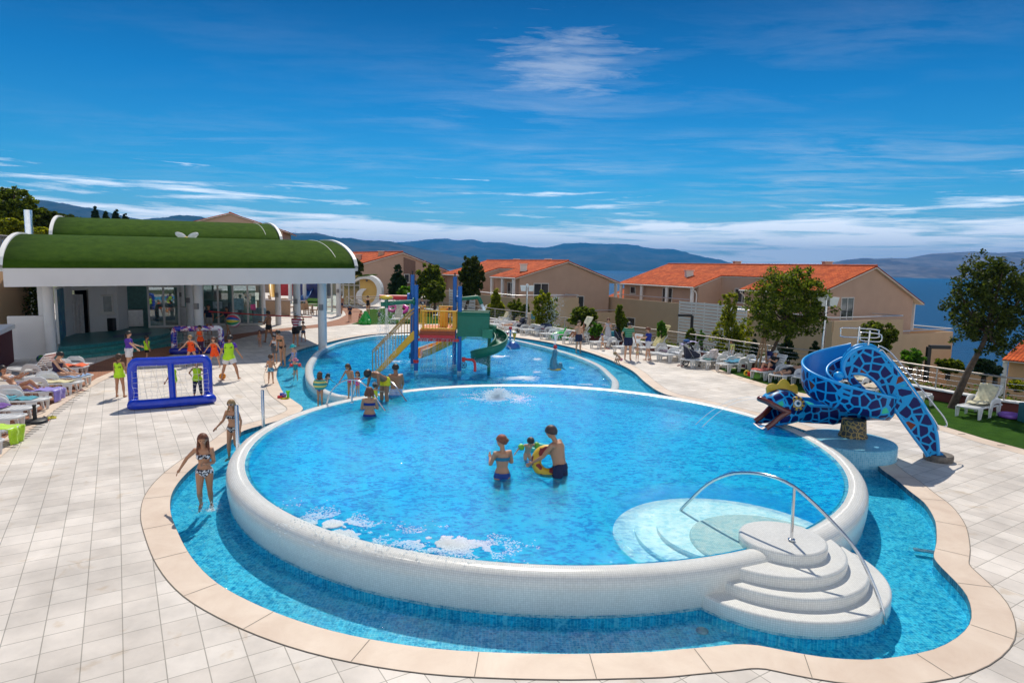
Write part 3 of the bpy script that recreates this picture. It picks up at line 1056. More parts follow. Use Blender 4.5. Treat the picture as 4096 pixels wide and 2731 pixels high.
# pale stone strip beside the turf
ed = [at(x_, y_ + 1) + Vector((-0.42, -0.42, 0)) for x_, y_ in turf_near]
struct('stone_strip', MB().sheet([tn + list(reversed(ed))], 0.005), STONE)
mb = MB()
for i in range(len(tn) - 1):
 q = max(1, int((tn[i + 1] - tn[i]).length / 0.75))
 for j in range(q):
  p = tn[i].lerp(tn[i + 1], (j + 0.5) / q) + Vector((-0.2, -0.2, 0))
  mb.box((p.x, p.y, 0.009), (0.20, 0.028, 0.004), rz=0.0)
struct('drain_slots', mb, MATS['drain_dark'])
struct('turf', MB().sheet([V2([(1404, 1297), (1483, 1298), (1560, 1297), (1730, 1296), (1860, 1292), (1840, 1262), (1790, 1240), (1700, 1226), (1560, 1230), (1506, 1236), (1470, 1237), (1462, 1262), (1440, 1286)])], 0.012), TURF)
struct('turf', MB().sheet([V2([(1170, 1216), (1215, 1222), (1268, 1226), (1300, 1212), (1290, 1190), (1180, 1188)])], 0.012), TURF)
hz = MB().box((0, 11500, 392), (66000, 24000, 870))
hm = bpy.data.materials.new('haze_air')
hm.use_nodes = True
t = hm.node_tree
t.nodes.clear()
o_ = _n(t, 'ShaderNodeOutputMaterial')
pv_ = _n(t, 'ShaderNodeVolumePrincipled')
pv_.inputs['Color'].default_value = (0.06, 0.42, 1.0, 1)
pv_.inputs['Density'].default_value = 7.0e-5
pv_.inputs['Anisotropy'].default_value = 0.0
t.links.new(pv_.outputs[0], o_.inputs['Volume'])
hz.build('haze', hm, kind='stuff')
# ================================================================ buildings
GLASS = None
def glassmat(name, col, rough=0.05):
 mt, t, b = newmat(name)
 MATS[name] = mt
 b.inputs['Base Color'].default_value = tuple(col) + (1,)
 b.inputs['Roughness'].default_value = rough
 b.inputs['Specular IOR Level'].default_value = 0.9
 return mt
PANE = glassmat('window_glass', (0.020, 0.030, 0.038))
CLEAR = bpy.data.materials.new('clear_glass')
MATS['clear_glass'] = CLEAR
CLEAR.use_nodes = True
t = CLEAR.node_tree
t.nodes.clear()
o_ = _n(t, 'ShaderNodeOutputMaterial')
tr = _n(t, 'ShaderNodeBsdfTransparent')
tr.inputs[0].default_value = (0.82, 0.90, 0.88, 1)
gl = _n(t, 'ShaderNodeBsdfGlossy')
gl.inputs['Roughness'].default_value = 0.01
ms = _n(t, 'ShaderNodeMixShader')
ms.inputs[0].default_value = 0.16
t.links.new(tr.outputs[0], ms.inputs[1])
t.links.new(gl.outputs[0], ms.inputs[2])
t.links.new(ms.outputs[0], o_.inputs[0])
STUCCO = M('beige_stucco', (0.55, 0.39, 0.25), 0.9, var=0.05, scale=0.8, bump=0.5, bscale=18)
STUCCO2 = M('pink_stucco', (0.49, 0.325, 0.235), 0.9, var=0.05, scale=0.8, bump=0.5, bscale=18)
STUCCO3 = M('orange_stucco', (0.66, 0.41, 0.23), 0.9, var=0.05, scale=0.8, bump=0.5, bscale=18)
FRAMEM = M('window_frame_paint', (0.62, 0.60, 0.56), 0.5, var=0.04)
SOFFIT = M('roof_trim_paint', (0.70, 0.66, 0.58), 0.6, var=0.04)
RAILM = M('railing_paint', (0.68, 0.68, 0.70), 0.35, metal=0.4, var=0.04)
mt, t, b = newmat('roof_tiles')
MATS['roof_tiles'] = mt
uvn = _n(t, 'ShaderNodeUVMap')
br = _n(t, 'ShaderNodeTexBrick', offset=0.0)
br.inputs['Scale'].default_value = 1.0
br.inputs['Brick Width'].default_value = 0.30
br.inputs['Row Height'].default_value = 0.38
br.inputs['Mortar Size'].default_value = 0.035
br.inputs['Mortar Smooth'].default_value = 0.8
br.inputs['Color1'].default_value = (0.50, 0.075, 0.016, 1)
br.inputs['Color2'].default_value = (0.74, 0.150, 0.034, 1)
br.inputs['Mortar'].default_value = (0.20, 0.030, 0.010, 1)
t.links.new(uvn.outputs[0], br.inputs['Vector'])
wv = _n(t, 'ShaderNodeTexWave', wave_type='BANDS', bands_direction='X')
wv.inputs['Scale'].default_value = 1.047 * 3.18 / 3.33 * 3.1415926 / 3.1415926
wv.inputs['Scale'].default_value = 1 / 0.30 / 2 / pi * pi / 1.0 * 0.318 * pi
t.links.new(uvn.outputs[0], wv.inputs['Vector'])
nn = _n(t, 'ShaderNodeTexNoise', Scale=0.55, Detail=5.0)
t.links.new(uvn.outputs[0], nn.inputs['Vector'])
mr = _n(t, 'ShaderNodeMapRange')
mr.inputs[1].default_value = 0.35
mr.inputs[2].default_value = 0.7
mr.inputs[3].default_value = 0.72
mr.inputs[4].default_value = 1.15
t.links.new(nn.outputs[0], mr.inputs[0])
mx = _n(t, 'ShaderNodeMix', data_type='RGBA', blend_type='MULTIPLY')
mx.inputs[0].default_value = 1.0
t.links.new(br.outputs[0], mx.inputs[6])
t.links.new(mr.outputs[0], mx.inputs[7])
t.links.new(mx.outputs[2], b.inputs['Base Color'])
b.inputs['Roughness'].default_value = 0.85
b.inputs['Specular IOR Level'].default_value = 0.15
bp = _n(t, 'ShaderNodeBump', Strength=0.8, Distance=0.06, invert=True)
t.links.new(br.outputs[1], bp.inputs['Height'])
t.links.new(bp.outputs[0], b.inputs['Normal'])
ROOFT = mt
def slab(name, pts, th, mat, parent, e1, **kw):
 pts = [Vector(p) for p in pts]
 nrm = (pts[1] - pts[0]).cross(pts[2] - pts[0]).normalized()
 if nrm.z < 0:
  nrm = -nrm
 mb_ = MB()
 a_ = pts
 c_ = [p - nrm * th for p in pts]
 k = len(pts)
 # tessellate in the slab's own plane
 e1 = Vector(e1).normalized()
 e2 = nrm.cross(e1).normalized()
 flat = [Vector((p.dot(e1), p.dot(e2), 0)) for p in pts]
 tr_ = tessellate_polygon([flat])
 mb_.add(a_, tr_)
 mb_.add(c_, [tuple(reversed(q)) for q in tr_])
 mb_.add(a_ + c_, [(i, (i + 1) % k, k + (i + 1) % k, k + i) for i in range(k)])
 ob = mb_.build(name, mat, parent, **kw)
 put_uv(ob, [(mb_.v[i].dot(e1), mb_.v[i].dot(e2)) for f in mb_.f for i in f])
 return ob
def window(parent, c, du, wd, ht, nrm, mullions=1, sill=True, frame=FRAMEM, pane=PANE, door=False):
 """Window centred at c in the wall plane along du, facing nrm."""
 c, du, nrm = Vector(c), Vector(du).normalized(), Vector(nrm).normalized()
 Z = Vector((0, 0, 1))
 def q(mb_, cu, cz, w_, h_, out_, dp):
  p = []
  for dz in (-h_ / 2, h_ / 2):
   for a_, b_ in ((-w_ / 2, 0), (w_ / 2, 0), (w_ / 2, dp), (-w_ / 2, dp)):
    p.append(c + du * (cu + a_) + Z * (cz + dz) + nrm * (out_ - b_))
  mb_.hexa(p)
 fm = MB()
 t_ = 0.09
 q(fm, -wd / 2 + t_ / 2, 0, t_, ht, 0.05, 0.12)
 q(fm, wd / 2 - t_ / 2, 0, t_, ht, 0.05, 0.12)
 q(fm, 0, ht / 2 - t_ / 2, wd - 2 * t_, t_, 0.05, 0.12)
 q(fm, 0, -ht / 2 + t_ / 2, wd - 2 * t_, t_, 0.05, 0.12)
 for i in range(mullions):
  q(fm, -wd / 2 + wd * (i + 1) / (mullions + 1), 0, 0.09, ht - 2 * t_, 0.045, 0.1)
 f = fm.build('door' if door else 'window', frame, parent)
 pm = MB()
 q(pm, 0, 0, wd - 2 * t_, ht - 2 * t_, 0.012, 0.02)
 pm.build('pane', pane, f)
 if sill and not door:
  sm_ = MB()
  q(sm_, 0, -ht / 2 - 0.04, wd + 0.2, 0.07, 0.12, 0.14)
  sm_.build('sill', frame, f)
 return f
def house(O, u, wid, length, ap, zl, za, zr, zg, lab, group, mats, notch=None, terr=None, right_over=1.6, left_over=0.8, mir=False):
 """Gabled house. O: near left corner, u: along the gable wall (to the right, away), v: along the ridge (away)."""
 u = Vector((u[0], u[1], 0)).normalized()
 v = Vector((-u.y, u.x, 0))
 O = Vector((O[0], O[1], 0))
 th = thing('house', lab, 'house', (O.x, O.y, zg), group)
 def P(a, b_, z):
  p = O + u * a + v * b_
  return Vector((p.x, p.y, z))
 sl = (za - zl) / ap
 sr = (za - zr) / (wid - ap)
 wall = MB()
 pent = [P(0, 0, zg), P(wid, 0, zg), P(wid, 0, zr), P(ap, 0, za), P(0, 0, zl)]
 if notch:
  # main body, with the facade set back at the notch
  n0, n1, nd = notch
  for a0, b0, b1 in ((0, 0, n0), (nd, n0, n1), (0, n1, length)):
   zz_ = zl + sl * a0
   pg = [P(a0, b0, zg), P(wid, b0, zg), P(wid, b0, zr), P(ap, b0, za), P(a0, b0, zz_)]
   wall.plate(pg, v * (b1 - b0 - 0.004))
 else:
  wall.plate(pent, v * length)
 wall.build('wall', mats[0], th)
 ov, og, tk = left_over, 0.35, 0.22
 up = 0.03
 if notch:
  n0, n1, nd = notch
  pl = [P(-ov, -og, zl - sl * ov + up), P(ap, -og, za + up), P(ap, length + og, za + up), P(-ov, length + og, zl - sl * ov + up),
              P(-ov, n1 + 0.0, zl - sl * ov + up), P(nd + 0.0, n1 + 0.0, zl + sl * nd + up), P(nd + 0.0, n0, zl + sl * nd + up), P(-ov, n0, zl - sl * ov + up)]
 else:
  pl = [P(-ov, -og, zl - sl * ov + up), P(ap, -og, za + up), P(ap, length + og, za + up), P(-ov, length + og, zl - sl * ov + up)]
 slab('roof', [p + Vector((0, 0, tk)) for p in pl], 0.12, ROOFT, th, v)
 slab('eaves', [p + Vector((0, 0, tk - 0.13)) for p in pl], tk - 0.13, SOFFIT, th, v)
 pr = [P(ap, -og, za + up), P(wid + right_over, -og, zr - sr * right_over + up), P(wid + right_over, length + og, zr - sr * right_over + up), P(ap, length + og, za + up)]
 slab('roof', [p + Vector((0, 0, tk)) for p in pr], 0.12, ROOFT, th, v)
 slab('eaves', [p + Vector((0, 0, tk - 0.13)) for p in pr], tk - 0.13, SOFFIT, th, v)
 rd = MB()
 k = int((length + 0.7) / 0.42)
 for i in range(k):
  a_ = P(ap, -og + i * 0.42, za + tk + up + 0.03)
  rd.tube([a_, a_ + v * 0.43], [0.13, 0.10], 6)
 rd.build('ridge_tiles', M('ridge_clay', (0.46, 0.10, 0.045), 0.8, var=0.3, scale=1.5), th)
 g = MB().tube([P(-ov - 0.07, -og, zl - sl * ov + 0.10), P(-ov - 0.07, (notch[0] if notch else length) + 0, zl - sl * ov + 0.10)], 0.07, 6)
 if notch:
  g.tube([P(-ov - 0.07, notch[1], zl - sl * ov + 0.10), P(-ov - 0.07, length, zl - sl * ov + 0.10)], 0.07, 6)
 g.build('gutter', WHITE, th)
 return th, P, u, v
def chimney(th, c, s_=0.6, h=0.7, mat=None):
 mb_ = MB().box((c[0], c[1], c[2] + h / 2), (s_, s_, h))
 ch = mb_.build('chimney', mat or STUCCO2, th)
 MB().box((c[0], c[1], c[2] + h + 0.04), (s_ + 0.2, s_ + 0.2, 0.08)).build('cap', SOFFIT, ch)
def parapet(mb_, pts, z0, z1, th_=0.2):
 for a_, b_ in zip(pts, pts[1:]):
  mb_.wallseg(a_, b_, z0, z1, th_)
HG = 'terracotta roofed houses below the terrace'
# ---- right house
th, P, u, v = house((30.1, 62.0), (0.885, 0.466), 15.3, 31, 7.9, 2.55, 5.05, 1.85, -8.5,
     'long beige house with orange tiled roof behind the round headed tree', HG, [STUCCO2], notch=(9.5, 16.5, 3.6))
lw = MB()
lw.prism([P(-2.6, -3.4, 0), P(8.2, -3.4, 0), P(8.2, 0.02, 0), P(-0.02, 0.02, 0), P(-0.02, 9.5, 0), P(-2.6, 9.5, 0)], -8.5, -0.9)
lw.prism([P(-2.9, 16.5, 0), P(-0.02, 16.5, 0), P(-0.02, 32.5, 0), P(-2.9, 32.5, 0)], -8.5, -0.9)
lw.prism([P(8.21, -2.6, 0), P(18.8, -2.6, 0), P(18.8, 31, 0), P(15.32, 31, 0), P(15.32, 0.02, 0), P(8.21, 0.02, 0)], -8.5, -2.6)
parapet(lw, [P(-2.5, 9.4, 0), P(-2.5, -3.3, 0), P(8.1, -3.3, 0)], -0.9, 0.10)
parapet(lw, [P(-2.8, 16.5, 0), P(-2.8, 32.4, 0), P(0, 32.4, 0)], -0.9, 0.55)
parapet(lw, [P(8.3, -2.5, 0), P(18.7, -2.5, 0), P(18.7, 30, 0)], -2.6, -1.55)
lw.build('terrace', STUCCO, th)
for a_, b_, z_ in ((-0.55, 17.0, 0), (-0.55, 21.5, 0), (-0.55, 26.5, 0), (-0.55, 31.0, 0)):
 MB().bar(P(a_, b_, 0.4), P(a_, b_, 2.3), 0.32).build('pillar', WHITE, th)
MB().bar(P(16.5, 0.6, -1.6), P(16.5, 0.6, 1.35), 0.34).build('pillar', WHITE, th)
rl = MB()
rl.tube([P(-2.5, 9.4, 0.42), P(-2.5, -3.3, 0.42), P(8.1, -3.3, 0.42), P(8.1, -0.2, 0.42)], 0.06, 6)
rl.tube([P(8.3, -2.5, -1.25), P(18.7, -2.5, -1.25), P(18.7, 20, -1.25)], 0.06, 6)
rl.tube([P(-1.0, 17, 0.95), P(-1.0, 32, 0.95)], 0.06, 6)
rl.build('railing', RAILM, th)
window(th, P(4.1, -0.02, 0.95), u, 2.0, 2.3, -v, 1, door=True)
window(th, P(3.9, -3.42, -4.0), u, 2.2, 1.8, -v, 1)
window(th, P(13.0, -2.62, -5.2), u, 1.0, 2.0, -v, 0)
window(th, P(3.58, 13.0, 1.6), v, 2.4, 1.7, -u, 1)
window(th, P(-2.62, 2.0, -3.2), v, 1.2, 1.3, -u, 0)
window(th, P(-2.92, 19.6, -3.1), v, 1.2, 2.2, -u, 0)
window(th, P(-2.92, 25.5, -2.4), v, 1.7, 1.1, -u, 0)
window(th, P(-0.02, 22.0, 1.2), v, 1.9, 2.0, -u, 1, door=True)
window(th, P(-0.02, 29.0, 1.6), v, 1.2, 1.0, -u, 0)
chimney(th, P(3.0, 21.5, 3.5), 0.9, 0.9, SOFFIT)
chimney(th, P(8.8, 6.0, 4.9), 0.8, 0.8)
chimney(th, P(8.8, 19.0, 4.9), 0.8, 0.8)
for b_ in (9.3, 16.7):
 MB().tube([P(-0.86, b_, 2.2), P(-0.3, b_, 1.9), P(-0.12, b_, 1.6), P(-0.12, b_, -6.0)], 0.075, 8).build('downpipe', WHITE, th)
# white slatted screen
sc_ = MB()
A_, B_ = P(-3.1, 6.2, 0), P(-3.1, 16.3, 0)
for i in range(17):
 z_ = -5.2 + i * 0.36
 sc_.wallseg(A_, B_, z_, z_ + 0.27, 0.06)
for i in range(6):
 p = A_.lerp(B_, i / 5)
 sc_.bar(Vector((p.x, p.y, -8)), Vector((p.x, p.y, 0.9)), 0.08)
sc_.build('slatted_screen', WHITE, th)
# ---- middle house
th, P, u, v = house((0.8, 80.0), (0.87, 0.49), 14.2, 23.0, 7.1, 3.15, 5.15, 2.9, -8.0,
     'beige house with orange roof and corner balcony behind the slide tower', HG, [STUCCO2], notch=(6.5, 11.5, 3.2))
lw = MB()
lw.prism([P(-2.4, -3.2, 0), P(7.0, -3.2, 0), P(7.0, 0.02, 0), P(-0.02, 0.02, 0), P(-0.02, 24, 0), P(-2.4, 24, 0)], -8.0, 0.0)
lw.prism([P(7.01, -2.4, 0), P(17.2, -2.4, 0), P(17.2, 20, 0), P(14.22, 20, 0), P(14.22, 0.02, 0), P(7.01, 0.02, 0)], -8.0, -2.2)
parapet(lw, [P(-2.3, 20, 0), P(-2.3, -3.1, 0), P(6.9, -3.1, 0)], 0.0, 0.75)
parapet(lw, [P(7.1, -2.3, 0), P(17.1, -2.3, 0), P(17.1, 19, 0)], -2.2, -1.3)
lw.build('terrace', STUCCO, th)
for b_ in (0.3, 3.2, 6.2, 13.0):
 MB().bar(P(-0.7, b_, 0.0), P(-0.7, b_, 2.9), 0.3).build('pillar', WHITE, th)
MB().bar(P(15.8, 0.6, -1.3), P(15.8, 0.6, 2.4), 0.32).build('pillar', WHITE, th)
rl = MB()
rl.tube([P(-2.3, 12, 1.05), P(-2.3, -3.1, 1.05), P(6.9, -3.1, 1.05), P(6.9, -0.2, 1.05)], 0.06, 6)
rl.tube([P(7.1, -2.3, -1.0), P(17.1, -2.3, -1.0), P(17.1, 12, -1.0)], 0.06, 6)
rl.build('railing', RAILM, th)
window(th, P(3.2, -0.02, 1.35), u, 2.3, 2.2, -v, 1, door=True)
window(th, P(9.4, -2.42, -4.0), u, 2.0, 1.9, -v, 0)
window(th, P(14.4, -2.42, -5.4), u, 1.2, 1.9, -v, 0)
window(th, P(9.4, -0.02, -0.2), u, 1.2, 2.0, -v, 0)
window(th, P(-0.02, 2.2, 1.5), v, 1.8, 2.0, -u, 1, door=True)
window(th, P(-2.42, 4.2, -2.9), v, 1.5, 1.4, -u, 1)
chimney(th, P(2.0, 2.5, 3.9), 0.9, 0.9, SOFFIT)
chimney(th, P(8.0, 6.0, 4.9), 0.8, 0.7)
chimney(th, P(8.0, 15.0, 4.9), 0.8, 0.7)
sc_ = MB()
A_, B_ = P(-2.8, 7.0, 0), P(-2.8, 15.5, 0)
for i in range(15):
 z_ = -4.6 + i * 0.38
 sc_.wallseg(A_, B_, z_, z_ + 0.28, 0.06)
for i in range(5):
 p = A_.lerp(B_, i / 4)
 sc_.bar(Vector((p.x, p.y, -8)), Vector((p.x, p.y, 1.2)), 0.08)
sc_.build('slatted_screen', WHITE, th)
# ---- left house
th, P, u, v = house((-22.4, 92.0), (0.80, 0.60), 15.2, 22, 6.9, 4.2, 6.1, 3.3, -4.0,
     'brown walled house with orange roof left of the conical tree', HG, [STUCCO2], right_over=1.4)
lw = MB()
lw.prism([P(-3.0, 1.5, 0), P(-0.02, 1.5, 0), P(-0.02, 12, 0), P(-3.0, 12, 0)], -4, 3.6)
lw.prism([P(8.2, -1.8, 0), P(16.5, -1.8, 0), P(16.5, -0.02, 0), P(8.2, -0.02, 0)], -4, 0.0)
lw.build('annex', STUCCO2, th)
slab('roof', [P(-3.8, 1.0, 3.55), P(-0.05, 1.0, 4.45), P(-0.05, 12.5, 4.45), P(-3.8, 12.5, 3.55)], 0.15, ROOFT, th, v)
MB().bar(P(15.9, 0.4, 0.0), P(15.9, 0.4, 2.9), 0.32).build('pillar', WHITE, th)
MB().tube([P(8.0, -1.8, 0.6), P(16.4, -1.8, 0.6)], 0.06, 6).build('railing', RAILM, th)
MB().plate([P(7.2, -0.03, 1.2), P(9.2, -0.03, 1.2), P(9.2, -0.03, 5.0), P(7.2, -0.03, 5.55)], -v * 0.02).build('balcony_shade_panel', M('shadow_stucco', (0.20, 0.12, 0.09), 0.9), th)  # flat dark plate on the wall, shade of a recess put into its colour
window(th, P(7.7, -0.07, 2.4), u, 0.9, 1.3, -v, 0)
chimney(th, P(2.2, 5.0, 5.0), 0.8, 0.8)
chimney(th, P(2.0, 10.0, 5.0), 0.8, 0.8)
chimney(th, P(5.0, 3.0, 5.6), 0.8, 0.8)
chimney(th, P(11.5, 2.0, 4.4), 0.8, 0.7)
# ---- pieces of further houses
th, P, u, v = house((19.5, 98.0), (0.90, 0.43), 14, 14, 7.0, -2.2, 0.6, -2.5, -14.0, 'low orange roof seen between the two larger houses', HG, [STUCCO3])
window(th, P(2.0, -0.02, -3.9), u, 1.2, 1.2, -v, 0)
th, P, u, v = house((57.2, 67.2), (-0.8, -0.6), 12, 12, 6.0, -3.5, -1.7, -3.35, -16.0, 'orange roofed house corner at the right edge above the sea', HG, [STUCCO3], right_over=0.8, left_over=0.7)
lw = MB()
lw.wallseg(P(11.9, -5.0, 0), P(11.9, -0.05, 0), -16, -5.2, 0.25)
lw.build('terrace', STUCCO3, th)
MB().wallseg(P(11.9, -5.1, 0), P(11.9, -0.05, 0), -5.2, -5.05, 0.4).build('coping_stone', SOFFIT, th)
MB().bar(P(12.3, -0.2, -7.0), P(12.3, -0.2, -3.6), 0.35).build('pillar', WHITE, th)
th, P, u, v = house((-54.0, 104.0), (0.97, 0.24), 15.5, 14, 7.4, 10.0, 12.1, 9.6, -2.0, 'brown gable peeking above the green vaulted roof', HG, [STUCCO2], right_over=1.0)
window(th, P(7.4, -0.02, 10.0), u, 1.2, 1.2, -v, 0)
# ================================================================ children's club with grass vaults
CLUBW = M('club_white', (0.66, 0.64, 0.63), 0.7, var=0.04, scale=0.7, bump=0.1, bscale=40)
mt2 = TURF.copy()
mt2.name = 'roof_turf'
for nd in mt2.node_tree.nodes:
 if nd.type == 'VALTORGB':
  nd.color_ramp.elements[0].color = (0.012, 0.045, 0.003, 1)
  nd.color_ramp.elements[1].color = (0.075, 0.145, 0.012, 1)
club = thing('club_building', 'white pavilion under two vaulted roofs of artificial grass', 'pavilion', (-14, 31, 0))
FA, FB_ = atd(10, 1072, 25.7), atd(1420, 1073, 33.0)
BA, BB = atd(22, 1148, 25.7), atd(1414, 1133, 33.0)
fd = (FB_ - FA)
fl = hypot(fd.x, fd.y)
fu = Vector((fd.x, fd.y, 0)) / fl
fn = Vector((-fu.y, fu.x, 0))
def CP(s_, d_, z_):
 """s: 0..1 along the fascia, d metres behind it."""
 p = FA.lerp(FB_, s_)
 return Vector((p.x, p.y, 0)) + fn * d_ + Vector((0, 0, z_))
def ztop(s_):
 return FA.z + (FB_.z - FA.z) * s_
def zbot(s_):
 return BA.z + (BB.z - BA.z) * s_
mb = MB()
mb.hexa([CP(0, 0, zbot(0)), CP(1, 0, zbot(1)), CP(1, 0.3, zbot(1)), CP(0, 0.3, zbot(0)), CP(0, 0, ztop(0)), CP(1, 0, ztop(1)), CP(1, 0.3, ztop(1)), CP(0, 0.3, ztop(0))])
mb.hexa([CP(1, 0.3, zbot(1)), CP(1, 13, zbot(1)), CP(0.98, 13, zbot(1)), CP(0.98, 0.3, zbot(1)), CP(1, 0.3, ztop(1)), CP(1, 13, ztop(1)), CP(0.98, 13, ztop(1)), CP(0.98, 0.3, ztop(1))])
mb.hexa([CP(0, 0.3, zbot(0)), CP(0.02, 0.3, zbot(0)), CP(0.02, 13, zbot(0)), CP(0, 13, zbot(0)), CP(0, 0.3, ztop(0)), CP(0.02, 0.3, ztop(0)), CP(0.02, 13, ztop(0)), CP(0, 13, ztop(0))])
mb.build('fascia', CLUBW, club)
mb = MB()
mb.hexa([CP(0.02, 0.31, zbot(0) + 0.05), CP(0.98, 0.31, zbot(1) + 0.05), CP(0.98, 12.9, zbot(1) + 0.05), CP(0.02, 12.9, zbot(0) + 0.05),
         CP(0.02, 0.31, zbot(0) + 0.25), CP(0.98, 0.31, zbot(1) + 0.25), CP(0.98, 12.9, zbot(1) + 0.25), CP(0.02, 12.9, zbot(0) + 0.25)])
mb.build('soffit', CLUBW, club)
def vault(s0, s1, d0, dep, zb0, zb1, rise, th_arch):
 def prof(k_):      # 0..1 across
  q = 2 * k_ - 1
  return rise * max(0.0, 1 - q * q) ** 0.60
 def fn_(a_, b_):
  s_ = s0 + (s1 - s0) * a_
  return CP(s_, d0 + dep * b_, (zb0 + (zb1 - zb0) * a_) + prof(b_) - 0.03)
 MB().solidgrid(fn_, 8, 48, 0.10).build('grass_vault', mt2, club)
 for e_, zb in ((s0, zb0), (s1, zb1)):
  sg = -1 if e_ == s0 else 1
  mb_ = MB()
  n_ = 48
  w_ = 0.42 / fl
  rings = []
  for i in range(n_ + 1):
   k_ = i / n_
   z_ = zb + prof(k_)
   d_ = d0 + dep * k_
   rings.append([CP(e_ - 0.0 * sg, d_, z_ - 0.12), CP(e_ + w_ * sg * 0.4, d_, z_ - 0.12), CP(e_ + w_ * sg * 0.4, d_ - 0.05 * (1 - 2 * k_), z_ + th_arch), CP(e_, d_ - 0.05 * (1 - 2 * k_), z_ + th_arch)])
  vs = [p for r_ in rings for p in r_]
  fs = [(i * 4 + j, i * 4 + (j + 1) % 4, (i + 1) * 4 + (j + 1) % 4, (i + 1) * 4 + j) for i in range(n_) for j in range(4)]
  mb_.add(vs, fs)
  mb_.build('arch_rim', WHITE, club)
  # thin white tape on the grass beside the rim
  o_ = 0.85 / fl * (-sg)
  mb_ = MB()
  mb_.tube([CP(e_ + o_, d0 + dep * i / n_, zb + prof(i / n_) + 0.05) for i in range(2, n_ - 1)], 0.022, 5)
  mb_.build('seam', WHITE, club)
 # gable infill
 for e_, zb in ((s0, zb0), (s1, zb1)):
  pts = [CP(e_, d0 + dep * i / 24, zb - 0.15 + prof(i / 24)) for i in range(25)]
  MB().plate(pts, fu * 0.03).build('gable_wall', CLUBW, club)
vault(0.0, 1.0, 0.05, 13.0, FA.z - 0.02, FB_.z - 0.02, 1.52, 0.14)
vault(0.03, 0.915, 13.4, 13.0, 5.55, 5.75, 1.55, 0.16)
MB().hexa([CP(0.03, 13.3, 3.4), CP(0.915, 13.3, 3.5), CP(0.915, 26, 3.5), CP(0.03, 26, 3.4), CP(0.03, 13.3, 5.55), CP(0.915, 13.3, 5.75), CP(0.915, 26, 5.75), CP(0.03, 26, 5.55)]).build('upper_wall', CLUBW, club)
# white petals on the roof
fl_c = atd(748, 958, 38.5)
flw = thing('roof_flower', 'white petals and yellow heart standing on the grass vault', 'decoration', tuple(fl_c))
for px0, a_ in ((-1, 0.62), (1, -0.62)):
 R_ = Matrix.Rotation(a_, 3, 'Y')
 MB().ball(fl_c + R_ @ Vector((-px0 * 0.0, 0, 0.0)) + Vector((px0 * 0.36, 0, 0.22)), 0.40, 14, 8, (0.95, 0.22, 0.42), Matrix.Rotation(-px0 * 0.42, 3, 'Y')).build('petal', WHITE, flw)
 MB().ball(fl_c + Vector((px0 * 0.66, 0, 0.02)), 0.42, 12, 6, (0.9, 0.3, 0.10)).build('petal', WHITE, flw)
MB().ball(fl_c + Vector((0, -0.1, 0.05)), 0.12, 10, 6).build('heart', M('yellow_paint', (0.75, 0.50, 0.04), 0.5), flw)
# columns: top just under the soffit
COLM = M('column_plaster', (0.66, 0.65, 0.64), 0.6, var=0.03, scale=1.0)
col_px = [(208, 1433, 0.205, 0), (730, 1303, 0.20, 1), (764, 1345, 0.20, 1), (800, 1388, 0.22, 1), (1114, 1299, 0.20, 1), (1190, 1345, 0.21, 1), (1291, 1388, 0.225, 1), (1355, 1264, 0.20, 1), (1051, 1290, 0.22, 0), (1219, 1211, 0.2, 0), (1162, 1215, 0.2, 0)]
for x_, y_, r_, sp in col_px:
 p = at(x_, y_)
 z0 = -0.28 if x_ == 1291 else 0.0
 top = 3.42 if p.y < 60 else 3.4
 c_ = MB().lathe((p.x, p.y, 0), [(r_, z0), (r_, 1.4), (r_ * 0.995, 1.405), (r_, 1.41), (r_, top)], 20).build('column', COLM, club)
 if sp:
  b_ = MB().box((p.x + 0.02, p.y - r_ - 0.05, 2.15), (0.20, 0.14, 0.30)).build('wall_speaker', M('speaker_grey', (0.22, 0.21, 0.21), 0.6), c_)
# back walls and glazing under the roof
ST_Z = 0.42
wa = [at(262, 1345, ST_Z), at(300, 1334, ST_Z), at(365, 1327, ST_Z), at(430, 1323, ST_Z), at(470, 1320, ST_Z), at(505, 1312, ST_Z)]
wz = 3.42
mb = MB()
dl, dr_ = atp(290, 1330, wa[1], (wa[2] - wa[1])), None
# the doorway is left open between T 290 and 360
e0 = wa[1].lerp(wa[2], -0.15)
e1 = wa[2].lerp(wa[3], -0.10)
mb.wallseg(wa[0], e0, 0, wz, 0.2)
mb.wallseg(e0, e1, 2.75, wz, 0.2)
mb.wallseg(e1, wa[3], 0, wz, 0.2)
mb.wallseg(wa[3], wa[4], 0, wz, 0.2)
mb.wallseg(wa[4], wa[5], 0, wz, 0.2)
mb.wallseg(wa[5], wa[5] + fn * 2.2, 0, wz, 0.2)
mb.build('wall', CLUBW, club)
# dark room behind the door
rm = MB()
bk = fn * 3.0
rm.wallseg(e0 + bk, e1 + bk, 0, wz, 0.1)
rm.wallseg(e0 + fn * 0.15 - fu * 0.3, e0 + bk - fu * 0.3, 0, wz, 0.1)
rm.wallseg(e1 + fn * 0.15 + fu * 0.3, e1 + bk + fu * 0.3, 0, wz, 0.1)
rm.build('store_room', M('dark_room', (0.035, 0.03, 0.035), 0.9), club)
# corrugated folding door leaf
fdm = MB()
for i in range(7):
 p = e0 - fn * 0.12 + fu * (0.02 + 0.085 * i)
 fdm.box((p.x, p.y, ST_Z + 1.08), (0.075, 0.05, 2.1), rz=atan2(fu.y, fu.x) + (0.5 if i % 2 else -0.5))
fdm.build('folding_door', M('door_pale', (0.50, 0.48, 0.48), 0.6), club)
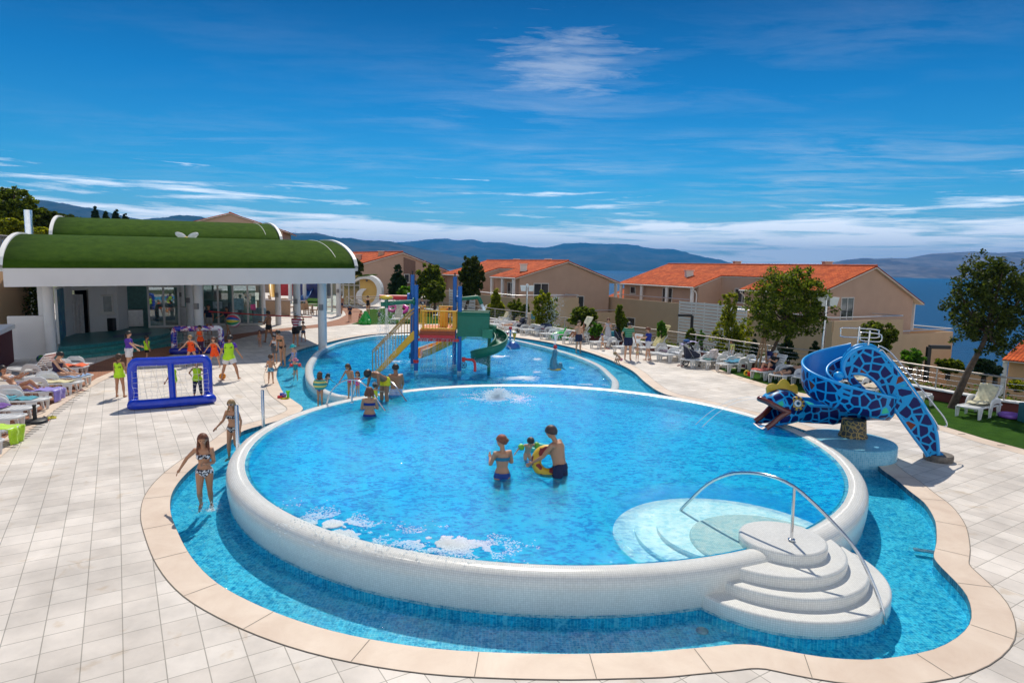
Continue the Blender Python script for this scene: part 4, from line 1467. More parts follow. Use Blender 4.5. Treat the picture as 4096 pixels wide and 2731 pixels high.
# blue painted door leaf, open
pa, pb = at(236, 1376, ST_Z), at(268, 1338, ST_Z)
mt, t, b = newmat('mural')
tcn = _n(t, 'ShaderNodeTexCoord')
nn = _n(t, 'ShaderNodeTexNoise', Scale=1.7, Detail=5.0, Distortion=1.5)
t.links.new(tcn.outputs['Object'], nn.inputs['Vector'])
rp = _n(t, 'ShaderNodeValToRGB')
rp.color_ramp.elements[0].position = 0.35
rp.color_ramp.elements[0].color = (0.01, 0.10, 0.22, 1)
rp.color_ramp.elements[1].position = 0.72
rp.color_ramp.elements[1].color = (0.30, 0.34, 0.16, 1)
for q_, c_ in ((0.5, (0.02, 0.20, 0.36, 1)), (0.6, (0.04, 0.28, 0.30, 1)), (0.66, (0.25, 0.30, 0.36, 1))):
 x = rp.color_ramp.elements.new(q_)
 x.color = c_
t.links.new(nn.outputs[0], rp.inputs[0])
t.links.new(rp.outputs[0], b.inputs['Base Color'])
dm = MB()
dm.wallseg(pa, pb, ST_Z + 0.05, 2.95, 0.07)
mu = dm.build('painted_door', mt, club)
dm = MB()
dm.wallseg(pa - (pb - pa).normalized() * 0.10, pa, ST_Z + 0.02, 3.0, 0.1)
dm.wallseg(pb, pb + (pb - pa).normalized() * 0.10, ST_Z + 0.02, 3.0, 0.1)
dm.wallseg(pa - (pb - pa).normalized() * 0.10, pb + (pb - pa).normalized() * 0.10, 2.99, 3.06, 0.1)
dm.build('door_frame', WHITE, mu)
# tilted window in the white wall
wp = wa[3].lerp(wa[2], 0.12)
window(club, Vector((wp.x, wp.y, 1.95)) - fn * 0.11, fu, 0.92, 1.05, -fn, 0, pane=M('frosted_glass', (0.20, 0.24, 0.25), 0.3, var=0.3, scale=2))
# shop front
GF = M('shop_frame', (0.62, 0.61, 0.60), 0.5, var=0.03)
def glazing(a_, b_, z0, z1, n_, lab_parts='glass_front', transom=0.45):
 a_, b_ = Vector((a_.x, a_.y, 0)), Vector((b_.x, b_.y, 0))
 fr = MB()
 d_ = (b_ - a_).normalized()
 for i in range(n_ + 1):
  p = a_.lerp(b_, i / n_)
  fr.box((p.x, p.y, (z0 + z1) / 2), (0.11, 0.12, z1 - z0), rz=atan2(d_.y, d_.x))
 for z_, h_ in ((z0 + 0.06, 0.12), (z1 - 0.06, 0.12), (z1 - transom, 0.14)):
  for i in range(n_):
   p, q = a_.lerp(b_, i / n_) + d_ * 0.055, a_.lerp(b_, (i + 1) / n_) - d_ * 0.055
   fr.wallseg(p, q, z_ - h_ / 2, z_ + h_ / 2, 0.10)
 f_ = fr.build('glass_front', GF, club)
 for i in range(n_):
  p, q = a_.lerp(b_, i / n_) + d_ * 0.056, a_.lerp(b_, (i + 1) / n_) - d_ * 0.056
  MB().wallseg(p, q, z0 + 0.125, z1 - 0.125, 0.012).build('pane', CLEAR, f_)
 return f_
g0, g1 = at(508, 1312, ST_Z), at(718, 1306, ST_Z)
g0, g1 = Vector((g0.x, g0.y, 0)), Vector((g1.x, g1.y, 0))
glazing(g0.lerp(g1, 0.42), g1, 0.4, 3.3, 2, transom=0.4)
glazing(g0, g0.lerp(g1, 0.42), 2.9, 3.3, 1, transom=0.2)
h0, h1 = at(815, 1300), at(1052, 1299)
glazing(h0, h1, 0.0, 3.3, 4)
# interiors seen through the glass
mb = MB()
mb.wallseg(g0 + fn * 3.6, h1 + fn * 3.5, 0.0, 3.4, 0.15)
mb.build('inner_wall', M('teal_wall', (0.10, 0.22, 0.20), 0.8, var=0.2), club)
mb = MB()
q0 = g0 + fn * 1.0 + fu * 0.2
mb.box((q0.x, q0.y, 0.95), (1.3, 0.9, 1.0), rz=atan2(fu.y, fu.x))
q1 = g0 + fn * 1.3 + fu * 3.0
mb.box((q1.x, q1.y, 1.0), (2.6, 0.9, 1.1), rz=atan2(fu.y, fu.x))
mb.build('ice_cream_counter', M('counter_metal', (0.32, 0.33, 0.34), 0.35, metal=0.5), club)
mb = MB()
for i, (s_, h_) in enumerate(((0.8, 1.2), (2.3, 1.5), (3.9, 1.1))):
 q = h0 + (h1 - h0).normalized() * s_ + fn * 1.6
 mb.box((q.x, q.y, h_ / 2), (0.9, 0.6, h_), rz=atan2(fu.y, fu.x))
mb.build('shop_shelves', M('shelf_blue', (0.16, 0.26, 0.34), 0.6, var=0.6, scale=3), club)
for x_, y_, c_, w_, h_ in ((955, 1216, (0.18, 0.36, 0.44), 0.62, 0.80), (1012, 1228, (0.75, 0.10, 0.32), 0.34, 0.40), (870, 1220, (0.30, 0.40, 0.46), 0.6, 0.5)):
 p = atp(x_, y_, h0, h1 - h0) - fn * 0.05
 MB().box(p, (w_, 0.02, h_), rz=atan2((h1 - h0).y, (h1 - h0).x)).build('poster', M('poster_%d' % x_, c_, 0.6, var=0.4, scale=5), club)
# teal stage with two steps
TEAL = tilemat('teal_tile', [(0.020, 0.20, 0.21), (0.035, 0.27, 0.27)], 0.06, mortar=(0.03, 0.15, 0.17), msize=0.004, rough=0.35, var_scale=0.8)
TEAL2 = tilemat('teal_tile_riser', [(0.03, 0.24, 0.22), (0.06, 0.30, 0.28)], 0.12, mortar=(0.03, 0.15, 0.17), msize=0.004, rough=0.35)
stg = thing('stage', 'teal tiled stage with two curved steps under the pavilion', 'stage', tuple(at(450, 1380)))
back = [at(700, 1316, ST_Z), at(600, 1311, ST_Z), wa[5], wa[3], wa[1], at(250, 1350, ST_Z)]
b2 = [Vector((p.x, p.y, 0)) for p in back]
lo_ = [(217, 1431), (300, 1425), (400, 1414), (500, 1402), (600, 1387), (680, 1374), (722, 1358), (734, 1340), (722, 1322)]
mi_ = [(226, 1408), (300, 1402), (400, 1392), (500, 1380), (590, 1367), (660, 1354), (700, 1340), (706, 1328), (698, 1318)]
hi_ = [(234, 1388), (300, 1383), (400, 1373), (500, 1361), (580, 1350), (640, 1340), (672, 1330), (680, 1322), (676, 1315)]
p1 = [Vector((p.x, p.y, 0)) for p in spline(V2(lo_, 0.14), step=0.4)] + b2
p2 = [Vector((p.x, p.y, 0)) for p in spline(V2(mi_, 0.28), step=0.4)] + b2
p3 = [Vector((p.x, p.y, 0)) for p in spline(V2(hi_, ST_Z), step=0.4)] + b2
MB().prism(p1, 0.0, 0.14).build('step', TEAL2, stg)
MB().prism(p2, 0.139, 0.28).build('step', TEAL2, stg)
MB().prism(p3, 0.279, ST_Z).build('floor', TEAL, stg)
q = [at(450, 1352, ST_Z), at(600, 1338, ST_Z), at(610, 1328, ST_Z), at(455, 1341, ST_Z)]
MB().sheet([q], ST_Z + 0.004).build('inlay', M('blue_inlay', (0.015, 0.07, 0.20), 0.4, var=0.2), stg)
# low white wall and red retaining wall at the far left, thin post
a_, b_ = at(42, 1436), at(193, 1430)
tag(MB().wallseg(a_, b_, 0, 1.9, 0.2).build('low_wall', CLUBW), 'plain white garden wall left of the first round column', 'wall')
a_, b_ = at(-130, 1560), at(40, 1446)
rw = thing('retaining_wall', 'dark red wall with pale capping at the left edge', 'wall', tuple(b_))
MB().wallseg(a_, b_, 0, 1.45, 0.3).build('wall', M('dark_red_plaster', (0.11, 0.022, 0.026), 0.85), rw)
MB().wallseg(a_, b_, 1.45, 1.62, 0.55).build('capping', WHITE, rw)
p = at(166, 1433) + fn * 1.2
tag(MB().box((p.x, p.y, 1.7), (0.22, 0.16, 3.4)).build('post', GF), 'slim pale post beside the first column', 'post')
# grille fence and tall pipe left of the vaults
p = atd(118, 940, 36)
tag(MB().lathe((p.x, p.y, 0), [(0.20, 0), (0.20, 7.1)], 14).build('flue_pipe', STEEL), 'grey metal pipe rising behind the left arch', 'pipe')
tf = thing('terrace_fence', 'slatted grey fence on a pale wall behind the left arch', 'fence', (-27, 31, 0))
a_, b_ = atd(-60, 925, 30), atd(88, 945, 34)
MB().wallseg(a_, b_, 0, 3.9, 0.3).build('wall', STUCCO3, tf)
mb = MB()
for i in range(14):
 q = a_.lerp(b_, i / 13)
 mb.bar(Vector((q.x, q.y, 3.9)), Vector((q.x, q.y, 5.5)), 0.07)
mb.tube([Vector((a_.x, a_.y, 5.5)), Vector((b_.x, b_.y, 5.5))], 0.05, 6)
mb.build('bars', M('fence_grey', (0.20, 0.18, 0.17), 0.6), tf)
# back terrace: canopy columns join further back, moon pavilion
mp_ = thing('moon_pavilion', 'small pavilion with white crescent on a yellow round wall', 'pavilion', tuple(at(1470, 1222)))
D_ = 66.0
cxy = atd(1473, 1170, D_)
shell = [atd(x_, y_, D_) for x_, y_ in [(1405, 1122), (1432, 1106), (1462, 1100), (1492, 1106), (1514, 1124), (1525, 1150), (1525, 1178), (1514, 1204), (1492, 1220), (1455, 1222)]]
inner = [atd(x_, y_, D_) for x_, y_ in [(1455, 1216), (1484, 1212), (1500, 1195), (1507, 1172), (1506, 1150), (1496, 1130), (1478, 1118), (1458, 1115), (1436, 1119), (1408, 1133)]]
shell, inner = spline(shell, step=0.3), spline(inner, step=0.3)
MB().plate(shell + inner, Vector((0, 1.2, 0))).build('shell', WHITE, mp_)
yb = [atd(x_, y_, D_ + 0.5) for x_, y_ in [(1440, 1119), (1458, 1114), (1480, 1118), (1498, 1130), (1508, 1150), (1508, 1174), (1501, 1197), (1485, 1214), (1457, 1219), (1440, 1219)]]
MB().plate(yb, Vector((0, 0.3, 0))).build('round_wall', M('ochre_plaster', (0.66, 0.42, 0.13), 0.85, var=0.05), mp_)
cr_o = [atd(x_, y_, D_ + 0.3) for x_, y_ in [(1466, 1156), (1446, 1154), (1430, 1166), (1424, 1182), (1426, 1200), (1438, 1214), (1460, 1220)]]
cr_i = [atd(x_, y_, D_ + 0.3) for x_, y_ in [(1460, 1214), (1450, 1205), (1446, 1190), (1448, 1176), (1455, 1164)]]
MB().plate(spline(cr_o, step=0.3) + spline(cr_i, step=0.3), Vector((0, 0.2, 0))).build('crescent', WHITE, mp_)
a_, b_ = atd(1352, 1222, D_ + 1), atd(1440, 1220, D_ + 1)
fr = MB()
for i in range(5):
 q = a_.lerp(b_, i / 4)
 fr.box((q.x, q.y, 1.5), (0.10, 0.1, 3.0))
for z_ in (0.06, 2.2, 2.95):
 fr.wallseg(a_, b_, z_ - 0.05, z_ + 0.05, 0.08)
f_ = fr.build('glass_front', GF, mp_)
MB().wallseg(a_ + Vector((0, 0.06, 0)), b_ + Vector((0, 0.06, 0)), 0.1, 2.9, 0.02).build('pane', CLEAR, f_)
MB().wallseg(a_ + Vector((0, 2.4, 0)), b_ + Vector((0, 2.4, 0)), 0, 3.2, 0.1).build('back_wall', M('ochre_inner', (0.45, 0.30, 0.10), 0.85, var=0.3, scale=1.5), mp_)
rf_ = [atd(x_, y_, D_ - 0.1) for x_, y_ in [(1340, 1118), (1405, 1120), (1432, 1104), (1462, 1098), (1478, 1100)]]
MB().plate(spline(rf_, step=0.4) + [rf_[-1] + Vector((0, 0, -0.05)), rf_[2] + Vector((0, 0, -0.1)), rf_[1] + Vector((0, 0, -0.12)), rf_[0] + Vector((0, 0, -0.12))], Vector((0, 4, 0))).build('grass_roof', mt2, mp_)
MB().ball(atd(1467, 1122, D_ + 0.2), 0.12).build('round_lamp', M('lamp_dark', (0.1, 0.1, 0.1), 0.4), mp_)
# beams and glass walls at the far side of the covered terrace
bt = thing('terrace_screen', 'pale frame of beams and folding glass doors behind the café chairs', 'glass screen', tuple(at(1200, 1240)))
mb = MB()
p0, p1 = at(1060, 1226), at(1350, 1262)
p0, p1 = Vector((p0.x, p0.y, 0)), Vector((p1.x, p1.y, 0))
mb.wallseg(p0, p1, 3.05, 3.42, 0.3)
mb.build('beam', GF, bt)
q0, q1 = at(1305, 1244), at(1352, 1250)
mb = MB()
for q in (q0, q0.lerp(q1, 0.5), q1):
 mb.box((q.x, q.y, 1.5), (0.14, 0.14, 3.0))
mb.build('door_frame', GF, bt)
MB().wallseg(q0, q1, 0.1, 2.9, 0.02).build('pane', CLEAR, bt)
# ================================================================ climbing tower, slides, water toys
BLUEP = M('tower_blue', (0.002, 0.115, 0.40), 0.5, var=0.05, coat=0.05)
YEL = M('tower_yellow', (0.80, 0.42, 0.015), 0.4, var=0.08, coat=0.3)
ORG_ = M('tower_orange', (0.75, 0.20, 0.02), 0.5, var=0.08)
REDP = M('tower_red', (0.58, 0.018, 0.022), 0.4, var=0.08, coat=0.3)
GRN = M('tower_green', (0.003, 0.15, 0.085), 0.5, var=0.06, coat=0.05)
BLK = M('black_rubber', (0.015, 0.015, 0.017), 0.5)
def A_(x_, y_, Y):
 return atd(1400 + x_ / 2.94, 1000 + y_ / 2.94, Y)
tw = thing('climbing_tower', 'blue posted water climbing tower with yellow stair and green slide', 'play tower', (-3.1, 27.3, 0.0))
posts = {'FL': (-4.02, 26.33), 'FR': (-2.21, 26.45), 'BL': (-4.47, 28.2), 'BR': (-2.59, 28.24)}
tops = {'FL': 3.66, 'FR': 3.64, 'BL': 4.05, 'BR': 4.0}
for k2, (X, Y) in posts.items():
 h = tops[k2]
 p_ = MB().lathe((X, Y, 0), [(0.088, -0.2), (0.088, h)], 16).build('post', BLUEP, tw)
 MB().lathe((X, Y, 0), [(0.025, h), (0.025, h + 0.10), (0.045, h + 0.13), (0.045, h + 0.17)], 10).build('cap', BLK, p_)
 MB().lathe((X, Y, 0), [(0.092, -0.2), (0.092, 0.06)], 16).build('footing', WHITE, p_)
PZ = 1.80
px0, px1, py0, py1 = -3.86, -2.38, 26.25, 28.3
dk = MB()
n_ = 9
for i in range(n_):
 dk.box((px0 + (i + 0.5) * (px1 - px0) / n_, (py0 + py1) / 2, PZ), ((px1 - px0) / n_ - 0.012, py1 - py0, 0.07))
dk.build('deck', ORG_, tw)
MB().box(((px0 + px1) / 2, py0 + 0.08, PZ - 0.14), (px1 - px0, 0.10, 0.20)).build('front_board', M('deck_board', (0.30, 0.06, 0.02), 0.6), tw)
MB().box(((px0 + px1) / 2, py0 + 0.04, PZ - 0.27), (px1 - px0 - 0.02, 0.22, 0.13)).build('water_tray', REDP, tw)
mb = MB().box((-3.115, 26.36, PZ - 0.42), (1.78, 0.12, 0.11))
mb.build('crossbeam', REDP, tw)
MB().box((-3.5, 28.2, PZ - 0.42), (1.78, 0.12, 0.11)).build('crossbeam', REDP, tw)
# railings of bars
RT = PZ + 0.80
def railing_panel(a, b_, z0, z1, n_, mat=YEL, r=0.016, name='railing', par=tw):
 a, b_ = Vector(a), Vector(b_)
 m_ = MB()
 for i in range(n_ + 1):
  p = a.lerp(b_, i / n_)
  m_.tube([Vector((p.x, p.y, z0)), Vector((p.x, p.y, z1))], r, 6)
 for z_ in (z0, z1):
  m_.tube([Vector((a.x, a.y, z_)), Vector((b_.x, b_.y, z_))], 0.028, 8)
 return m_.build(name, mat, par)
railing_panel((-3.80, 26.22, 0), (-2.36, 26.22, 0), PZ + 0.07, RT, 12)
railing_panel((-2.36, 26.25, 0), (-2.36, 28.2, 0), PZ + 0.07, RT, 10)
railing_panel((-3.3, 28.35, 0), (-2.5, 28.35, 0), PZ + 0.07, RT + 0.06, 6)
railing_panel((-4.4, 28.35, 0), (-3.9, 28.35, 0), PZ + 0.07, RT + 0.06, 4)
for X in (-3.72, -2.42):
 MB().box((X, 26.32, PZ + 0.42), (0.10, 0.05, 0.78)).build('side_panel', YEL, tw)
MB().box((-3.02, 27.6, PZ + 0.42), (0.32, 0.06, 0.86)).build('entry_panel', YEL, tw)
MB().box((-2.84, 27.5, PZ + 0.42), (0.06, 0.2, 0.86)).build('entry_panel', ORG_, tw)
# stair
sp = thing
YS = 26.30
s0, s1 = A_(300, 1430, YS), A_(745, 985, YS)
s0.z, s1.z = -0.10, PZ - 0.12
for dy in (0.0, 0.62):
 a_, b_ = s0 + Vector((0, dy, 0)), s1 + Vector((0, dy, 0))
 MB().plate([a_ + Vector((-0.12, 0, 0)), a_ + Vector((0.14, 0, 0)), b_ + Vector((0.16, 0, -0.14)), b_ + Vector((0.16, 0, 0.03)), b_ + Vector((-0.02, 0, 0.06))], Vector((0, 0.05, 0))).build('stringer', YEL, tw)
for i in range(9):
 p = s0.lerp(s1, (i + 0.5) / 9)
 MB().box((p.x + 0.05, p.y + 0.335, p.z + 0.02), (0.20, 0.56, 0.035)).build('tread', REDP, tw)
for dy, up_ in ((0.0, 0.0), (0.64, 0.0)):
 a_, b_ = s0 + Vector((-0.12, dy, 0)), s1 + Vector((0.0, dy, 0))
 H_ = 0.98
 m_ = MB()
 m_.tube([a_, a_ + Vector((0, 0, H_)), b_ + Vector((-0.08, 0, H_ - 0.02)), b_ + Vector((0.12, 0, H_ - 0.02))], 0.022, 8)
 m_.tube([a_ + Vector((0, 0, H_ - 0.09)), b_ + Vector((-0.02, 0, H_ - 0.12))], 0.016, 8)
 for i in range(1, 14):
  p = a_.lerp(b_, i / 14)
  m_.tube([p + Vector((0, 0, 0.05)), p + Vector((0, 0, H_ - 0.1))], 0.009 if i != 7 else 0.02, 6)
 m_.tube([b_ + Vector((0.10, 0, 0)), b_ + Vector((0.10, 0, H_))], 0.03, 8)
 m_.build('stair_railing', M('rail_ochre', (0.50, 0.30, 0.08), 0.4, metal=0.3), tw)
# mushroom sprinkler on a green arm
ar = MB().tube([A_(765, 608, 26.3), A_(560, 618, 26.2), A_(362, 640, 26.1)], 0.088, 14)
arm = ar.build('arm', GRN, tw)
MB().tube([A_(430, 575, 26.1), A_(430, 682, 26.1)], 0.075, 12).build('riser', GRN, arm)
c_ = A_(427, 556, 26.1)
MB().lathe(c_, [(0.02, -0.085), (0.20, -0.08), (0.285, -0.03), (0.29, 0.0), (0.24, 0.055), (0.12, 0.09), (0.01, 0.095)], 22).build('mushroom_cap', M('cap_yellow', (0.75, 0.47, 0.02), 0.35, coat=0.4), arm)
MB().lathe((-4.02, 26.33, A_(755, 600, 26.3).z), [(0.0, 0)], 3)
MB().tube([A_(742, 606, 26.28), A_(762, 605, 26.28)], 0.155, 16).build('flange', GRN, arm)
lg = MB()
for dx in (-18, 2, 20):
 lg.tube([A_(430 + dx * 0.6, 680, 26.1), A_(430 + dx, 980, 26.1), A_(430 + dx, 1380, 26.0)], 0.012, 6)
lg.build('support_pipes', STEEL, arm)
MB().tube([A_(430, 660, 26.15), A_(430, 770, 26.15)], 0.05, 8).build('steel_neck', STEEL, arm)
# long red pipe behind
rp_ = MB().tube([A_(345, 555, 28.0), A_(690, 562, 28.3)], 0.115, 14).build('red_pipe', REDP, tw)
MB().tube([A_(680, 562, 28.2), A_(706, 562, 28.2)], 0.22, 16).build('flange', BLUEP, rp_)
# green outlet pipe on the right
ob_ = MB().tube([A_(1270, 578, 28.2), A_(1500, 555, 28.0), A_(1515, 565, 28.0), A_(1548, 635, 28.0)], 0.085, 12).build('outlet_pipe', GRN, tw)
MB().tube([A_(1255, 578, 28.2), A_(1272, 578, 28.2)], 0.15, 14).build('flange', BLUEP, ob_)
# green slide: straight box, then a clockwise turn down to the water
gs = thing('green_slide', 'dark green trough slide curling down beside the climbing tower', 'slide', (-1.2, 27.3, 0))
bx0, bx1 = A_(1262, 740, 26.35), A_(1635, 740, 26.35)
zb, zt = A_(1450, 1020, 26.35).z, A_(1450, 738, 26.35).z
for Y in (26.35, 27.35):
 MB().plate([Vector((bx0.x, Y, zb)), Vector((bx1.x, Y, zb)), Vector((bx1.x, Y, zt)), Vector((bx0.x, Y, zt))], Vector((0, 0.05, 0))).build('side_wall', GRN, gs)
 mm_ = MB()
 for dz in (0.0, -0.09):
  mm_.tube([Vector((bx0.x, Y + 0.0, zt + dz)), Vector((bx1.x, Y, zt + dz))], 0.035, 8)
 mm_.build('rim', GRN, gs)
MB().box(((bx0.x + bx1.x) / 2, 26.87, zb + 0.05), (bx1.x - bx0.x, 1.0, 0.05)).build('floor', GRN, gs)
MB().box((bx1.x - 0.05, 26.33, zb + 0.14), (0.42, 0.10, 0.36)).build('joint_box', M('green_light', (0.008, 0.20, 0.11), 0.35), gs)
def trough(path, hw, hi, ho, mat_in, mat_out, mat_rim, parent, nm=('trough', 'shell', 'rim'), tilt=None):
 """U shaped trough swept along path; ho is the height of the right-hand wall, hi of the left-hand one."""
 n_ = len(path)
 prof = [(-1, 1.0), (-1.0, 0.7), (-0.97, 0.42), (-0.86, 0.16), (-0.6, 0.02), (-0.25, 0), (0.25, 0), (0.6, 0.02), (0.86, 0.16), (0.97, 0.42), (1.0, 0.7), (1, 1.0)]
 def frame(i):
  a_, b_ = path[max(i - 1, 0)], path[min(i + 1, n_ - 1)]
  tg = Vector((b_.x - a_.x, b_.y - a_.y, 0)).normalized()
  return Vector((tg.y, -tg.x, 0))
 def P_(i, j, o):
  sd = frame(i)
  a_, h_ = prof[j]
  H = ho[i] if a_ > 0 else hi[i]
  w_ = hw[i] if isinstance(hw, list) else hw
  return path[i] + sd * (a_ * (w_ + o)) + Vector((0, 0, h_ * H - o * (1 if h_ < 0.1 else 0)))
 m = len(prof)
 inn, out_ = MB(), MB()
 for mb_, o in ((inn, 0.0), (out_, 0.035)):
  vs = [P_(i, j, o) for i in range(n_) for j in range(m)]
  fs = [(i * m + j, (i + 1) * m + j, (i + 1) * m + j + 1, i * m + j + 1) for i in range(n_ - 1) for j in range(m - 1)]
  if o == 0:
   fs = [tuple(reversed(f)) for f in fs]
  mb_.add(vs, fs, True)
 i_ = inn.build(nm[0], mat_in, parent)
 o_ = out_.build(nm[1], mat_out, parent)
 for j in (0, m - 1):
  r_ = MB().tube([P_(i, j, 0.018) for i in range(n_)], 0.038, 8)
  r_.build(nm[2], mat_rim, parent)
 return i_, o_
Cg = Vector((-0.98, 27.05, 0))
pth, hi_, ho_ = [], [], []
for i in range(4):
 pth.append(Vector((bx1.x - 0.1 + 0.12 * i, 27.78, 1.58 - 0.02 * i)))
for i in range(41):
 ph = radians(90 - 345 * i / 40)
 pth.append(Cg + Vector((0.52 * cos(ph) * (1 if i > 5 else 1), 0.72 * sin(ph), 1.48 - 1.32 * i / 40)))
nP = len(pth)
trough(pth, 0.24, [0.34] * nP, [0.34] * nP, GRN, GRN, GRN, gs)
MB().lathe((Cg.x, Cg.y, 0), [(0.07, -0.2), (0.07, 1.5)], 12).build('pole', GRN, gs)
# yellow slide under the platform
ys = thing('yellow_slide', 'short yellow trough slide seen under the tower platform', 'slide', (-3.5, 29.4, 0))
pth = spline([(-2.55, 28.5, 1.45), (-2.35, 29.3, 1.15), (-2.9, 29.95, 0.75), (-3.7, 29.9, 0.40), (-4.35, 29.25, 0.20)], step=0.12)
trough(pth, 0.26, [0.34] * len(pth), [0.34] * len(pth), YEL, YEL, YEL, ys)
# pipe with hand wheel
pi_ = thing('water_pipe', 'red bent pipe with dark hand wheel at the tower post', 'pipe', (-1.8, 26.4, 0))
p_ = spline([A_(1322, 1280, 26.4), A_(1400, 1287, 26.4), A_(1440, 1293, 26.4), A_(1464, 1318, 26.35), A_(1470, 1360, 26.35), A_(1470, 1430, 26.3)], step=0.05)
MB().tube(p_, 0.057, 12).build('pipe', REDP, pi_)
MB().tube([A_(1335, 1260, 26.4), A_(1335, 1310, 26.4)], 0.075, 12).build('valve', REDP, pi_)
mw = MB()
c_ = A_(1336, 1352, 26.25)
R90 = Matrix.Rotation(pi / 2, 3, 'X')
mw.torus(c_, 0.125, 0.014, 20, 6, R90)
for i in range(3):
 d_ = Vector((cos(i * pi / 3), 0, sin(i * pi / 3))) * 0.12
 mw.tube([c_ - d_, c_ + d_], 0.010, 6)
mw.build('hand_wheel', M('wheel_navy', (0.02, 0.03, 0.07), 0.4), pi_)
cl = MB().tube([Vector((-4.02, 26.33, 0.40)), Vector((-4.02, 26.33, 0.53))], 0.115, 14).build('clamp', REDP, tw)
cl2 = MB().torus(A_(702, 1240, 28.0), 0.13, 0.016, 18, 6, Matrix.Rotation(pi / 2, 3, 'Y')).build('hand_wheel', MATS['wheel_navy'], tw)
# bucket toy
bt_ = thing('bucket_spinner', 'blue dome with striped post, red ball and two tipping buckets', 'water toy', (-0.10, 35.0, 0))
bp_ = Vector((-0.10, 35.0, 0))
MB().lathe(bp_ + Vector((0.18, 0, 0)), [(0.40, -0.05), (0.385, 0.10), (0.30, 0.24), (0.16, 0.33), (0.0, 0.36)], 20).build('dome', M('dome_blue', (0.01, 0.12, 0.42), 0.35, coat=0.3), bt_)
for i in range(7):
 MB().lathe(bp_, [(0.052, 0.25 + 0.11 * i), (0.052, 0.36 + 0.11 * i)], 12).build('post_band', M('toy_pale_blue', (0.28, 0.52, 0.68), 0.4) if i % 2 else M('dome_blue'), bt_)
MB().ball(bp_ + Vector((0, 0, 1.10)), 0.10).build('ball', REDP, bt_)
for sx_, c_ in ((-0.21, REDP), (0.23, YEL)):
 b_ = MB().lathe(bp_ + Vector((sx_, -0.05, 0)), [(0.01, 0.42) if sx_ > 0 else (0.07, 0.62), (0.125, 0.86), (0.13, 0.88)], 14).build('bucket', c_, bt_)
 MB().torus(bp_ + Vector((sx_, -0.05, 0.88)), 0.125, 0.018, 16, 6).build('bucket_rim', M('toy_pale_blue'), b_)
MB().tube([bp_ + Vector((-0.28, 0, 0.92)), bp_ + Vector((0.3, 0, 0.92))], 0.015, 6).build('axle', STEEL, bt_)
# sitting seal
se = thing('seal_fountain', 'grey blue seal balancing a red ball on a yellow disc', 'water toy', (1.93, 27.6, 0))
c_ = Vector((1.93, 27.6, 0))
SEALM = M('seal_blue', (0.03, 0.20, 0.30), 0.35, var=0.35, scale=9, coat=0.3)
MB().lathe(c_ + Vector((0.02, 0, 0)), [(0.25, 0.0), (0.26, 0.05), (0.22, 0.09)], 20, sy=0.8).build('disc', YEL, se)
MB().tube(spline([c_ + Vector(q) for q in [(-0.02, 0, 0.06), (-0.06, 0, 0.2), (-0.08, 0, 0.42), (-0.05, -0.02, 0.62), (-0.03, -0.04, 0.76), (-0.03, -0.05, 0.86), (-0.03, -0.05, 0.92)]], step=0.05),
          [0.20, 0.205, 0.205, 0.19, 0.175, 0.16, 0.15, 0.14, 0.125, 0.12, 0.115, 0.115, 0.12, 0.115, 0.10, 0.085, 0.07, 0.055, 0.05, 0.045, 0.04, 0.03, 0.03, 0.03][:len(spline([c_ + Vector(q) for q in [(-0.02, 0, 0.06), (-0.06, 0, 0.2), (-0.08, 0, 0.42), (-0.05, -0.02, 0.62), (-0.03, -0.04, 0.76), (-0.03, -0.05, 0.86), (-0.03, -0.05, 0.92)]], step=0.05))], 14).build('body', SEALM, se)
MB().tube([c_ + Vector(q) for q in [(0.05, 0.02, 0.10), (0.18, 0.02, 0.12), (0.24, 0, 0.22), (0.22, -0.02, 0.34)]], [0.16, 0.13, 0.10, 0.07], 12).build('tail', SEALM, se)
for sx_ in (-1, 1):
 MB().ball(c_ + Vector((0.05 + sx_ * 0.28, -0.08, 0.11)), 0.13, 10, 6, (1.2, 0.6, 0.25), Matrix.Rotation(sx_ * 0.5, 3, 'Y')).build('flipper', SEALM, se)
MB().ball(c_ + Vector((-0.03, -0.05, 1.03)), 0.095).build('ball', REDP, se)
# ================================================================ blue snake slide
SN = M('snake_blue', (0.004, 0.235, 0.60), 0.4, var=0.05, coat=0.08)
SNR = M('snake_rim_blue', (0.006, 0.33, 0.74), 0.35, var=0.04, coat=0.1)
mt, t, b = newmat('snake_pattern')
MATS['snake_pattern'] = mt
tcn = _n(t, 'ShaderNodeTexCoord')
v1 = _n(t, 'ShaderNodeTexVoronoi', feature='DISTANCE_TO_EDGE')
v2 = _n(t, 'ShaderNodeTexVoronoi', feature='F1')
for v_ in (v1, v2):
 v_.inputs['Scale'].default_value = 4.3
 v_.inputs['Randomness'].default_value = 0.75
 t.links.new(tcn.outputs['Object'], v_.inputs['Vector'])
gt = _n(t, 'ShaderNodeMapRange')
gt.inputs[1].default_value = 0.085
gt.inputs[2].default_value = 0.10
t.links.new(v1.outputs[0], gt.inputs[0])
sp_ = _n(t, 'ShaderNodeSeparateColor')
t.links.new(v2.outputs['Color'], sp_.inputs[0])
rp = _n(t, 'ShaderNodeValToRGB')
rp.color_ramp.interpolation = 'CONSTANT'
rp.color_ramp.elements[0].color = (0.003, 0.009, 0.10, 1)
rp.color_ramp.elements[1].position = 0.90
rp.color_ramp.elements[1].color = (0.16, 0.03, 0.015, 1)
x = rp.color_ramp.elements.new(0.965)
x.color = (0.03, 0.50, 0.30, 1)
t.links.new(sp_.outputs[0], rp.inputs[0])
mx = _n(t, 'ShaderNodeMix', data_type='RGBA')
t.links.new(gt.outputs[0], mx.inputs[0])
mx.inputs[6].default_value = (0.006, 0.30, 0.66, 1)
t.links.new(rp.outputs[0], mx.inputs[7])
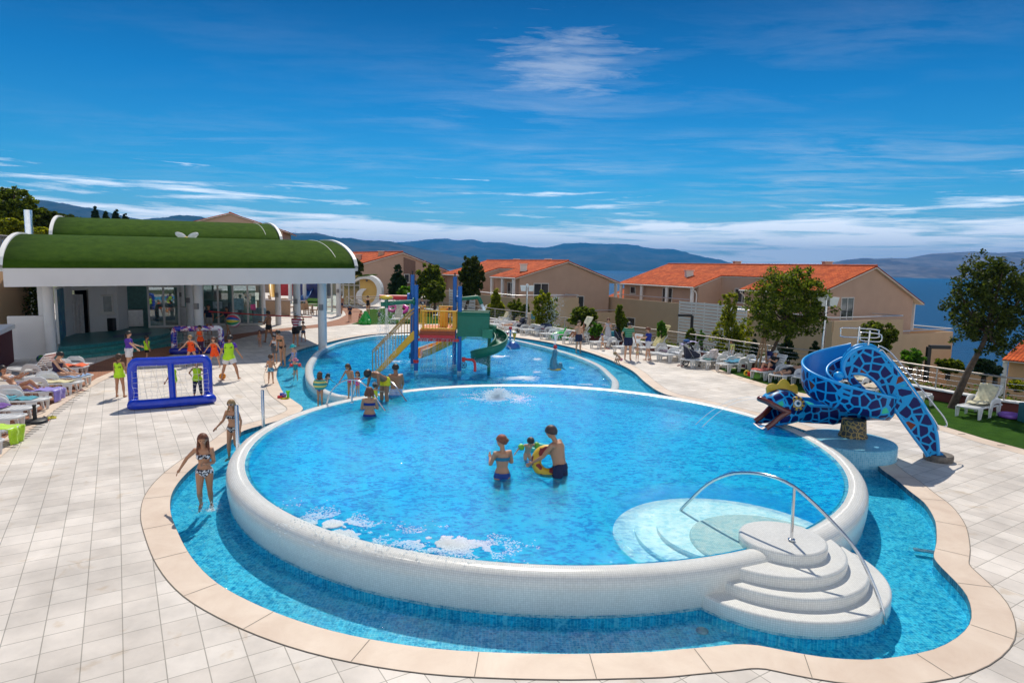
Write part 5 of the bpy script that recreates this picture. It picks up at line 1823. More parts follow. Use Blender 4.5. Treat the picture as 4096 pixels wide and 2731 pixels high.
t.links.new(mx.outputs[2], b.inputs['Base Color'])
b.inputs['Roughness'].default_value = 0.4
b.inputs['Specular IOR Level'].default_value = 0.22
SNP = mt
def S_(x_, y_, Y):
 return atd(3000 + x_ / 2.146, 1250 + y_ / 2.146, Y)
sn = thing('snake_slide', 'bright blue snake shaped slide with open mouth and yellow crown', 'slide', (8.6, 15.6, 0))
Cs = Vector((8.50, 15.75, 0))
pth, hi_, ho_ = [], [], []
for i in range(64):
 k_ = i / 63
 ph = radians(62 + 388 * k_)
 R_ = 0.80
 z_ = 1.90 - 1.34 * k_ ** 0.9
 if k_ < 0.1:
  z_ += 0
 pth.append(Cs + Vector((R_ * cos(ph), R_ * 0.92 * sin(ph), z_)))
 ho_.append(0.74 - 0.18 * min(1, k_ * 1.6))
 hi_.append(0.54 - 0.1 * k_)
for i in range(1, 9):
 pth.append(Vector((8.50 - 0.11 * i, 16.486, 0.57 + 0.004 * i)))
 ho_.append(0.54)
 hi_.append(0.46)
trough(pth, 0.27, hi_, ho_, SN, SNP, SNR, sn)
# stair walls
pln, dr_ = Vector((10.30, 14.93, 0)), Vector((-1.8, 0.36, 0)).normalized()
wall_px = [(1620, 1225), (1612, 1100), (1585, 960), (1520, 840), (1440, 715), (1340, 575), (1240, 450), (1160, 370), (1090, 322), (1030, 302), (960, 305), (895, 330), (845, 378), (815, 430), (805, 490), (830, 560), (880, 620), (960, 672), (1010, 690), (960, 640), (905, 580), (872, 528), (900, 522), (980, 528), (1050, 562), (1110, 625), (1190, 740), (1270, 860), (1360, 990), (1440, 1100), (1508, 1190), (1530, 1235)]
wp_ = spline([atp(3000 + a_ / 2.146, 1250 + b2_ / 2.146, pln, dr_) for a_, b2_ in wall_px], step=0.12)
MB().plate(wp_, Vector((0.0, 0.07, 0))).build('stair_wall', SNP, sn)
top_e = spline([atp(3000 + a_ / 2.146, 1250 + b2_ / 2.146, pln, dr_) for a_, b2_ in wall_px[:16]], step=0.12)
MB().tube([p + Vector((0, 0.035, 0)) for p in top_e], 0.055, 8).build('stair_rim', SNR, sn)
bot_e = spline([atp(3000 + a_ / 2.146, 1250 + b2_ / 2.146, pln, dr_) for a_, b2_ in wall_px[21:]], step=0.12)
MB().tube([p + Vector((0, 0.035, 0)) for p in bot_e], 0.045, 8).build('stair_rim', SNR, sn)
off = Vector((0.24, 0.50, 0.0))
wf = wp_
MB().plate([p + off for p in wf], Vector((0.0, 0.07, 0))).build('stair_wall', SN, sn)
MB().tube([p + off + Vector((0, 0.035, 0)) for p in top_e], 0.055, 8).build('stair_rim', SNR, sn)
for i in range(9):
 k_ = (i + 0.6) / 9
 p = Vector((10.56, 15.2, 0.05)).lerp(Vector((9.25, 15.48, 2.0)), k_)
 MB().box((p.x, p.y, p.z), (0.22, 0.48, 0.04), rz=-0.2).build('tread', SN, sn)
# pillar, tiled base and stone puck
STN = bpy.data.materials.new('cobbled_pillar')
MATS['cobbled_pillar'] = STN
STN.use_nodes = True
t = STN.node_tree
b = t.nodes['Principled BSDF']
tcn = _n(t, 'ShaderNodeTexCoord')
v1 = _n(t, 'ShaderNodeTexVoronoi', feature='DISTANCE_TO_EDGE')
v1.inputs['Scale'].default_value = 9.0
t.links.new(tcn.outputs['Object'], v1.inputs['Vector'])
rp = _n(t, 'ShaderNodeValToRGB')
rp.color_ramp.elements[0].position = 0.05
rp.color_ramp.elements[0].color = (0.42, 0.28, 0.08, 1)
rp.color_ramp.elements[1].position = 0.10
rp.color_ramp.elements[1].color = (0.05, 0.055, 0.05, 1)
t.links.new(v1.outputs[0], rp.inputs[0])
t.links.new(rp.outputs[0], b.inputs['Base Color'])
MB().lathe((8.80, 15.87, 0), [(0.35, 0.35), (0.31, 0.45), (0.28, 0.80)], 20).build('pillar', STN, sn)
MB().lathe((10.50, 15.08, 0), [(0.31, 0.0), (0.32, 0.10), (0.31, 0.16)], 22).build('foot_plinth', M('plinth_stone', (0.16, 0.14, 0.12), 0.8, var=0.4, scale=8, bump=0.5), sn)
pd = thing('slide_plinth', 'round light blue mosaic plinth carrying the snake slide', 'plinth', (8.55, 15.5, 0))
mb, uv = sweep_profile(circle(Vector((8.52, 15.55, 0)), 1.08, 64), [(0, -0.27), (0, 0.32), (-0.02, 0.345), (-0.05, 0.35)])
pm_ = tilemat('plinth_mosaic', [(0.10, 0.42, 0.60), (0.20, 0.55, 0.72)], 0.045, mortar=(0.35, 0.60, 0.70), msize=0.003, rough=0.25, coord='UV')
o_ = mb.build('side', pm_, pd)
put_uv(o_, uv)
top = MB().sheet([circle(Vector((8.52, 15.55, 0)), 1.035, 64)], 0.35)
o_ = top.build('top', pm_, pd)
put_uv(o_, [(top.v[i].x, top.v[i].y) for f in top.f for i in f])
# head
hd_x = [7.95, 7.75, 7.55, 7.35, 7.18, 7.04, 6.92, 6.78, 6.64, 6.52]
hd_w = [0.30, 0.31, 0.35, 0.40, 0.43, 0.43, 0.41, 0.36, 0.26, 0.06]
hd_t = [1.10, 1.14, 1.28, 1.41, 1.47, 1.48, 1.46, 1.41, 1.33, 1.24]
hd_u = [0.93, 0.93, 0.94, 0.95, 0.96, 0.97, 1.02, 1.09, 1.16, 1.21]
hd_l = [0.93, 0.93, 0.94, 0.95, 0.96, 0.96, 0.86, 0.73, 0.60, 0.52]
hd_b = [0.66, 0.64, 0.60, 0.57, 0.55, 0.53, 0.51, 0.49, 0.47, 0.45]
hd_y = [16.47, 16.44, 16.38, 16.32, 16.27, 16.24, 16.22, 16.20, 16.18, 16.17]
def ip(a, u_):
 k_ = u_ * (len(a) - 1)
 i = min(int(k_), len(a) - 2)
 return a[i] + (a[i + 1] - a[i]) * (k_ - i)
def upper(u_, v_):
 a_ = pi * v_
 zc, zt_ = ip(hd_u, u_), ip(hd_t, u_)
 c2 = cos(a_)
 return (ip(hd_x, u_), ip(hd_y, u_) - ip(hd_w, u_) * (abs(c2) ** 0.75) * (1 if c2 > 0 else -1), zc + (zt_ - zc) * sin(a_) ** 0.8)
def lower(u_, v_):
 a_ = pi * v_
 zc, zt_ = ip(hd_l, u_), ip(hd_b, u_)
 c2 = cos(a_)
 return (ip(hd_x, u_), ip(hd_y, u_) - ip(hd_w, max(0, u_ if u_ < 0.75 else 0.75)) * (abs(c2) ** 0.75) * (1 if c2 > 0 else -1), zc + (zt_ - zc) * sin(a_) ** 0.8)
hd = MB().solidgrid(upper, 20, 18, 0.03).solidgrid(lower, 20, 18, -0.03).build('head', SNP, sn)
LIP = M('lip_brown', (0.15, 0.028, 0.018), 0.2, coat=0.6, var=0.1)
ul = [Vector(upper(u_, 0)) for u_ in (0.50, 0.62, 0.74, 0.86, 0.96)] + [Vector((6.46, 16.17, 1.22))] + [Vector(upper(u_, 1)) for u_ in (0.96, 0.86, 0.74, 0.62, 0.50)]
MB().tube(spline(ul, step=0.06), 0.074, 10).build('upper_lip', LIP, hd)
for v_ in (0, 1):
 ll = [Vector(lower(u_, v_)) for u_ in (0.50, 0.62, 0.74, 0.86, 0.99)]
 MB().tube(spline(ll, step=0.06), 0.07, 10).build('lower_lip', LIP, hd)
MB().grid(lambda u_, v_: (6.95 - 0.48 * u_, 16.2 + (v_ - 0.5) * 0.62, 0.56 - 0.10 * u_ + 0.05 * abs(v_ - 0.5)), 6, 6).build('tongue', WHITE, hd)
cr = [(-0.42, 0.0), (-0.44, 0.10), (-0.36, 0.19), (-0.25, 0.19), (-0.16, 0.15), (-0.08, 0.25), (0.02, 0.28), (0.12, 0.22), (0.18, 0.15), (0.28, 0.19), (0.36, 0.14), (0.38, 0.0)]
cb = [Vector((7.10 + a_, 16.24, 1.46 + (0.0 if b2_ else -0.05) + b2_ - abs(a_) * 0.16)) for a_, b2_ in cr]
MB().plate(spline(cb, step=0.04) + [Vector((7.1, 16.24, 1.40))], Vector((0, 0.06, 0))).build('crown', M('crown_yellow', (0.62, 0.40, 0.02), 0.35, coat=0.3), hd)
ec = Vector((7.33, 15.90, 1.17))
En = Vector((-0.12, -0.96, 0.24)).normalized()
ER = En.to_track_quat('Z', 'Y').to_matrix()
def edisc(c, r, th_, nm, mat):
 MB().ball(c, r, 20, 6, (1, 1, th_ / r), ER).build(nm, mat, hd)
edisc(ec, 0.185, 0.045, 'eye_ring', M('eye_ring_yellow', (0.58, 0.36, 0.03), 0.3))
for i in range(9):
 a_ = 2 * pi * i / 9
 edisc(ec + ER @ Vector((0.148 * cos(a_), 0.148 * sin(a_), 0.022)), 0.034, 0.016, 'eye_spot', M('navy_spot', (0.006, 0.012, 0.10), 0.3))
edisc(ec + En * 0.02, 0.115, 0.045, 'eye_socket', MATS['navy_spot'])
edisc(ec + En * 0.03, 0.100, 0.048, 'eye_white', WHITE)
edisc(ec + En * 0.055, 0.052, 0.035, 'iris', M('iris_blue', (0.01, 0.10, 0.22), 0.2))
edisc(ec + En * 0.075, 0.024, 0.022, 'pupil', BLK)
# nose ball at the inner loop
MB().ball(S_(760, 545, 15.35), 0.12, 12, 8).build('ball', SNR, sn)
# steel rails
p1_ = [(1105, 335), (1120, 322), (1140, 325), (1200, 400), (1300, 535), (1400, 670), (1500, 805), (1570, 900), (1612, 975), (1620, 1003), (1596, 1012)]
MB().tube(spline([atp(3000 + a_ / 2.146, 1250 + b2_ / 2.146, pln, dr_) for a_, b2_ in p1_], step=0.1), 0.018, 8).build('handrail', STEEL, sn)
p2_ = [(1094, 303), (1108, 288), (1130, 292), (1200, 335), (1260, 400), (1380, 545), (1500, 690), (1600, 815), (1660, 890), (1690, 950), (1685, 975), (1664, 975)]
MB().tube(spline([atp(3000 + a_ / 2.146, 1250 + b2_ / 2.146, pln + off, dr_) for a_, b2_ in p2_], step=0.1), 0.018, 8).build('handrail', STEEL, sn)
def hoop(x0, x1, y0, y1, Y, tp):
 r_ = 20
 q = [(x0 + r_, y0), (x1 - r_, y0 + 16), (x1, y0 + 36), (x1, y1 - r_ + 10), (x1 - r_, y1 + 8), (x0 + r_, y1), (x0, y1 - r_), (x0, y0 + r_)]
 MB().tube(spline([S_(a_, b2_, Y) for a_, b2_ in q], closed=True, step=0.06), 0.016, 8, closed=True).build('guard_hoop', STEEL, sn)
 MB().tube([S_(tp[0], tp[1], Y), S_(tp[2], tp[3], Y)], 0.022, 8).build('guard_post', STEEL, sn)
hoop(780, 1105, 130, 207, 16.2, (940, 120, 922, 268))
hoop(943, 1130, 168, 242, 15.5, (1030, 155, 1010, 312))
# ================================================================ inflatable goals
INF = M('inflatable_blue', (0.008, 0.045, 0.55), 0.25, var=0.12, coat=0.4, bump=0.25, bscale=22)
def goal(lab, bl, br_, h, back, mat, post_mat=None, strut=True):
 bl, br_ = Vector(bl), Vector(br_)
 d_ = (br_ - bl).normalized()
 nb_ = Vector((-d_.y, d_.x, 0)) * back
 r_ = 0.15
 g = thing('inflatable_goal', lab, 'goal', tuple((bl + br_) / 2), 'inflatable goals of the children')
 z_ = Vector((0, 0, 1))
 fl_, fr2 = bl + nb_, br_ + nb_
 base = [fl_ + z_ * r_, bl + nb_ * 0.3 + z_ * r_, bl + d_ * 0.12 + z_ * r_, br_ - d_ * 0.12 + z_ * r_, br_ + nb_ * 0.3 + z_ * r_, fr2 + z_ * r_]
 MB().tube(spline(base, step=0.08), r_, 14).build('base_tube', mat, g)
 fr3 = [fl_ + z_ * r_, fl_ + z_ * h * 0.5, fl_ + z_ * (h - 0.34), fl_ + d_ * 0.08 + z_ * (h - 0.15), fl_ + d_ * 0.32 + z_ * (h - r_ + 0.01), fl_ + d_ * 0.9 + z_ * (h - r_), fr2 - d_ * 0.9 + z_ * (h - r_), fr2 - d_ * 0.32 + z_ * (h - r_ + 0.01), fr2 - d_ * 0.08 + z_ * (h - 0.15), fr2 + z_ * (h - 0.34), fr2 + z_ * h * 0.5, fr2 + z_ * r_]
 MB().tube(spline(fr3, step=0.08), r_ * 0.92, 14).build('frame_tube', post_mat or mat, g)
 m0, m1 = (bl + br_) / 2 + z_ * r_, (fl_ + fr2) / 2 + z_ * (h - r_)
 if strut:
  MB().tube([m0, m0.lerp(m1, 0.5), m1], r_ * 0.62, 12).build('strut', mat, g)
 nt_ = MB()
 n1_, n2_c = 13, 9
 rr = random.Random(3)
 for i in range(n1_ + 1):
  k_ = i / n1_
  a_, b2_ = fl_.lerp(fr2, k_) + z_ * (h - 0.02), bl.lerp(br_, k_) + z_ * (0.2)
  pts = [a_.lerp(b2_, j / 8) + Vector((rr.uniform(-0.03, 0.03), rr.uniform(-0.03, 0.03), -0.16 * sin(pi * j / 8))) for j in range(9)]
  nt_.tube(pts, 0.004, 4)
 for j in range(1, n2_c):
  k_ = j / n2_c
  pts = []
  for i in range(n1_ + 1):
   a_ = fl_.lerp(fr2, i / n1_) + z_ * (h - 0.02)
   b2_ = bl.lerp(br_, i / n1_) + z_ * 0.2
   pts.append(a_.lerp(b2_, k_) + Vector((0, 0, -0.16 * sin(pi * k_) + rr.uniform(-0.03, 0.03))))
  nt_.tube(pts, 0.004, 4)
 nt_.build('net', M('net_cord', (0.75, 0.75, 0.75), 0.7), g)
 return g
goal('large royal blue inflatable goal with a white net near the loungers', tuple(at(536, 1640)), tuple(at(842, 1614)), 1.50, 0.55, INF)
mt, t, b = newmat('flame_pattern')
tcn = _n(t, 'ShaderNodeTexCoord')
nn = _n(t, 'ShaderNodeTexNoise', Scale=2.6, Detail=5.0, Roughness=0.7, Distortion=0.5)
t.links.new(tcn.outputs['Object'], nn.inputs['Vector'])
rp = _n(t, 'ShaderNodeValToRGB')
rp.color_ramp.interpolation = 'CONSTANT'
rp.color_ramp.elements[0].color = (0.01, 0.03, 0.38, 1)
rp.color_ramp.elements[1].position = 0.53
rp.color_ramp.elements[1].color = (0.75, 0.75, 0.80, 1)
x = rp.color_ramp.elements.new(0.50)
x.color = (0.5, 0.02, 0.03, 1)
t.links.new(nn.outputs[0], rp.inputs[0])
t.links.new(rp.outputs[0], b.inputs['Base Color'])
b.inputs['Roughness'].default_value = 0.3
goal('dark blue inflatable goal with white and red flames under the pavilion edge', tuple(at(692, 1418)), tuple(at(884, 1412)), 1.30, 0.75, M('inflatable_navy', (0.01, 0.02, 0.28), 0.3), mt, strut=False)
# ================================================================ steel poles and hand rails of the pools
for x_, y_, xt, yt, lab in ((954, 1875, 949, 1622, 'tall steel pole beside the girl in sunglasses'), (1054, 1726, 1049, 1561, 'steel pole further along the pool rim')):
 p = at(x_, y_, -0.1)
 q = atp(xt, yt, p, (1, 0))
 tag(MB().lathe((p.x, p.y, 0), [(0.042, -0.27), (0.042, q.z), (0.03, q.z + 0.012)], 14).build('steel_pole', STEEL), lab, 'pole', 'steel poles in the shallow channel')
def rail_arc(name, lab, px, p0, p1, post, group=None):
 d_ = Vector((p1.x - p0.x, p1.y - p0.y, 0)).normalized()
 g = thing(name, lab, 'handrail', tuple(p0), group)
 pts = [atp(x_, y_, p0, d_) for x_, y_ in px]
 MB().tube(spline(pts, step=0.12), 0.024, 10).build('rail', STEEL, g)
 if post:
  a_, b2_ = post
  MB().tube([atp(a_[0], a_[1], p0, d_), atp(b2_[0], b2_[1], p0, d_)], 0.022, 10).build('post', STEEL, g)
  q = atp(b2_[0], b2_[1], p0, d_)
  MB().lathe((q.x, q.y, q.z), [(0.05, -0.005), (0.05, 0.012), (0.025, 0.016)], 12).build('flange', STEEL, g)
 return g
Cc_ = lambda l: [(2700 + x_ / 1.6848, 1850 + y_ / 1.6848) for x_, y_ in l]
rail_arc('pool_handrail', 'long curved steel handrail arching over the white steps', Cc_([(28, 345), (45, 310), (110, 245), (180, 175), (260, 118), (360, 78), (450, 66), (560, 72), (680, 100), (800, 158), (900, 240), (1000, 335), (1100, 440), (1190, 545), (1260, 650), (1320, 780), (1370, 900), (1400, 1000), (1418, 1088)]),
         at(3541, 2495, -0.1), at(2718, 2052, 0.3), (Cc_([(803, 165)])[0], Cc_([(785, 517)])[0]), 'curved steel handrails of the large pool')
Dd_ = lambda l: [(1100 + x_ / 3.137, 1200 + y_ / 3.137) for x_, y_ in l]
rail_arc('pool_handrail', 'arched steel handrail that the standing child leans on', Dd_([(648, 1305), (665, 1240), (700, 1160), (760, 1080), (850, 1018), (950, 998), (1050, 1015), (1150, 1080), (1240, 1180), (1310, 1290), (1385, 1390)]),
         at(1307, 1616, 0.47), at(1541, 1643, 0.45), (Dd_([(966, 1000)])[0], Dd_([(964, 1285)])[0]), 'curved steel handrails of the large pool')
rail_arc('pool_handrail', 'rear arched steel handrail beside the two bathing men', Dd_([(985, 1185), (1010, 1090), (1080, 1000), (1160, 955), (1250, 945), (1350, 965), (1450, 1020), (1530, 1100), (1600, 1200), (1655, 1275)]),
         at(1415, 1580, 0.1), at(1627, 1606, 0.45), None, 'curved steel handrails of the large pool')
# ================================================================ boundary wall and railing
bw = thing('boundary_wall', 'low brown wall with white capping and a steel railing along the terrace', 'wall', tuple(FENCE[8]))
mb, uv = sweep_profile([p + FN * 0.0 for p in FENCE], [(0.10, -0.1), (0.10, 0.37), (-0.10, 0.37), (-0.10, -0.1)], closed=False)
mb.build('wall', M('brown_wall', (0.16, 0.040, 0.028), 0.85, var=0.1, scale=2), bw)
mb, uv = sweep_profile(FENCE, [(0.17, 0.37), (0.17, 0.42), (-0.17, 0.42), (-0.17, 0.37), (0.17, 0.37)], closed=False)
mb.build('capping', WHITE, bw)
rs_ = spline(FENCE, step=0.4)
rl = MB().tube([p + Vector((0, 0, 1.18)) for p in rs_], 0.032, 8)
rl.build('top_rail', M('rail_bronze', (0.42, 0.37, 0.33), 0.4, metal=0.6), bw)
for z_ in (0.62, 0.80, 0.98):
 MB().tube([p + Vector((0, 0, z_)) for p in rs_], 0.008, 5).build('rail_wire', STEEL, bw)
acc = 1.0
for i in range(1, len(rs_)):
 acc += (rs_[i] - rs_[i - 1]).length
 if acc > 2.05:
  acc = 0
  MB().tube([rs_[i] + Vector((0, 0, 0.1)), rs_[i] + Vector((0, 0, 1.16))], 0.024, 6).build('rail_post', M('post_steel', (0.50, 0.48, 0.46), 0.35, metal=0.7), bw)
# ramp railing beside the moon pavilion
rr_ = thing('ramp_railing', 'steel handrails of the ramp in front of the moon pavilion', 'railing', tuple(at(1420, 1240)))
E_ = lambda x_, y_, Y: atd(1380 + x_ / 6.19, 1130 + y_ / 6.19, Y)
for pts in ([(30, 352), (300, 350), (850, 348)], [(60, 368), (470, 600)], [(240, 400), (850, 395)], [(250, 405), (740, 660)]):
 MB().tube([E_(a_, b2_, 60) for a_, b2_ in pts], 0.035, 6).build('rail', MATS['rail_bronze'], rr_)
for x_ in (30, 240, 268, 310):
 MB().tube([E_(x_, 400 if x_ > 100 else 360, 60), E_(x_ + 3, 640, 60)], 0.03, 6).build('post', MATS['post_steel'], rr_)
# red barrier tape between the columns
p0, p1 = atd(835, 1246, 36.2), atd(1248, 1269, 37.0)
tag(MB().tube([p0, p0.lerp(p1, 0.5) + Vector((0, 0, -0.03)), p1], 0.035, 6, flat=(1.0, 0.2)).build('barrier_tape', REDP), 'long red tape stretched between the round columns', 'tape')
# lamp posts
SPK = M('lamp_white', (0.70, 0.72, 0.70), 0.4, var=0.04)
def speaker_lamp(x_, ytop, Y, lab):
 p = atd(x_, ytop, Y)
 g = thing('lamp_post', lab, 'lamp post', (p.x, p.y, -0.7), 'tall poles with twin white lamp heads')
 MB().lathe((p.x, p.y, 0), [(0.075, -0.8), (0.065, p.z - 0.5), (0.06, p.z)], 12).build('pole', STEEL, g)
 for s_ in (-1, 1):
  MB().hexa([Vector((p.x + s_ * (0.10 + a_), p.y + b2_, p.z - 0.16 + c2)) for c2, sc2 in ((-0.22, 0.8), (0.18, 1.0)) for a_, b2_ in ((0, -0.16 * sc2), (0.40 * sc2, -0.14 * sc2), (0.40 * sc2, 0.14), (0, 0.16))]).build('lamp_head', SPK, g)
 MB().lathe((p.x, p.y, p.z), [(0.09, -0.1), (0.09, 0.1), (0.03, 0.14)], 10).build('cap', SPK, g)
speaker_lamp(3306, 1190, 27.6, 'steel pole with two white lamp heads right of the round headed tree')
speaker_lamp(2109, 1143, 45.0, 'steel pole with twin white heads before the middle house')
def black_lamp(x_, yt, yb, Y, arm, lab):
 p, q = atd(x_, yt, Y), atd(x_, yb, Y)
 g = thing('black_lamp', lab, 'lamp', (p.x, p.y, q.z), 'angular black garden lamps')
 MB().box((p.x, p.y, (p.z + q.z) / 2), (0.14, 0.14, p.z - q.z)).build('post', BLK, g)
 MB().box((p.x + arm * 0.42, p.y, p.z), (0.80, 0.16, 0.14)).build('arm', BLK, g)
black_lamp(2769, 1262, 1420, 37, -1, 'angular black lamp before the white slatted screen')
black_lamp(3716, 1387, 1520, 25, 1, 'angular black lamp behind the railing near the sea')
# ================================================================ loungers and small things
PLAS = M('white_plastic', (0.74, 0.74, 0.73), 0.35, var=0.03)
def make_lounger(kind, lab, raised=0.0):
 """Foot end towards +x, head towards -x, origin on the ground under the middle."""
 g = thing('sun_lounger', lab, 'sun lounger', (0, 0, 0), 'white plastic sun loungers round the pools')
 hx = -0.22
 st_ = MB()
 for s_ in (-1, 1):
  st_.tube([(hx - 0.62, s_ * 0.30, 0.33), (hx, s_ * 0.30, 0.335), (0.45, s_ * 0.30, 0.345), (0.80, s_ * 0.29, 0.36), (0.94, s_ * 0.22, 0.365), (0.965, 0, 0.365)], 0.032, 8, flat=(1.0, 0.8))
 st_.build('frame', PLAS, g)
 sl = MB()
 for i in range(8):
  x_ = hx + 0.07 + i * 0.135
  sl.box((x_, 0, 0.345 + 0.01 * max(0, x_ - 0.3)), (0.105, 0.56, 0.02))
 sl.build('seat', PLAS, g)
 bk_ = MB()
 ca, sa = cos(raised), sin(raised)
 for i in range(6):
  d_ = 0.08 + i * 0.125
  bk_.box((hx - d_ * ca, 0, 0.35 + d_ * sa), (0.10, 0.52, 0.02), ry=raised)
 for s_ in (-1, 1):
  bk_.box((hx - 0.40 * ca, s_ * 0.275, 0.35 + 0.40 * sa), (0.80, 0.05, 0.035), ry=raised)
 bk_.box((hx - 0.80 * ca, 0, 0.35 + 0.80 * sa), (0.06, 0.56, 0.04), ry=raised)
 bk_.build('backrest', PLAS, g)
 for s_ in (-1, 1):
  ar_ = [(0.12, 0.30), (0.09, 0.42), (0.03, 0.52), (-0.08, 0.57), (-0.42, 0.57), (-0.54, 0.52), (-0.60, 0.40), (-0.62, 0.28), (-0.56, 0.28), (-0.53, 0.38), (-0.44, 0.43), (-0.05, 0.43), (0.03, 0.36), (0.05, 0.29)]
  MB().plate([Vector((a_, s_ * 0.335, b_)) for a_, b_ in ar_], Vector((0, s_ * 0.035, 0))).build('armrest', PLAS, g)
  MB().tube([(a_, s_ * 0.345, b_) for a_, b_ in ar_[:8]], 0.026, 6, flat=(1, 1.5)).build('armrest_edge', PLAS, g)
  for x_ in (0.74, -0.70 if raised < 0.1 else -0.62):
   l_ = MB()
   sgn = 1 if x_ > 0 else -1
   l_.plate([Vector((x_ + sgn * 0.10, s_ * 0.30, 0.34)), Vector((x_ - sgn * 0.20, s_ * 0.30, 0.34)), Vector((x_ - sgn * 0.10, s_ * 0.30, 0.0)), Vector((x_ - sgn * 0.05, s_ * 0.30, 0.0)), Vector((x_ - sgn * 0.09, s_ * 0.30, 0.26)), Vector((x_ + sgn * 0.0, s_ * 0.30, 0.26)), Vector((x_ + 0.0 * sgn, s_ * 0.30, 0.0)), Vector((x_ + sgn * 0.06, s_ * 0.30, 0.0))], Vector((0, s_ * 0.035, 0)))
   l_.build('leg', PLAS, g)
  l_ = MB()
  l_.plate([Vector((0.16, s_ * 0.32, 0.34)), Vector((-0.10, s_ * 0.32, 0.34)), Vector((-0.02, s_ * 0.32, 0)), Vector((0.02, s_ * 0.32, 0)), Vector((0.0, s_ * 0.32, 0.24)), Vector((0.08, s_ * 0.32, 0.24)), Vector((0.08, s_ * 0.32, 0)), Vector((0.12, s_ * 0.32, 0))], Vector((0, s_ * 0.03, 0)))
  l_.build('leg', PLAS, g)
 if raised > 0.1:
  MB().tube([(hx - 0.5 * ca, 0.22, 0.35 + 0.5 * sa), (hx - 0.66, 0.22, 0.33)], 0.015, 6).build('prop', PLAS, g)
 return g
LF = make_lounger('flat', 'x', 0.0)
LR = make_lounger('raised', 'x', radians(48))
used = set()
LOUNGERS = {}
def lounger(key, foot, deg, lab, raised=False, z=0.012):
 """foot: where the foot end stands (on the ground); deg: which way the foot end points."""
 src = LR if raised else LF
 a_ = radians(deg)
 c = Vector((foot[0] - 0.95 * cos(a_), foot[1] - 0.95 * sin(a_), z))
 if src.name in used:
  o = copy_tree(src, c, a_, lab)
 else:
  used.add(src.name)
  o = src
  o.location = c
  o.rotation_euler.z = a_
  o['label'] = lab
 LOUNGERS[key] = (c, a_)
 return o
# left group, foot ends towards the pool
lounger('l0', (-11.45, 13.75), 6, 'lounger at the left edge nearest the camera, mostly cut off', z=0.012)
lounger('l1', (-12.0, 14.95), 6, 'lounger with lime green towel hanging over its foot')
lounger('l2', (-12.72, 16.1), 8, 'bare lounger between the lime towel and the purple towel')
lounger('l3', (-13.15, 17.1), 8, 'lounger carrying a dark purple towel at its head')
lounger('l4', (-13.6, 18.2), 8, 'lounger with pink and turquoise towels, behind the umbrella stand')
lounger('l5', (-14.2, 19.5), 8, 'lounger with lilac towel over its foot, under the sunbathing woman')
lounger('l6', (-14.42, 20.85), 8, 'lounger with pale yellow towel beside the flip flop')
lounger('l7', (-14.84, 21.95), 8, 'lounger with light blue towel under the seated woman')
lounger('l8', (-16.25, 23.85), 8, 'rearmost left lounger carrying orange bibs')
lounger('l9', (-18.7, 23.2), 176, 'lounger with high slatted back beside the seated woman', raised=True)
lounger('l10', (-18.6, 24.6), 178, 'low lounger behind the one with the high slatted back')
# right side on turf and tiles
RD = 213
def rl_(x_, y_, z=0.35):
 p = at(x_, y_, z)
 return (p.x, p.y)
lounger('r0', rl_(2602, 1414), RD, 'lounger left of the dark pushchair, farther of the two')
lounger('r1', rl_(2648, 1420), RD, 'lounger just left of the dark pushchair')
lounger('r1b', rl_(2690, 1404), RD, 'lounger close to the wall behind the pushchair')
lounger('r2', rl_(2735, 1440), RD, 'lounger partly hidden behind the pushchair')
lounger('r3', rl_(2795, 1444), RD, 'lounger with a printed white beach bag')
lounger('r3b', rl_(2862, 1437), RD, 'lounger by the wall behind the girl in yellow')
lounger('r4', rl_(2880, 1458), RD, 'lounger with turquoise and red towels beside the tree stakes')
lounger('r4b', rl_(2962, 1450), RD, 'lounger half hidden by the wooden tree stakes')
lounger('r5', rl_(3022, 1487), RD, 'lounger with high back under the woman in a sun hat', raised=True)
lounger('r6', rl_(3095, 1503), RD, 'lounger under the man lying face down')
lounger('r7', rl_(3190, 1512), RD + 4, 'lounger with a white slipper beside the snake slide')
lounger('r7b', rl_(3255, 1540), RD + 6, 'lounger whose end shows left of the slide loop')
lounger('r8', rl_(3400, 1530), RD + 10, 'lounger with cream towel seen through the slide loop', raised=True)
lounger('r9', rl_(3460, 1560), RD + 12, 'striped lounger with beige towel seen under the slide loop')
lounger('r10', rl_(3700, 1575), 33, 'lounger end between slide and leaning tree')
lounger('r11', rl_(3862, 1632), 212, 'big lounger with crumpled cream towel right of the leaning tree', raised=True)
# far side of the oval pool
lounger('f0', rl_(2368, 1369), RD, 'lounger in front of the woman in the long pale dress')
lounger('f1', rl_(2462, 1388), RD, 'lounger partly hidden behind the man in the green shirt', raised=True)
lounger('f2', rl_(2560, 1392), RD, 'lounger with yellow towel behind the woman in white shorts', raised=True)
lounger('f3', rl_(2256, 1352), RD, 'lounger under the sunbather with raised knees', raised=True)
lounger('f4', rl_(2165, 1335), RD, 'lounger left of the green crocodile float')
lounger('f5', rl_(2200, 1338), RD, 'lounger touching the green crocodile float')
lounger('f6', rl_(2085, 1319), RD, 'lounger next to the blue dotted bag')
lounger('f7', rl_(2125, 1322), RD, 'lounger with a red towel by the railing')
lounger('f8', rl_(2030, 1312), RD, 'lounger behind the striped toy post')
lounger('f9', rl_(2000, 1306), RD, 'lounger under the woman lying on her back')
lounger('f10', rl_(1968, 1299), RD, 'lounger second from the green slide box')
lounger('f11', rl_(1945, 1296), RD, 'lounger hidden half behind the green slide box')
lounger('f12', rl_(1962, 1283), RD, 'lounger with raised back against the far railing', raised=True)
lounger('b0', rl_(1578, 1278), 268, 'cream lounger behind the water curtain', raised=True)
lounger('b1', rl_(1628, 1276), 266, 'cream lounger left of the tower stair', raised=True)
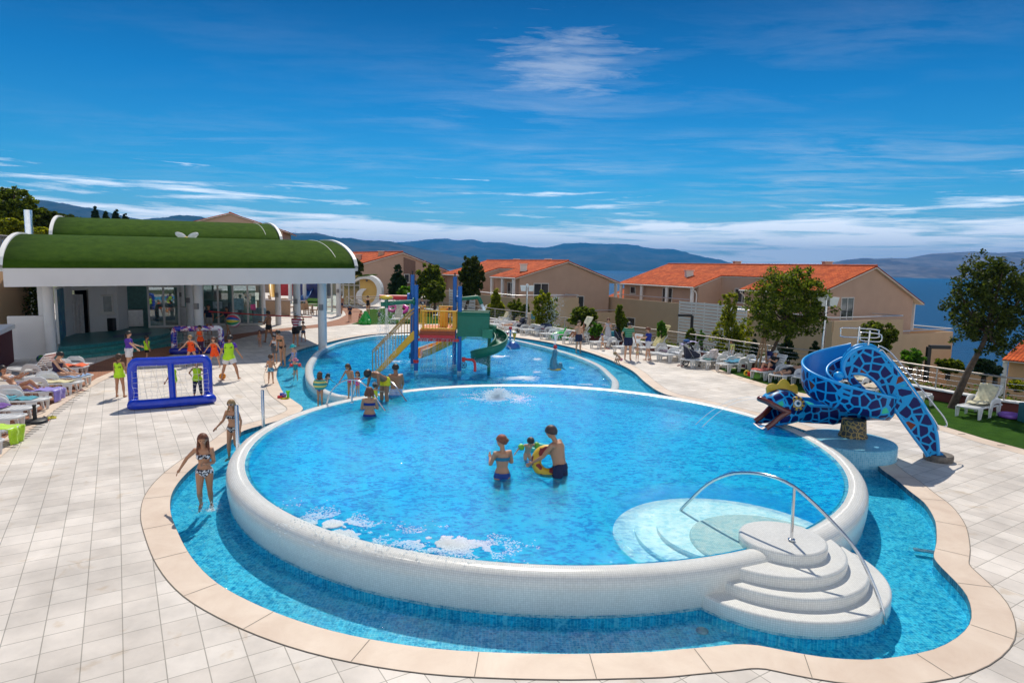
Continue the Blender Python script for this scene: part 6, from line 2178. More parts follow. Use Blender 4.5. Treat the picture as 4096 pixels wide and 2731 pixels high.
lounger('b2', rl_(1738, 1262), 240, 'lounger seen through the tower railing')
lounger('b3', rl_(1790, 1268), 236, 'lounger behind the yellow entry panel', raised=True)
lounger('b4', rl_(1712, 1236), 230, 'lounger in the last row behind the tower')
lounger('b5', rl_(1890, 1250), 220, 'lounger right behind the top of the green box', raised=True)
def towel(name, lab, key, x0, x1, col, wd=0.5, drop=0.0, wave=0.03, z0=0.375, grp='towels lying on the loungers', cat='towel', raised=False):
 c, a_ = LOUNGERS[key]
 rr = random.Random(hash(name) % 99 + int(x0 * 10))
 s_ = rr.random() * 9
 def fn_(u_, v_):
  x_ = x0 + (x1 - x0) * u_
  y_ = (v_ - 0.5) * wd * (1 + 0.06 * sin(9 * u_ + s_))
  z_ = z0 + wave * (0.5 + 0.5 * noise2(x_ * 3 + s_, y_ * 3, 1.6, 4)) + 0.01 * sin(14 * u_ + 3 * v_ + s_)
  if raised and x_ < -0.25:
   z_ += (-0.25 - x_) * 1.05
   x_ = -0.25 + (x_ + 0.25) * 0.7
  if drop and x_ > 0.90:
   z_ -= (x_ - 0.90) * 0.96
   x_ = 0.985 + 0.05 * noise2(u_ * 4, v_ * 6)
  p = Vector((x_, y_, z_))
  p.rotate(Matrix.Rotation(a_, 3, 'Z'))
  return p + c
 m_ = MB().solidgrid(fn_, 26, 12, 0.012)
 return tag(m_.build(name, M('towel_%s_%s' % (name, key), col, 0.95, var=0.25, scale=5, bump=0.4, sheen=0.3)), lab, cat, grp)
towel('towel', 'lime green towel hanging over the foot of a lounger', 'l1', 0.25, 1.32, (0.45, 0.72, 0.02), drop=1)
towel('towel', 'dark purple towel bunched at the head of a lounger', 'l3', -0.35, 0.25, (0.13, 0.03, 0.28), wave=0.12)
towel('towel', 'turquoise and navy towel spread near the umbrella stand', 'l4', 0.05, 0.62, (0.03, 0.28, 0.36))
towel('towel', 'pink towel on the lounger behind the umbrella stand', 'l4', -0.32, 0.04, (0.62, 0.02, 0.16), wave=0.07)
towel('towel', 'lilac towel draped round the foot of a lounger', 'l5', 0.30, 1.26, (0.27, 0.22, 0.62), wd=0.62, drop=1)
towel('towel', 'white and pink striped towel under the sunbathing woman', 'l5', -0.9, 0.29, (0.75, 0.30, 0.42))
towel('towel', 'pale yellow towel laid flat on a lounger', 'l6', -0.25, 0.70, (0.66, 0.58, 0.32))
towel('towel', 'light blue towel hanging under the seated woman', 'l7', -0.10, 0.85, (0.25, 0.42, 0.70), wd=0.66)
towel('bib', 'heap of orange sports bibs on the rear lounger', 'l8', -0.7, 0.95, (0.85, 0.11, 0.01), wave=0.13, cat='bibs')
towel('towel', 'turquoise towel on the lounger beside the tree stakes', 'r4', -0.1, 0.45, (0.02, 0.25, 0.40), wave=0.12)
towel('towel', 'red towel on the lounger beside the tree stakes', 'r4', -0.55, -0.12, (0.62, 0.02, 0.03), wave=0.12, z0=0.40)
towel('towel', 'bright blue towel hanging at the stakes', 'r4b', -0.5, 0.2, (0.02, 0.22, 0.50), wd=0.66)
towel('towel', 'dark green towel beside the printed beach bag', 'r3', 0.0, 0.5, (0.01, 0.18, 0.18), wave=0.05)
towel('towel', 'red and orange towels under the woman in a sun hat', 'r5', 0.1, 0.95, (0.65, 0.09, 0.04), wave=0.09)
towel('towel', 'small dark cloth on the lounger left of the pushchair', 'r0', -0.2, 0.1, (0.10, 0.06, 0.12), wave=0.08)
towel('towel', 'pale cloth on the lounger next to the pushchair', 'r1', -0.25, 0.15, (0.60, 0.62, 0.66), wave=0.06)
towel('towel', 'cream towel heaped on the lounger inside the slide loop', 'r8', -0.9, 0.5, (0.62, 0.56, 0.40), wave=0.10, raised=True)
towel('towel', 'beige towel on the lounger under the slide loop', 'r9', -0.3, 0.6, (0.60, 0.50, 0.36), wave=0.08)
towel('towel', 'crumpled cream towel on the big lounger by the leaning tree', 'r11', -0.75, 0.35, (0.62, 0.57, 0.38), wave=0.14, raised=True)
towel('towel', 'yellow towel over the back behind the woman in white shorts', 'f2', -1.3, -0.2, (0.68, 0.58, 0.26), wd=0.58, raised=True)
towel('towel', 'cream towel over the back of the raised knees sunbather', 'f3', -1.35, 0.2, (0.66, 0.60, 0.42), wd=0.58, raised=True)
towel('towel', 'red towel bunched by the far railing', 'f7', -0.5, 0.0, (0.60, 0.02, 0.05), wave=0.12)
towel('towel', 'cream towel on the back against the far railing', 'f12', -0.8, 0.2, (0.66, 0.58, 0.36), wave=0.06, raised=True)
towel('towel', 'cream cloth behind the water curtain', 'b0', -1.2, 0.3, (0.62, 0.58, 0.46), raised=True)
towel('towel', 'cream cloth left of the tower stair', 'b1', -1.2, 0.3, (0.64, 0.57, 0.38), raised=True)
# towels hung on the far railing
for x0, x1, col, dz, lab in ((2103, 2124, (0.62, 0.50, 0.34), 1.45, 'long beige towel hanging from the far railing'), (2124, 2143, (0.02, 0.42, 0.58), 0.62, 'turquoise towel hanging from the far railing')):
 a_, b_ = at(x0, 1249, 1.2), at(x1, 1254, 1.2)
 s_ = x0
 def fn_(u_, v_):
  p = a_.lerp(b_, v_)
  return p + Vector((0, -0.04, 0.02 - dz * u_ * 0.8)) + Vector((0, 1, 0)) * (0.03 * sin(20 * v_ + s_) * u_)
 tag(MB().solidgrid(fn_, 12, 14, 0.012).build('hanging_towel', M('hang_%d' % x0, col, 0.95, var=0.1, sheen=0.3)), lab, 'towel', 'towels hanging on the railing')
for x0, x1, y_, col, dz, lab in ((3068, 3092, 1403, (0.02, 0.03, 0.14), 0.28, 'navy garment hanging over the railing'), (3063, 3090, 1422, (0.55, 0.52, 0.66), 0.32, 'white lilac garment on the wall capping'), (3093, 3108, 1400, (0.72, 0.40, 0.50), 0.25, 'small pink garment drying on the railing')):
 a_, b_ = atd(x0, y_, 28.0), atd(x1, y_ + 3, 27.8)
 mb = MB().solidgrid(lambda u_, v_: a_.lerp(b_, v_) + Vector((0, 0.03 * sin(9 * v_), -dz * u_)), 6, 8, 0.012)
 tag(mb.build('garment', M('garm_%d' % x0, col, 0.95)), lab, 'garment', 'garments drying on the railing')
# umbrella stand
p = at(141, 1690)
us = thing('umbrella_stand', 'black round umbrella stand without its umbrella', 'umbrella stand', tuple(p))
MB().lathe(p, [(0.29, 0.012), (0.29, 0.06), (0.24, 0.085), (0.06, 0.10)], 26).build('base', BLK, us)
MB().lathe(p, [(0.052, 0.10), (0.045, 0.30), (0.038, 0.45), (0.05, 0.46), (0.05, 0.50)], 14).build('tube', BLK, us)
def sandal(x_, y_, col, deg, lab, n_=2, grp='flip flops on the terrace'):
 p = at(x_, y_)
 g = thing('flip_flops', lab, 'sandals', tuple(p), grp)
 for i in range(n_):
  a_ = radians(deg + 25 * i)
  o_ = Vector((0.13 * i * sin(a_), -0.11 * i, 0))
  q = [Vector((cos(t_) * (0.125 if cos(t_) > 0 else 0.13), sin(t_) * (0.048 - 0.010 * cos(t_ * 1.0 + 2.6)), 0)) for t_ in [2 * pi * k2 / 16 for k2 in range(16)]]
  q = [p + o_ + Matrix.Rotation(a_, 3, 'Z') @ v2_ for v2_ in q]
  s_ = MB().prism(q, 0.013, 0.035).build('sole', M('sole_%s' % lab[:9], col, 0.7), g)
  st2 = [p + o_ + Matrix.Rotation(a_, 3, 'Z') @ Vector(v2_) for v2_ in ((-0.01, 0.042, 0.035), (0.02, 0.025, 0.07), (0.07, 0.0, 0.045), (0.02, -0.025, 0.07), (-0.01, -0.042, 0.035))]
  MB().tube(st2, 0.008, 6).build('strap', M('strap_%s' % lab[:9], tuple(v_ * 0.5 for v_ in col), 0.6), s_)
sandal(205, 1671, (0.65, 0.58, 0.06), 15, 'yellow flip flops by the umbrella stand')
sandal(172, 1674, (0.05, 0.07, 0.13), 30, 'dark blue sandals by the umbrella stand')
sandal(178, 1683, (0.75, 0.12, 0.02), 0, 'small orange sandals by the umbrella stand', 1)
sandal(100, 1700, (0.07, 0.07, 0.06), 20, 'grey strapped sandals left of the umbrella stand')
sandal(325, 1564, (0.62, 0.30, 0.26), 10, 'single pink flip flop beside the yellow towel lounger', 1)
sandal(2715, 1463, (0.28, 0.09, 0.08), 40, 'dark red sandals beside the pushchair wheel')
sandal(3062, 1512, (0.50, 0.42, 0.50), 10, 'pale lilac shoes on the turf under the high backed lounger')
sandal(2490, 1404, (0.03, 0.04, 0.09), 10, 'dark shoes under the lounger behind the green shirt')
sandal(2426, 1395, (0.60, 0.10, 0.12), 20, 'red slippers by the feet of the child in the blue cap')
def ball(x_, y_, r, lab, c1, c2, stripes=0, z=None, P0=None):
 p = P0 if P0 else at(x_, y_) + Vector((0, 0, r + 0.012))
 mt, t, b = newmat('ball_%d' % x_)
 tcn = _n(t, 'ShaderNodeTexCoord')
 if stripes:
  sp2 = _n(t, 'ShaderNodeSeparateXYZ')
  t.links.new(tcn.outputs['Object'], sp2.inputs[0])
  zc = _n(t, 'ShaderNodeMath', operation='SUBTRACT')
  t.links.new(sp2.outputs['Z'], zc.inputs[0])
  zc.inputs[1].default_value = r
  an = _n(t, 'ShaderNodeMath', operation='ARCTAN2')
  t.links.new(zc.outputs[0], an.inputs[0])
  t.links.new(sp2.outputs['Y' if stripes > 6 else 'X'], an.inputs[1])
  ml = _n(t, 'ShaderNodeMath', operation='MULTIPLY')
  t.links.new(an.outputs[0], ml.inputs[0])
  ml.inputs[1].default_value = stripes / (2 * pi)
  if len(c2) > 3:
   md = _n(t, 'ShaderNodeMath', operation='FRACT')
   dv = _n(t, 'ShaderNodeMath', operation='DIVIDE')
   t.links.new(ml.outputs[0], dv.inputs[0])
   dv.inputs[1].default_value = len(c2)
   t.links.new(dv.outputs[0], md.inputs[0])
   rp = _n(t, 'ShaderNodeValToRGB')
   rp.color_ramp.interpolation = 'CONSTANT'
   for i, cc in enumerate(c2):
    e_ = rp.color_ramp.elements[0] if i == 0 else rp.color_ramp.elements.new(i / len(c2))
    e_.color = tuple(cc) + (1,)
   t.links.new(md.outputs[0], rp.inputs[0])
  else:
   md = _n(t, 'ShaderNodeMath', operation='FRACT')
   t.links.new(ml.outputs[0], md.inputs[0])
   rp = _n(t, 'ShaderNodeValToRGB')
   rp.color_ramp.interpolation = 'CONSTANT'
   rp.color_ramp.elements[0].color = tuple(c1) + (1,)
   rp.color_ramp.elements[1].position = 0.5
   rp.color_ramp.elements[1].color = tuple(c2) + (1,)
   t.links.new(md.outputs[0], rp.inputs[0])
 else:
  v_ = _n(t, 'ShaderNodeTexVoronoi', feature='F1')
  v_.inputs['Scale'].default_value = 1.5 / r
  v_.inputs['Randomness'].default_value = 0.2
  t.links.new(tcn.outputs['Object'], v_.inputs['Vector'])
  rp = _n(t, 'ShaderNodeValToRGB')
  rp.color_ramp.interpolation = 'CONSTANT'
  rp.color_ramp.elements[0].color = tuple(c2) + (1,)
  rp.color_ramp.elements[1].position = 0.28
  rp.color_ramp.elements[1].color = tuple(c1) + (1,)
  t.links.new(v_.outputs[0], rp.inputs[0])
 t.links.new(rp.outputs[0], b.inputs['Base Color'])
 b.inputs['Roughness'].default_value = 0.3
 return tag(MB().ball(p, r, 24, 14).build('ball', mt), lab, 'ball')
ball(890, 1519, 0.125, 'orange football with black patches at the bib man', (0.85, 0.28, 0.01), (0.02, 0.02, 0.02))
ball(165, 1452, 0.17, 'green and navy ball by the white garden wall', (0.02, 0.05, 0.22), (0.05, 0.22, 0.02), 4)
pb_ = atd(934, 1282, 34.2)
ball(934, 1282, 0.37, 'big striped beach ball carried by the woman', None, [(0.6, 0.05, 0.08), (0.02, 0.12, 0.45), (0.65, 0.5, 0.05), (0.02, 0.28, 0.12), (0.6, 0.6, 0.6)], 15, P0=pb_)
# toys on the peninsula and on the turf
p = at(1138, 1592)
ty = thing('toy_set', 'heap of green, red and blue sand toys on the coping tip', 'toys', tuple(p), 'plastic sand toys on the ground')
MB().lathe(p + Vector((0.12, 0, 0)), [(0.05, 0.012), (0.035, 0.12), (0.07, 0.24), (0.075, 0.25)], 12).build('funnel', M('toy_green', (0.12, 0.62, 0.02), 0.3), ty)
MB().lathe(p + Vector((0.05, -0.1, 0)), [(0.14, 0.012), (0.15, 0.03), (0.02, 0.035)], 14).build('plate', M('toy_yellow', (0.75, 0.55, 0.02), 0.3), ty)
MB().box(p + Vector((-0.13, -0.02, 0.05)), (0.16, 0.12, 0.07)).build('truck_bed', M('toy_red', (0.65, 0.02, 0.03), 0.3), ty)
MB().box(p + Vector((-0.10, 0.06, 0.11)), (0.14, 0.10, 0.10), rz=0.4).build('truck_cab', M('toy_blue', (0.02, 0.08, 0.45), 0.3), ty)
MB().lathe(p + Vector((-0.02, 0.02, 0)), [(0.06, 0.012), (0.08, 0.13)], 10).build('cup', M('toy_violet', (0.25, 0.12, 0.4), 0.3), ty)
p = at(2998, 1508)
ty = thing('toy_set', 'red and yellow sand buckets with a spade on the turf', 'toys', tuple(p), 'plastic sand toys on the ground')
MB().lathe(p, [(0.08, 0.012), (0.115, 0.20), (0.12, 0.21)], 14).build('bucket', M('toy_red'), ty)
MB().torus(p + Vector((-0.10, 0.08, 0.16)), 0.10, 0.035, 16, 8, Matrix.Rotation(pi / 2, 3, 'X')).build('ring', M('toy_yellow'), ty)
MB().box(p + Vector((0.0, -0.12, 0.03)), (0.34, 0.07, 0.03)).build('spade', M('toy_green'), ty)
# rubber rings, crocodile, frog
for x_, y_, Y, R_, col, lab in ((1609, 1237, 56, 0.42, (0.80, 0.08, 0.42), 'bright pink swim ring behind the water curtain'), (1571, 1233, 57, 0.36, (0.72, 0.10, 0.35), 'second pink swim ring left of the brightest one')):
 p = atd(x_, y_, Y)
 tag(MB().torus(p, R_, 0.16, 26, 10, Matrix.Rotation(0.7, 3, 'X')).build('swim_ring', M('ring_%d' % x_, col, 0.3, trans=0.0)), lab, 'swim ring', 'pink swim rings at the back')
p = at(4040, 1672)
tag(MB().torus(p + Vector((0, 0, 0.09)), 0.26, 0.075, 26, 10).build('swim_ring', M('ring_lilac', (0.30, 0.12, 0.50), 0.25)), 'lilac swim ring under the big lounger by the leaning tree', 'swim ring')
p = at(3345, 1545)
cf = thing('crocodile_float', 'bright green inflatable crocodile beside the sunbather', 'pool float', tuple(at(2250, 1358)))
p = at(2250, 1358)
CROC = M('croc_green', (0.02, 0.50, 0.06), 0.25, coat=0.3)
MB().tube(spline([p + Vector(q) for q in [(-0.7, -0.2, 0.22), (-0.3, 0, 0.26), (0.1, 0.1, 0.28), (0.5, 0.3, 0.26), (0.8, 0.5, 0.16)]], step=0.1), [0.14, 0.17, 0.2, 0.22, 0.23, 0.23, 0.22, 0.2, 0.18, 0.16, 0.14, 0.12, 0.10, 0.09, 0.08, 0.07, 0.06, 0.05, 0.05, 0.05, 0.05][:len(spline([p + Vector(q) for q in [(-0.7, -0.2, 0.22), (-0.3, 0, 0.26), (0.1, 0.1, 0.28), (0.5, 0.3, 0.26), (0.8, 0.5, 0.16)]], step=0.1))], 12).build('body', CROC, cf)
MB().tube([p + Vector(q) for q in [(0.1, 0.05, 0.4), (0.14, 0.05, 0.62), (0.22, 0.08, 0.75)]], [0.07, 0.06, 0.03], 8).build('handle', CROC, cf)
for s_ in (-0.4, 0.3):
 MB().ball(p + Vector((s_, -0.15, 0.12)), 0.12, 10, 6, (0.7, 1, 0.9)).build('foot', CROC, cf)
p = at(1462, 1297)
fg = thing('frog_figure', 'glossy green frog figure on the back turf', 'figure', tuple(p))
FG = M('frog_green', (0.01, 0.34, 0.03), 0.25, coat=0.5)
MB().lathe(p, [(0.42, 0.0), (0.46, 0.15), (0.40, 0.42), (0.30, 0.62), (0.17, 0.80), (0.12, 0.95), (0.02, 1.02)], 18, sy=0.8).build('body', FG, fg)
for s_ in (-1, 1):
 MB().ball(p + Vector((s_ * 0.30, -0.22, 0.20)), 0.20, 10, 6, (1, 0.8, 1)).build('leg', FG, fg)
MB().ball(p + Vector((-0.18, -0.15, 0.66)), 0.10, 10, 6).build('eye', FG, fg)
# beach bag, cool box, slipper
c, a_ = LOUNGERS['r3']
tag(MB().box(c + Vector((0.05, 0.02, 0.60)), (0.52, 0.25, 0.45), rz=a_ + 0.3).build('beach_bag', M('bag_print', (0.60, 0.52, 0.50), 0.7, var=0.5, scale=7), bevel=0.04), 'white beach bag with brown print on a lounger', 'bag')
c, a_ = LOUNGERS['f6']
tag(MB().box(c + Vector((0.9, 0.35, 0.42)), (0.75, 0.35, 0.55), rz=0.4).build('beach_bag', M('bag_navy', (0.04, 0.06, 0.14), 0.7, var=0.9, scale=14), bevel=0.05), 'navy and white patterned beach bag at the far railing', 'bag')
c, a_ = LOUNGERS['f0']
p = at(2446, 1372)
tag(MB().box(p + Vector((0, 0, 0.42)), (0.42, 0.2, 0.62), rz=0.3).build('beach_bag', M('bag_teal', (0.02, 0.26, 0.34), 0.7, var=0.2), bevel=0.05), 'teal beach bag hanging between dress and pushchair', 'bag')
p = at(4090, 1690)
tag(MB().box(p + Vector((0.1, 0, 0.32)), (0.34, 0.3, 0.6)).build('cool_box', M('coolbox', (0.03, 0.15, 0.17), 0.5), bevel=0.03), 'dark teal cool box cut by the right edge', 'box')
p = at(3058, 1478)
tag(MB().ball(p + Vector((0, 0.2, 0.4)), 0.2, 12, 8, (1, 0.8, 0.9)).build('white_bag', M('bag_white', (0.66, 0.66, 0.70), 0.8, var=0.3, scale=9)), 'round white bag behind the tree stakes', 'bag')
# pushchairs
def pushchair(p, deg, lab, sc=1.0, flip=1):
 g = thing('pushchair', lab, 'pushchair', tuple(p), 'dark pushchairs by the pool')
 R_ = Matrix.Rotation(radians(deg), 3, 'Z')
 Q = lambda x_, y_, z_: Vector(p) + R_ @ Vector((x_ * sc, y_ * sc, z_ * sc))
 NV = M('pram_navy', (0.018, 0.022, 0.045), 0.7, var=0.2)
 for x_, y_, r_ in ((0.30, -0.27, 0.155), (0.30, 0.27, 0.155), (-0.38, -0.13, 0.12), (-0.38, 0.13, 0.12)):
  w_ = MB().torus(Q(x_, y_, r_ + 0.01), r_ * 0.82 * sc, 0.028 * sc, 22, 8, R_ @ Matrix.Rotation(pi / 2, 3, 'X')).build('wheel', BLK, g)
  rm_ = MB()
  for k2 in range(6):
   a_ = pi * k2 / 6
   d_ = R_ @ Vector((cos(a_), 0, sin(a_))) * r_ * 0.72 * sc
   rm_.tube([Q(x_, y_, r_ + 0.01) - d_, Q(x_, y_, r_ + 0.01) + d_], 0.006, 4)
  rm_.torus(Q(x_, y_, r_ + 0.01), r_ * 0.66 * sc, 0.012 * sc, 20, 6, R_ @ Matrix.Rotation(pi / 2, 3, 'X'))
  rm_.build('rim', M('rim_grey', (0.55, 0.55, 0.55), 0.3, metal=0.6), w_)
 fr = MB()
 for s_ in (-1, 1):
  fr.tube([Q(0.30, s_ * 0.24, 0.16), Q(-0.02, s_ * 0.24, 0.50), Q(0.20, s_ * 0.24, 0.85), Q(0.42, s_ * 0.24, 1.02)], 0.018, 8)
  fr.tube([Q(-0.38, s_ * 0.12, 0.13), Q(-0.02, s_ * 0.22, 0.50)], 0.018, 8)
 fr.tube([Q(0.30, -0.27, 0.165), Q(0.30, 0.27, 0.165)], 0.015, 8)
 fr.tube([Q(0.42, -0.24, 1.02), Q(0.42, 0.24, 1.02)], 0.022, 8)
 fr.build('frame', M('pram_frame', (0.30, 0.30, 0.32), 0.4, metal=0.6), g)
 MB().hexa([Q(-0.35, -0.2, 0.42), Q(0.28, -0.2, 0.38), Q(0.28, 0.2, 0.38), Q(-0.35, 0.2, 0.42), Q(-0.38, -0.22, 0.60), Q(0.34, -0.22, 0.92), Q(0.34, 0.22, 0.92), Q(-0.38, 0.22, 0.60)]).build('seat', NV, g)
 MB().solidgrid(lambda u_, v_: Q(0.26 - 0.42 * cos(0.3 + 1.5 * u_) * 0.9 + 0.05, (v_ - 0.5) * 0.50, 0.62 + 0.48 * sin(0.3 + 1.5 * u_) + 0.02 * sin(16 * u_)), 14, 6, 0.02).build('hood', NV, g)
 MB().hexa([Q(0.08, -0.18, 0.22), Q(0.32, -0.18, 0.22), Q(0.32, 0.18, 0.22), Q(0.08, 0.18, 0.22), Q(0.05, -0.2, 0.36), Q(0.36, -0.2, 0.36), Q(0.36, 0.2, 0.36), Q(0.05, 0.2, 0.36)]).build('basket', NV, g)
 return g, Q
g, Q = pushchair(at(2762, 1463), 178, 'dark blue three wheeled pushchair with cloths on its hood, on the tiles')
tag(MB().solidgrid(lambda u_, v_: Q(-0.25 + 0.75 * u_, (v_ - 0.5) * 0.56, 1.16 - 0.35 * (u_ - 0.3) ** 2 + 0.03 * noise2(u_ * 6, v_ * 6)), 14, 8, 0.012).build('cloth', M('cloth_lilac', (0.36, 0.34, 0.52), 0.9, var=0.4, scale=7)), 'lilac and white cloths over the pushchair hood', 'cloth')
tag(MB().ball(Q(0.25, 0.0, 1.20), 0.13, 12, 6, (1.3, 1, 0.5)).build('cap', M('cap_blue', (0.02, 0.10, 0.32), 0.8)), 'blue cap lying on the pushchair hood', 'cap')
g, Q = pushchair(at(2480, 1382), 150, 'black pushchair behind the man in the green shirt')
g, Q = pushchair(at(2086, 1328), 35, 'black folded pushchair near the far loungers', 0.9)
# far pool boxes of the café: chairs and tables under the roof
WK = M('wicker', (0.40, 0.26, 0.17), 0.8, var=0.2, scale=20)
def cafe_chair(p, deg, lab):
 g = thing('cafe_chair', lab, 'chair', tuple(p), 'brown wicker chairs under the pavilion roof')
 R_ = Matrix.Rotation(radians(deg), 3, 'Z')
 Q = lambda x_, y_, z_: Vector(p) + R_ @ Vector((x_, y_, z_))
 MB().hexa([Q(-0.26, -0.25, 0.40), Q(0.26, -0.25, 0.40), Q(0.26, 0.25, 0.40), Q(-0.26, 0.25, 0.40), Q(-0.26, -0.25, 0.47), Q(0.26, -0.25, 0.47), Q(0.26, 0.25, 0.47), Q(-0.26, 0.25, 0.47)]).build('seat', WK, g)
 MB().hexa([Q(-0.26, 0.22, 0.47), Q(0.26, 0.22, 0.47), Q(0.26, 0.27, 0.47), Q(-0.26, 0.27, 0.47), Q(-0.25, 0.36, 0.98), Q(0.25, 0.36, 0.98), Q(0.25, 0.40, 0.98), Q(-0.25, 0.40, 0.98)]).build('backrest', WK, g)
 for sx_ in (-1, 1):
  for sy_ in (-1, 1):
   MB().bar(Q(sx_ * 0.22, sy_ * 0.21, 0), Q(sx_ * 0.22, sy_ * 0.21, 0.40), 0.05).build('leg', WK, g)
 return g
def cafe_table(p, lab):
 g = thing('cafe_table', lab, 'table', tuple(p), 'small dark café tables under the pavilion roof')
 MB().box(Vector(p) + Vector((0, 0, 0.74)), (0.8, 0.8, 0.04)).build('tabletop', M('table_brown', (0.22, 0.16, 0.13), 0.5), g)
 MB().lathe(p, [(0.28, 0), (0.05, 0.05), (0.04, 0.72)], 12).build('pedestal', M('table_brown'), g)
F_ = lambda x_, y_: at(750 + x_ / 3.51, 1120 + y_ / 3.51)
for i, (x_, y_, d_, lab) in enumerate([(1195, 345, 140, 'wicker chair beside the brown bar counter'), (1355, 395, 200, 'wicker chair with its back to the second column'), (1400, 400, 180, 'wicker chair in the middle of the rear row'), (1490, 440, 250, 'wicker chair half behind the third column'), (1615, 485, 180, 'wicker chair left of the pair at the front table'), (1680, 480, 175, 'wicker chair right of the pair at the front table'), (1720, 430, 90, 'wicker chair turned sideways behind the front table'), (1790, 490, 270, 'wicker chair next to the blue grey pool column')]):
 cafe_chair(F_(x_, y_), d_, lab)
cafe_table(F_(1440, 385), 'café table at the rear beside the second column')
cafe_table(F_(1755, 455), 'café table nearest the pool column')
cafe_table(F_(1600, 400), 'café table behind the third column')
p = F_(1215, 495)
bc = thing('bar_counter', 'brown wicker bar counter left of the café chairs', 'counter', tuple(p))
MB().box(p + Vector((0, 0, 0.62)), (2.6, 0.8, 1.24), rz=0.3).build('body', WK, bc)
MB().box(p + Vector((0, 0, 1.26)), (2.8, 0.95, 0.05), rz=0.3).build('counter_top', M('table_brown'), bc)
# playground beyond: blue slides, red frames
pg = thing('playground_frame', 'red and blue playground frame far behind the café', 'playground', tuple(at(1180, 1190)))
MB().box(at(1160, 1196) + Vector((0, 0, 1.2)), (2.6, 0.6, 1.6)).build('panel', M('play_red', (0.42, 0.02, 0.03), 0.5, var=0.4, scale=2), pg)
MB().box(at(1262, 1206) + Vector((0, 0, 1.4)), (3.4, 0.6, 2.0)).build('panel', M('play_navy', (0.02, 0.03, 0.14), 0.5, var=0.4, scale=2), pg)
trough(spline([at(1266, 1200) + Vector((0, -0.6, 2.3)), at(1250, 1204) + Vector((0, -0.9, 1.3)), at(1238, 1208) + Vector((0, -1.2, 0.5)), at(1226, 1212) + Vector((0, -1.4, 0.25))], step=0.3), 0.35, [0.35] * 40, [0.35] * 40, M('play_slide_blue', (0.01, 0.12, 0.38), 0.3), M('play_slide_blue'), M('play_slide_blue'), pg)
trough(spline([at(1088, 1192) + Vector((0, 0, 2.2)), at(1094, 1196) + Vector((0, -0.4, 1.2)), at(1102, 1200) + Vector((0, -0.8, 0.4))], step=0.3), 0.3, [0.3] * 40, [0.3] * 40, M('play_slide_yellow', (0.6, 0.34, 0.02), 0.3), M('play_slide_yellow'), M('play_slide_yellow'), pg)
# black loudspeaker on the stage
p = at(452, 1322, ST_Z)
ls = thing('loudspeaker', 'black loudspeaker standing on the teal stage', 'loudspeaker', tuple(p))
MB().box(p + Vector((0, -0.1, 0.36)), (0.36, 0.34, 0.72)).build('cabinet', BLK, ls, bevel=0.03)
MB().lathe(p + Vector((0, -0.1, 0.0)), [(0.1, 0), (0.1, 0.02)], 8).build('foot', BLK, ls)
# channel fittings
p = at(3700, 2207, -0.2)
tag(MB().box(p + Vector((0, 0, 0.02)), (0.34, 0.11, 0.02), rz=-0.35).build('drain_grate', M('grate_steel', (0.25, 0.3, 0.33), 0.4, metal=0.6)), 'steel grate on the channel floor beside the coping', 'grate')
p = at(2809, 2524, -0.26)
tag(MB().lathe(p, [(0.08, 0.0), (0.08, 0.02), (0.05, 0.03)], 14).build('drain_cover', M('grate_steel')), 'round steel drain cover in the front channel', 'drain cover')
# ================================================================ trees, shrubs, hedges
def leafmat(name, dark, light, tl=0.35):
 mt, t, b = newmat(name)
 MATS[name] = mt
 ge = _n(t, 'ShaderNodeNewGeometry')
 rp = _n(t, 'ShaderNodeValToRGB')
 rp.color_ramp.elements[0].color = tuple(dark) + (1,)
 rp.color_ramp.elements[1].color = tuple(light) + (1,)
 t.links.new(ge.outputs['Random Per Island'], rp.inputs[0])
 t.links.new(rp.outputs[0], b.inputs['Base Color'])
 b.inputs['Roughness'].default_value = 0.55
 b.inputs['Specular IOR Level'].default_value = 0.25
 tr_ = _n(t, 'ShaderNodeBsdfTranslucent')
 br_ = _n(t, 'ShaderNodeMix', data_type='RGBA', blend_type='MULTIPLY')
 br_.inputs[0].default_value = 1.0
 t.links.new(rp.outputs[0], br_.inputs[6])
 br_.inputs[7].default_value = (1.6, 1.5, 0.5, 1)
 t.links.new(br_.outputs[2], tr_.inputs[0])
 ms_ = _n(t, 'ShaderNodeMixShader')
 ms_.inputs[0].default_value = tl
 t.links.new(b.outputs[0], ms_.inputs[1])
 t.links.new(tr_.outputs[0], ms_.inputs[2])
 t.links.new(ms_.outputs[0], t.nodes['Material Output'].inputs[0])
 return mt
LG = leafmat('leaf_green', (0.016, 0.042, 0.007), (0.18, 0.23, 0.026), 0.55)
LD = leafmat('leaf_dark', (0.008, 0.022, 0.006), (0.085, 0.115, 0.018), 0.45)
LY = leafmat('leaf_yellow', (0.05, 0.085, 0.008), (0.34, 0.36, 0.026), 0.55)
LC = leafmat('leaf_conifer', (0.008, 0.026, 0.012), (0.030, 0.065, 0.022), 0.2)
LB = leafmat('leaf_bright', (0.03, 0.10, 0.010), (0.12, 0.28, 0.025), 0.5)
BARK = M('bark', (0.075, 0.052, 0.036), 0.9, var=0.4, scale=9, bump=0.6)
STAKE = M('stake_wood', (0.30, 0.19, 0.11), 0.9, var=0.25, scale=6)
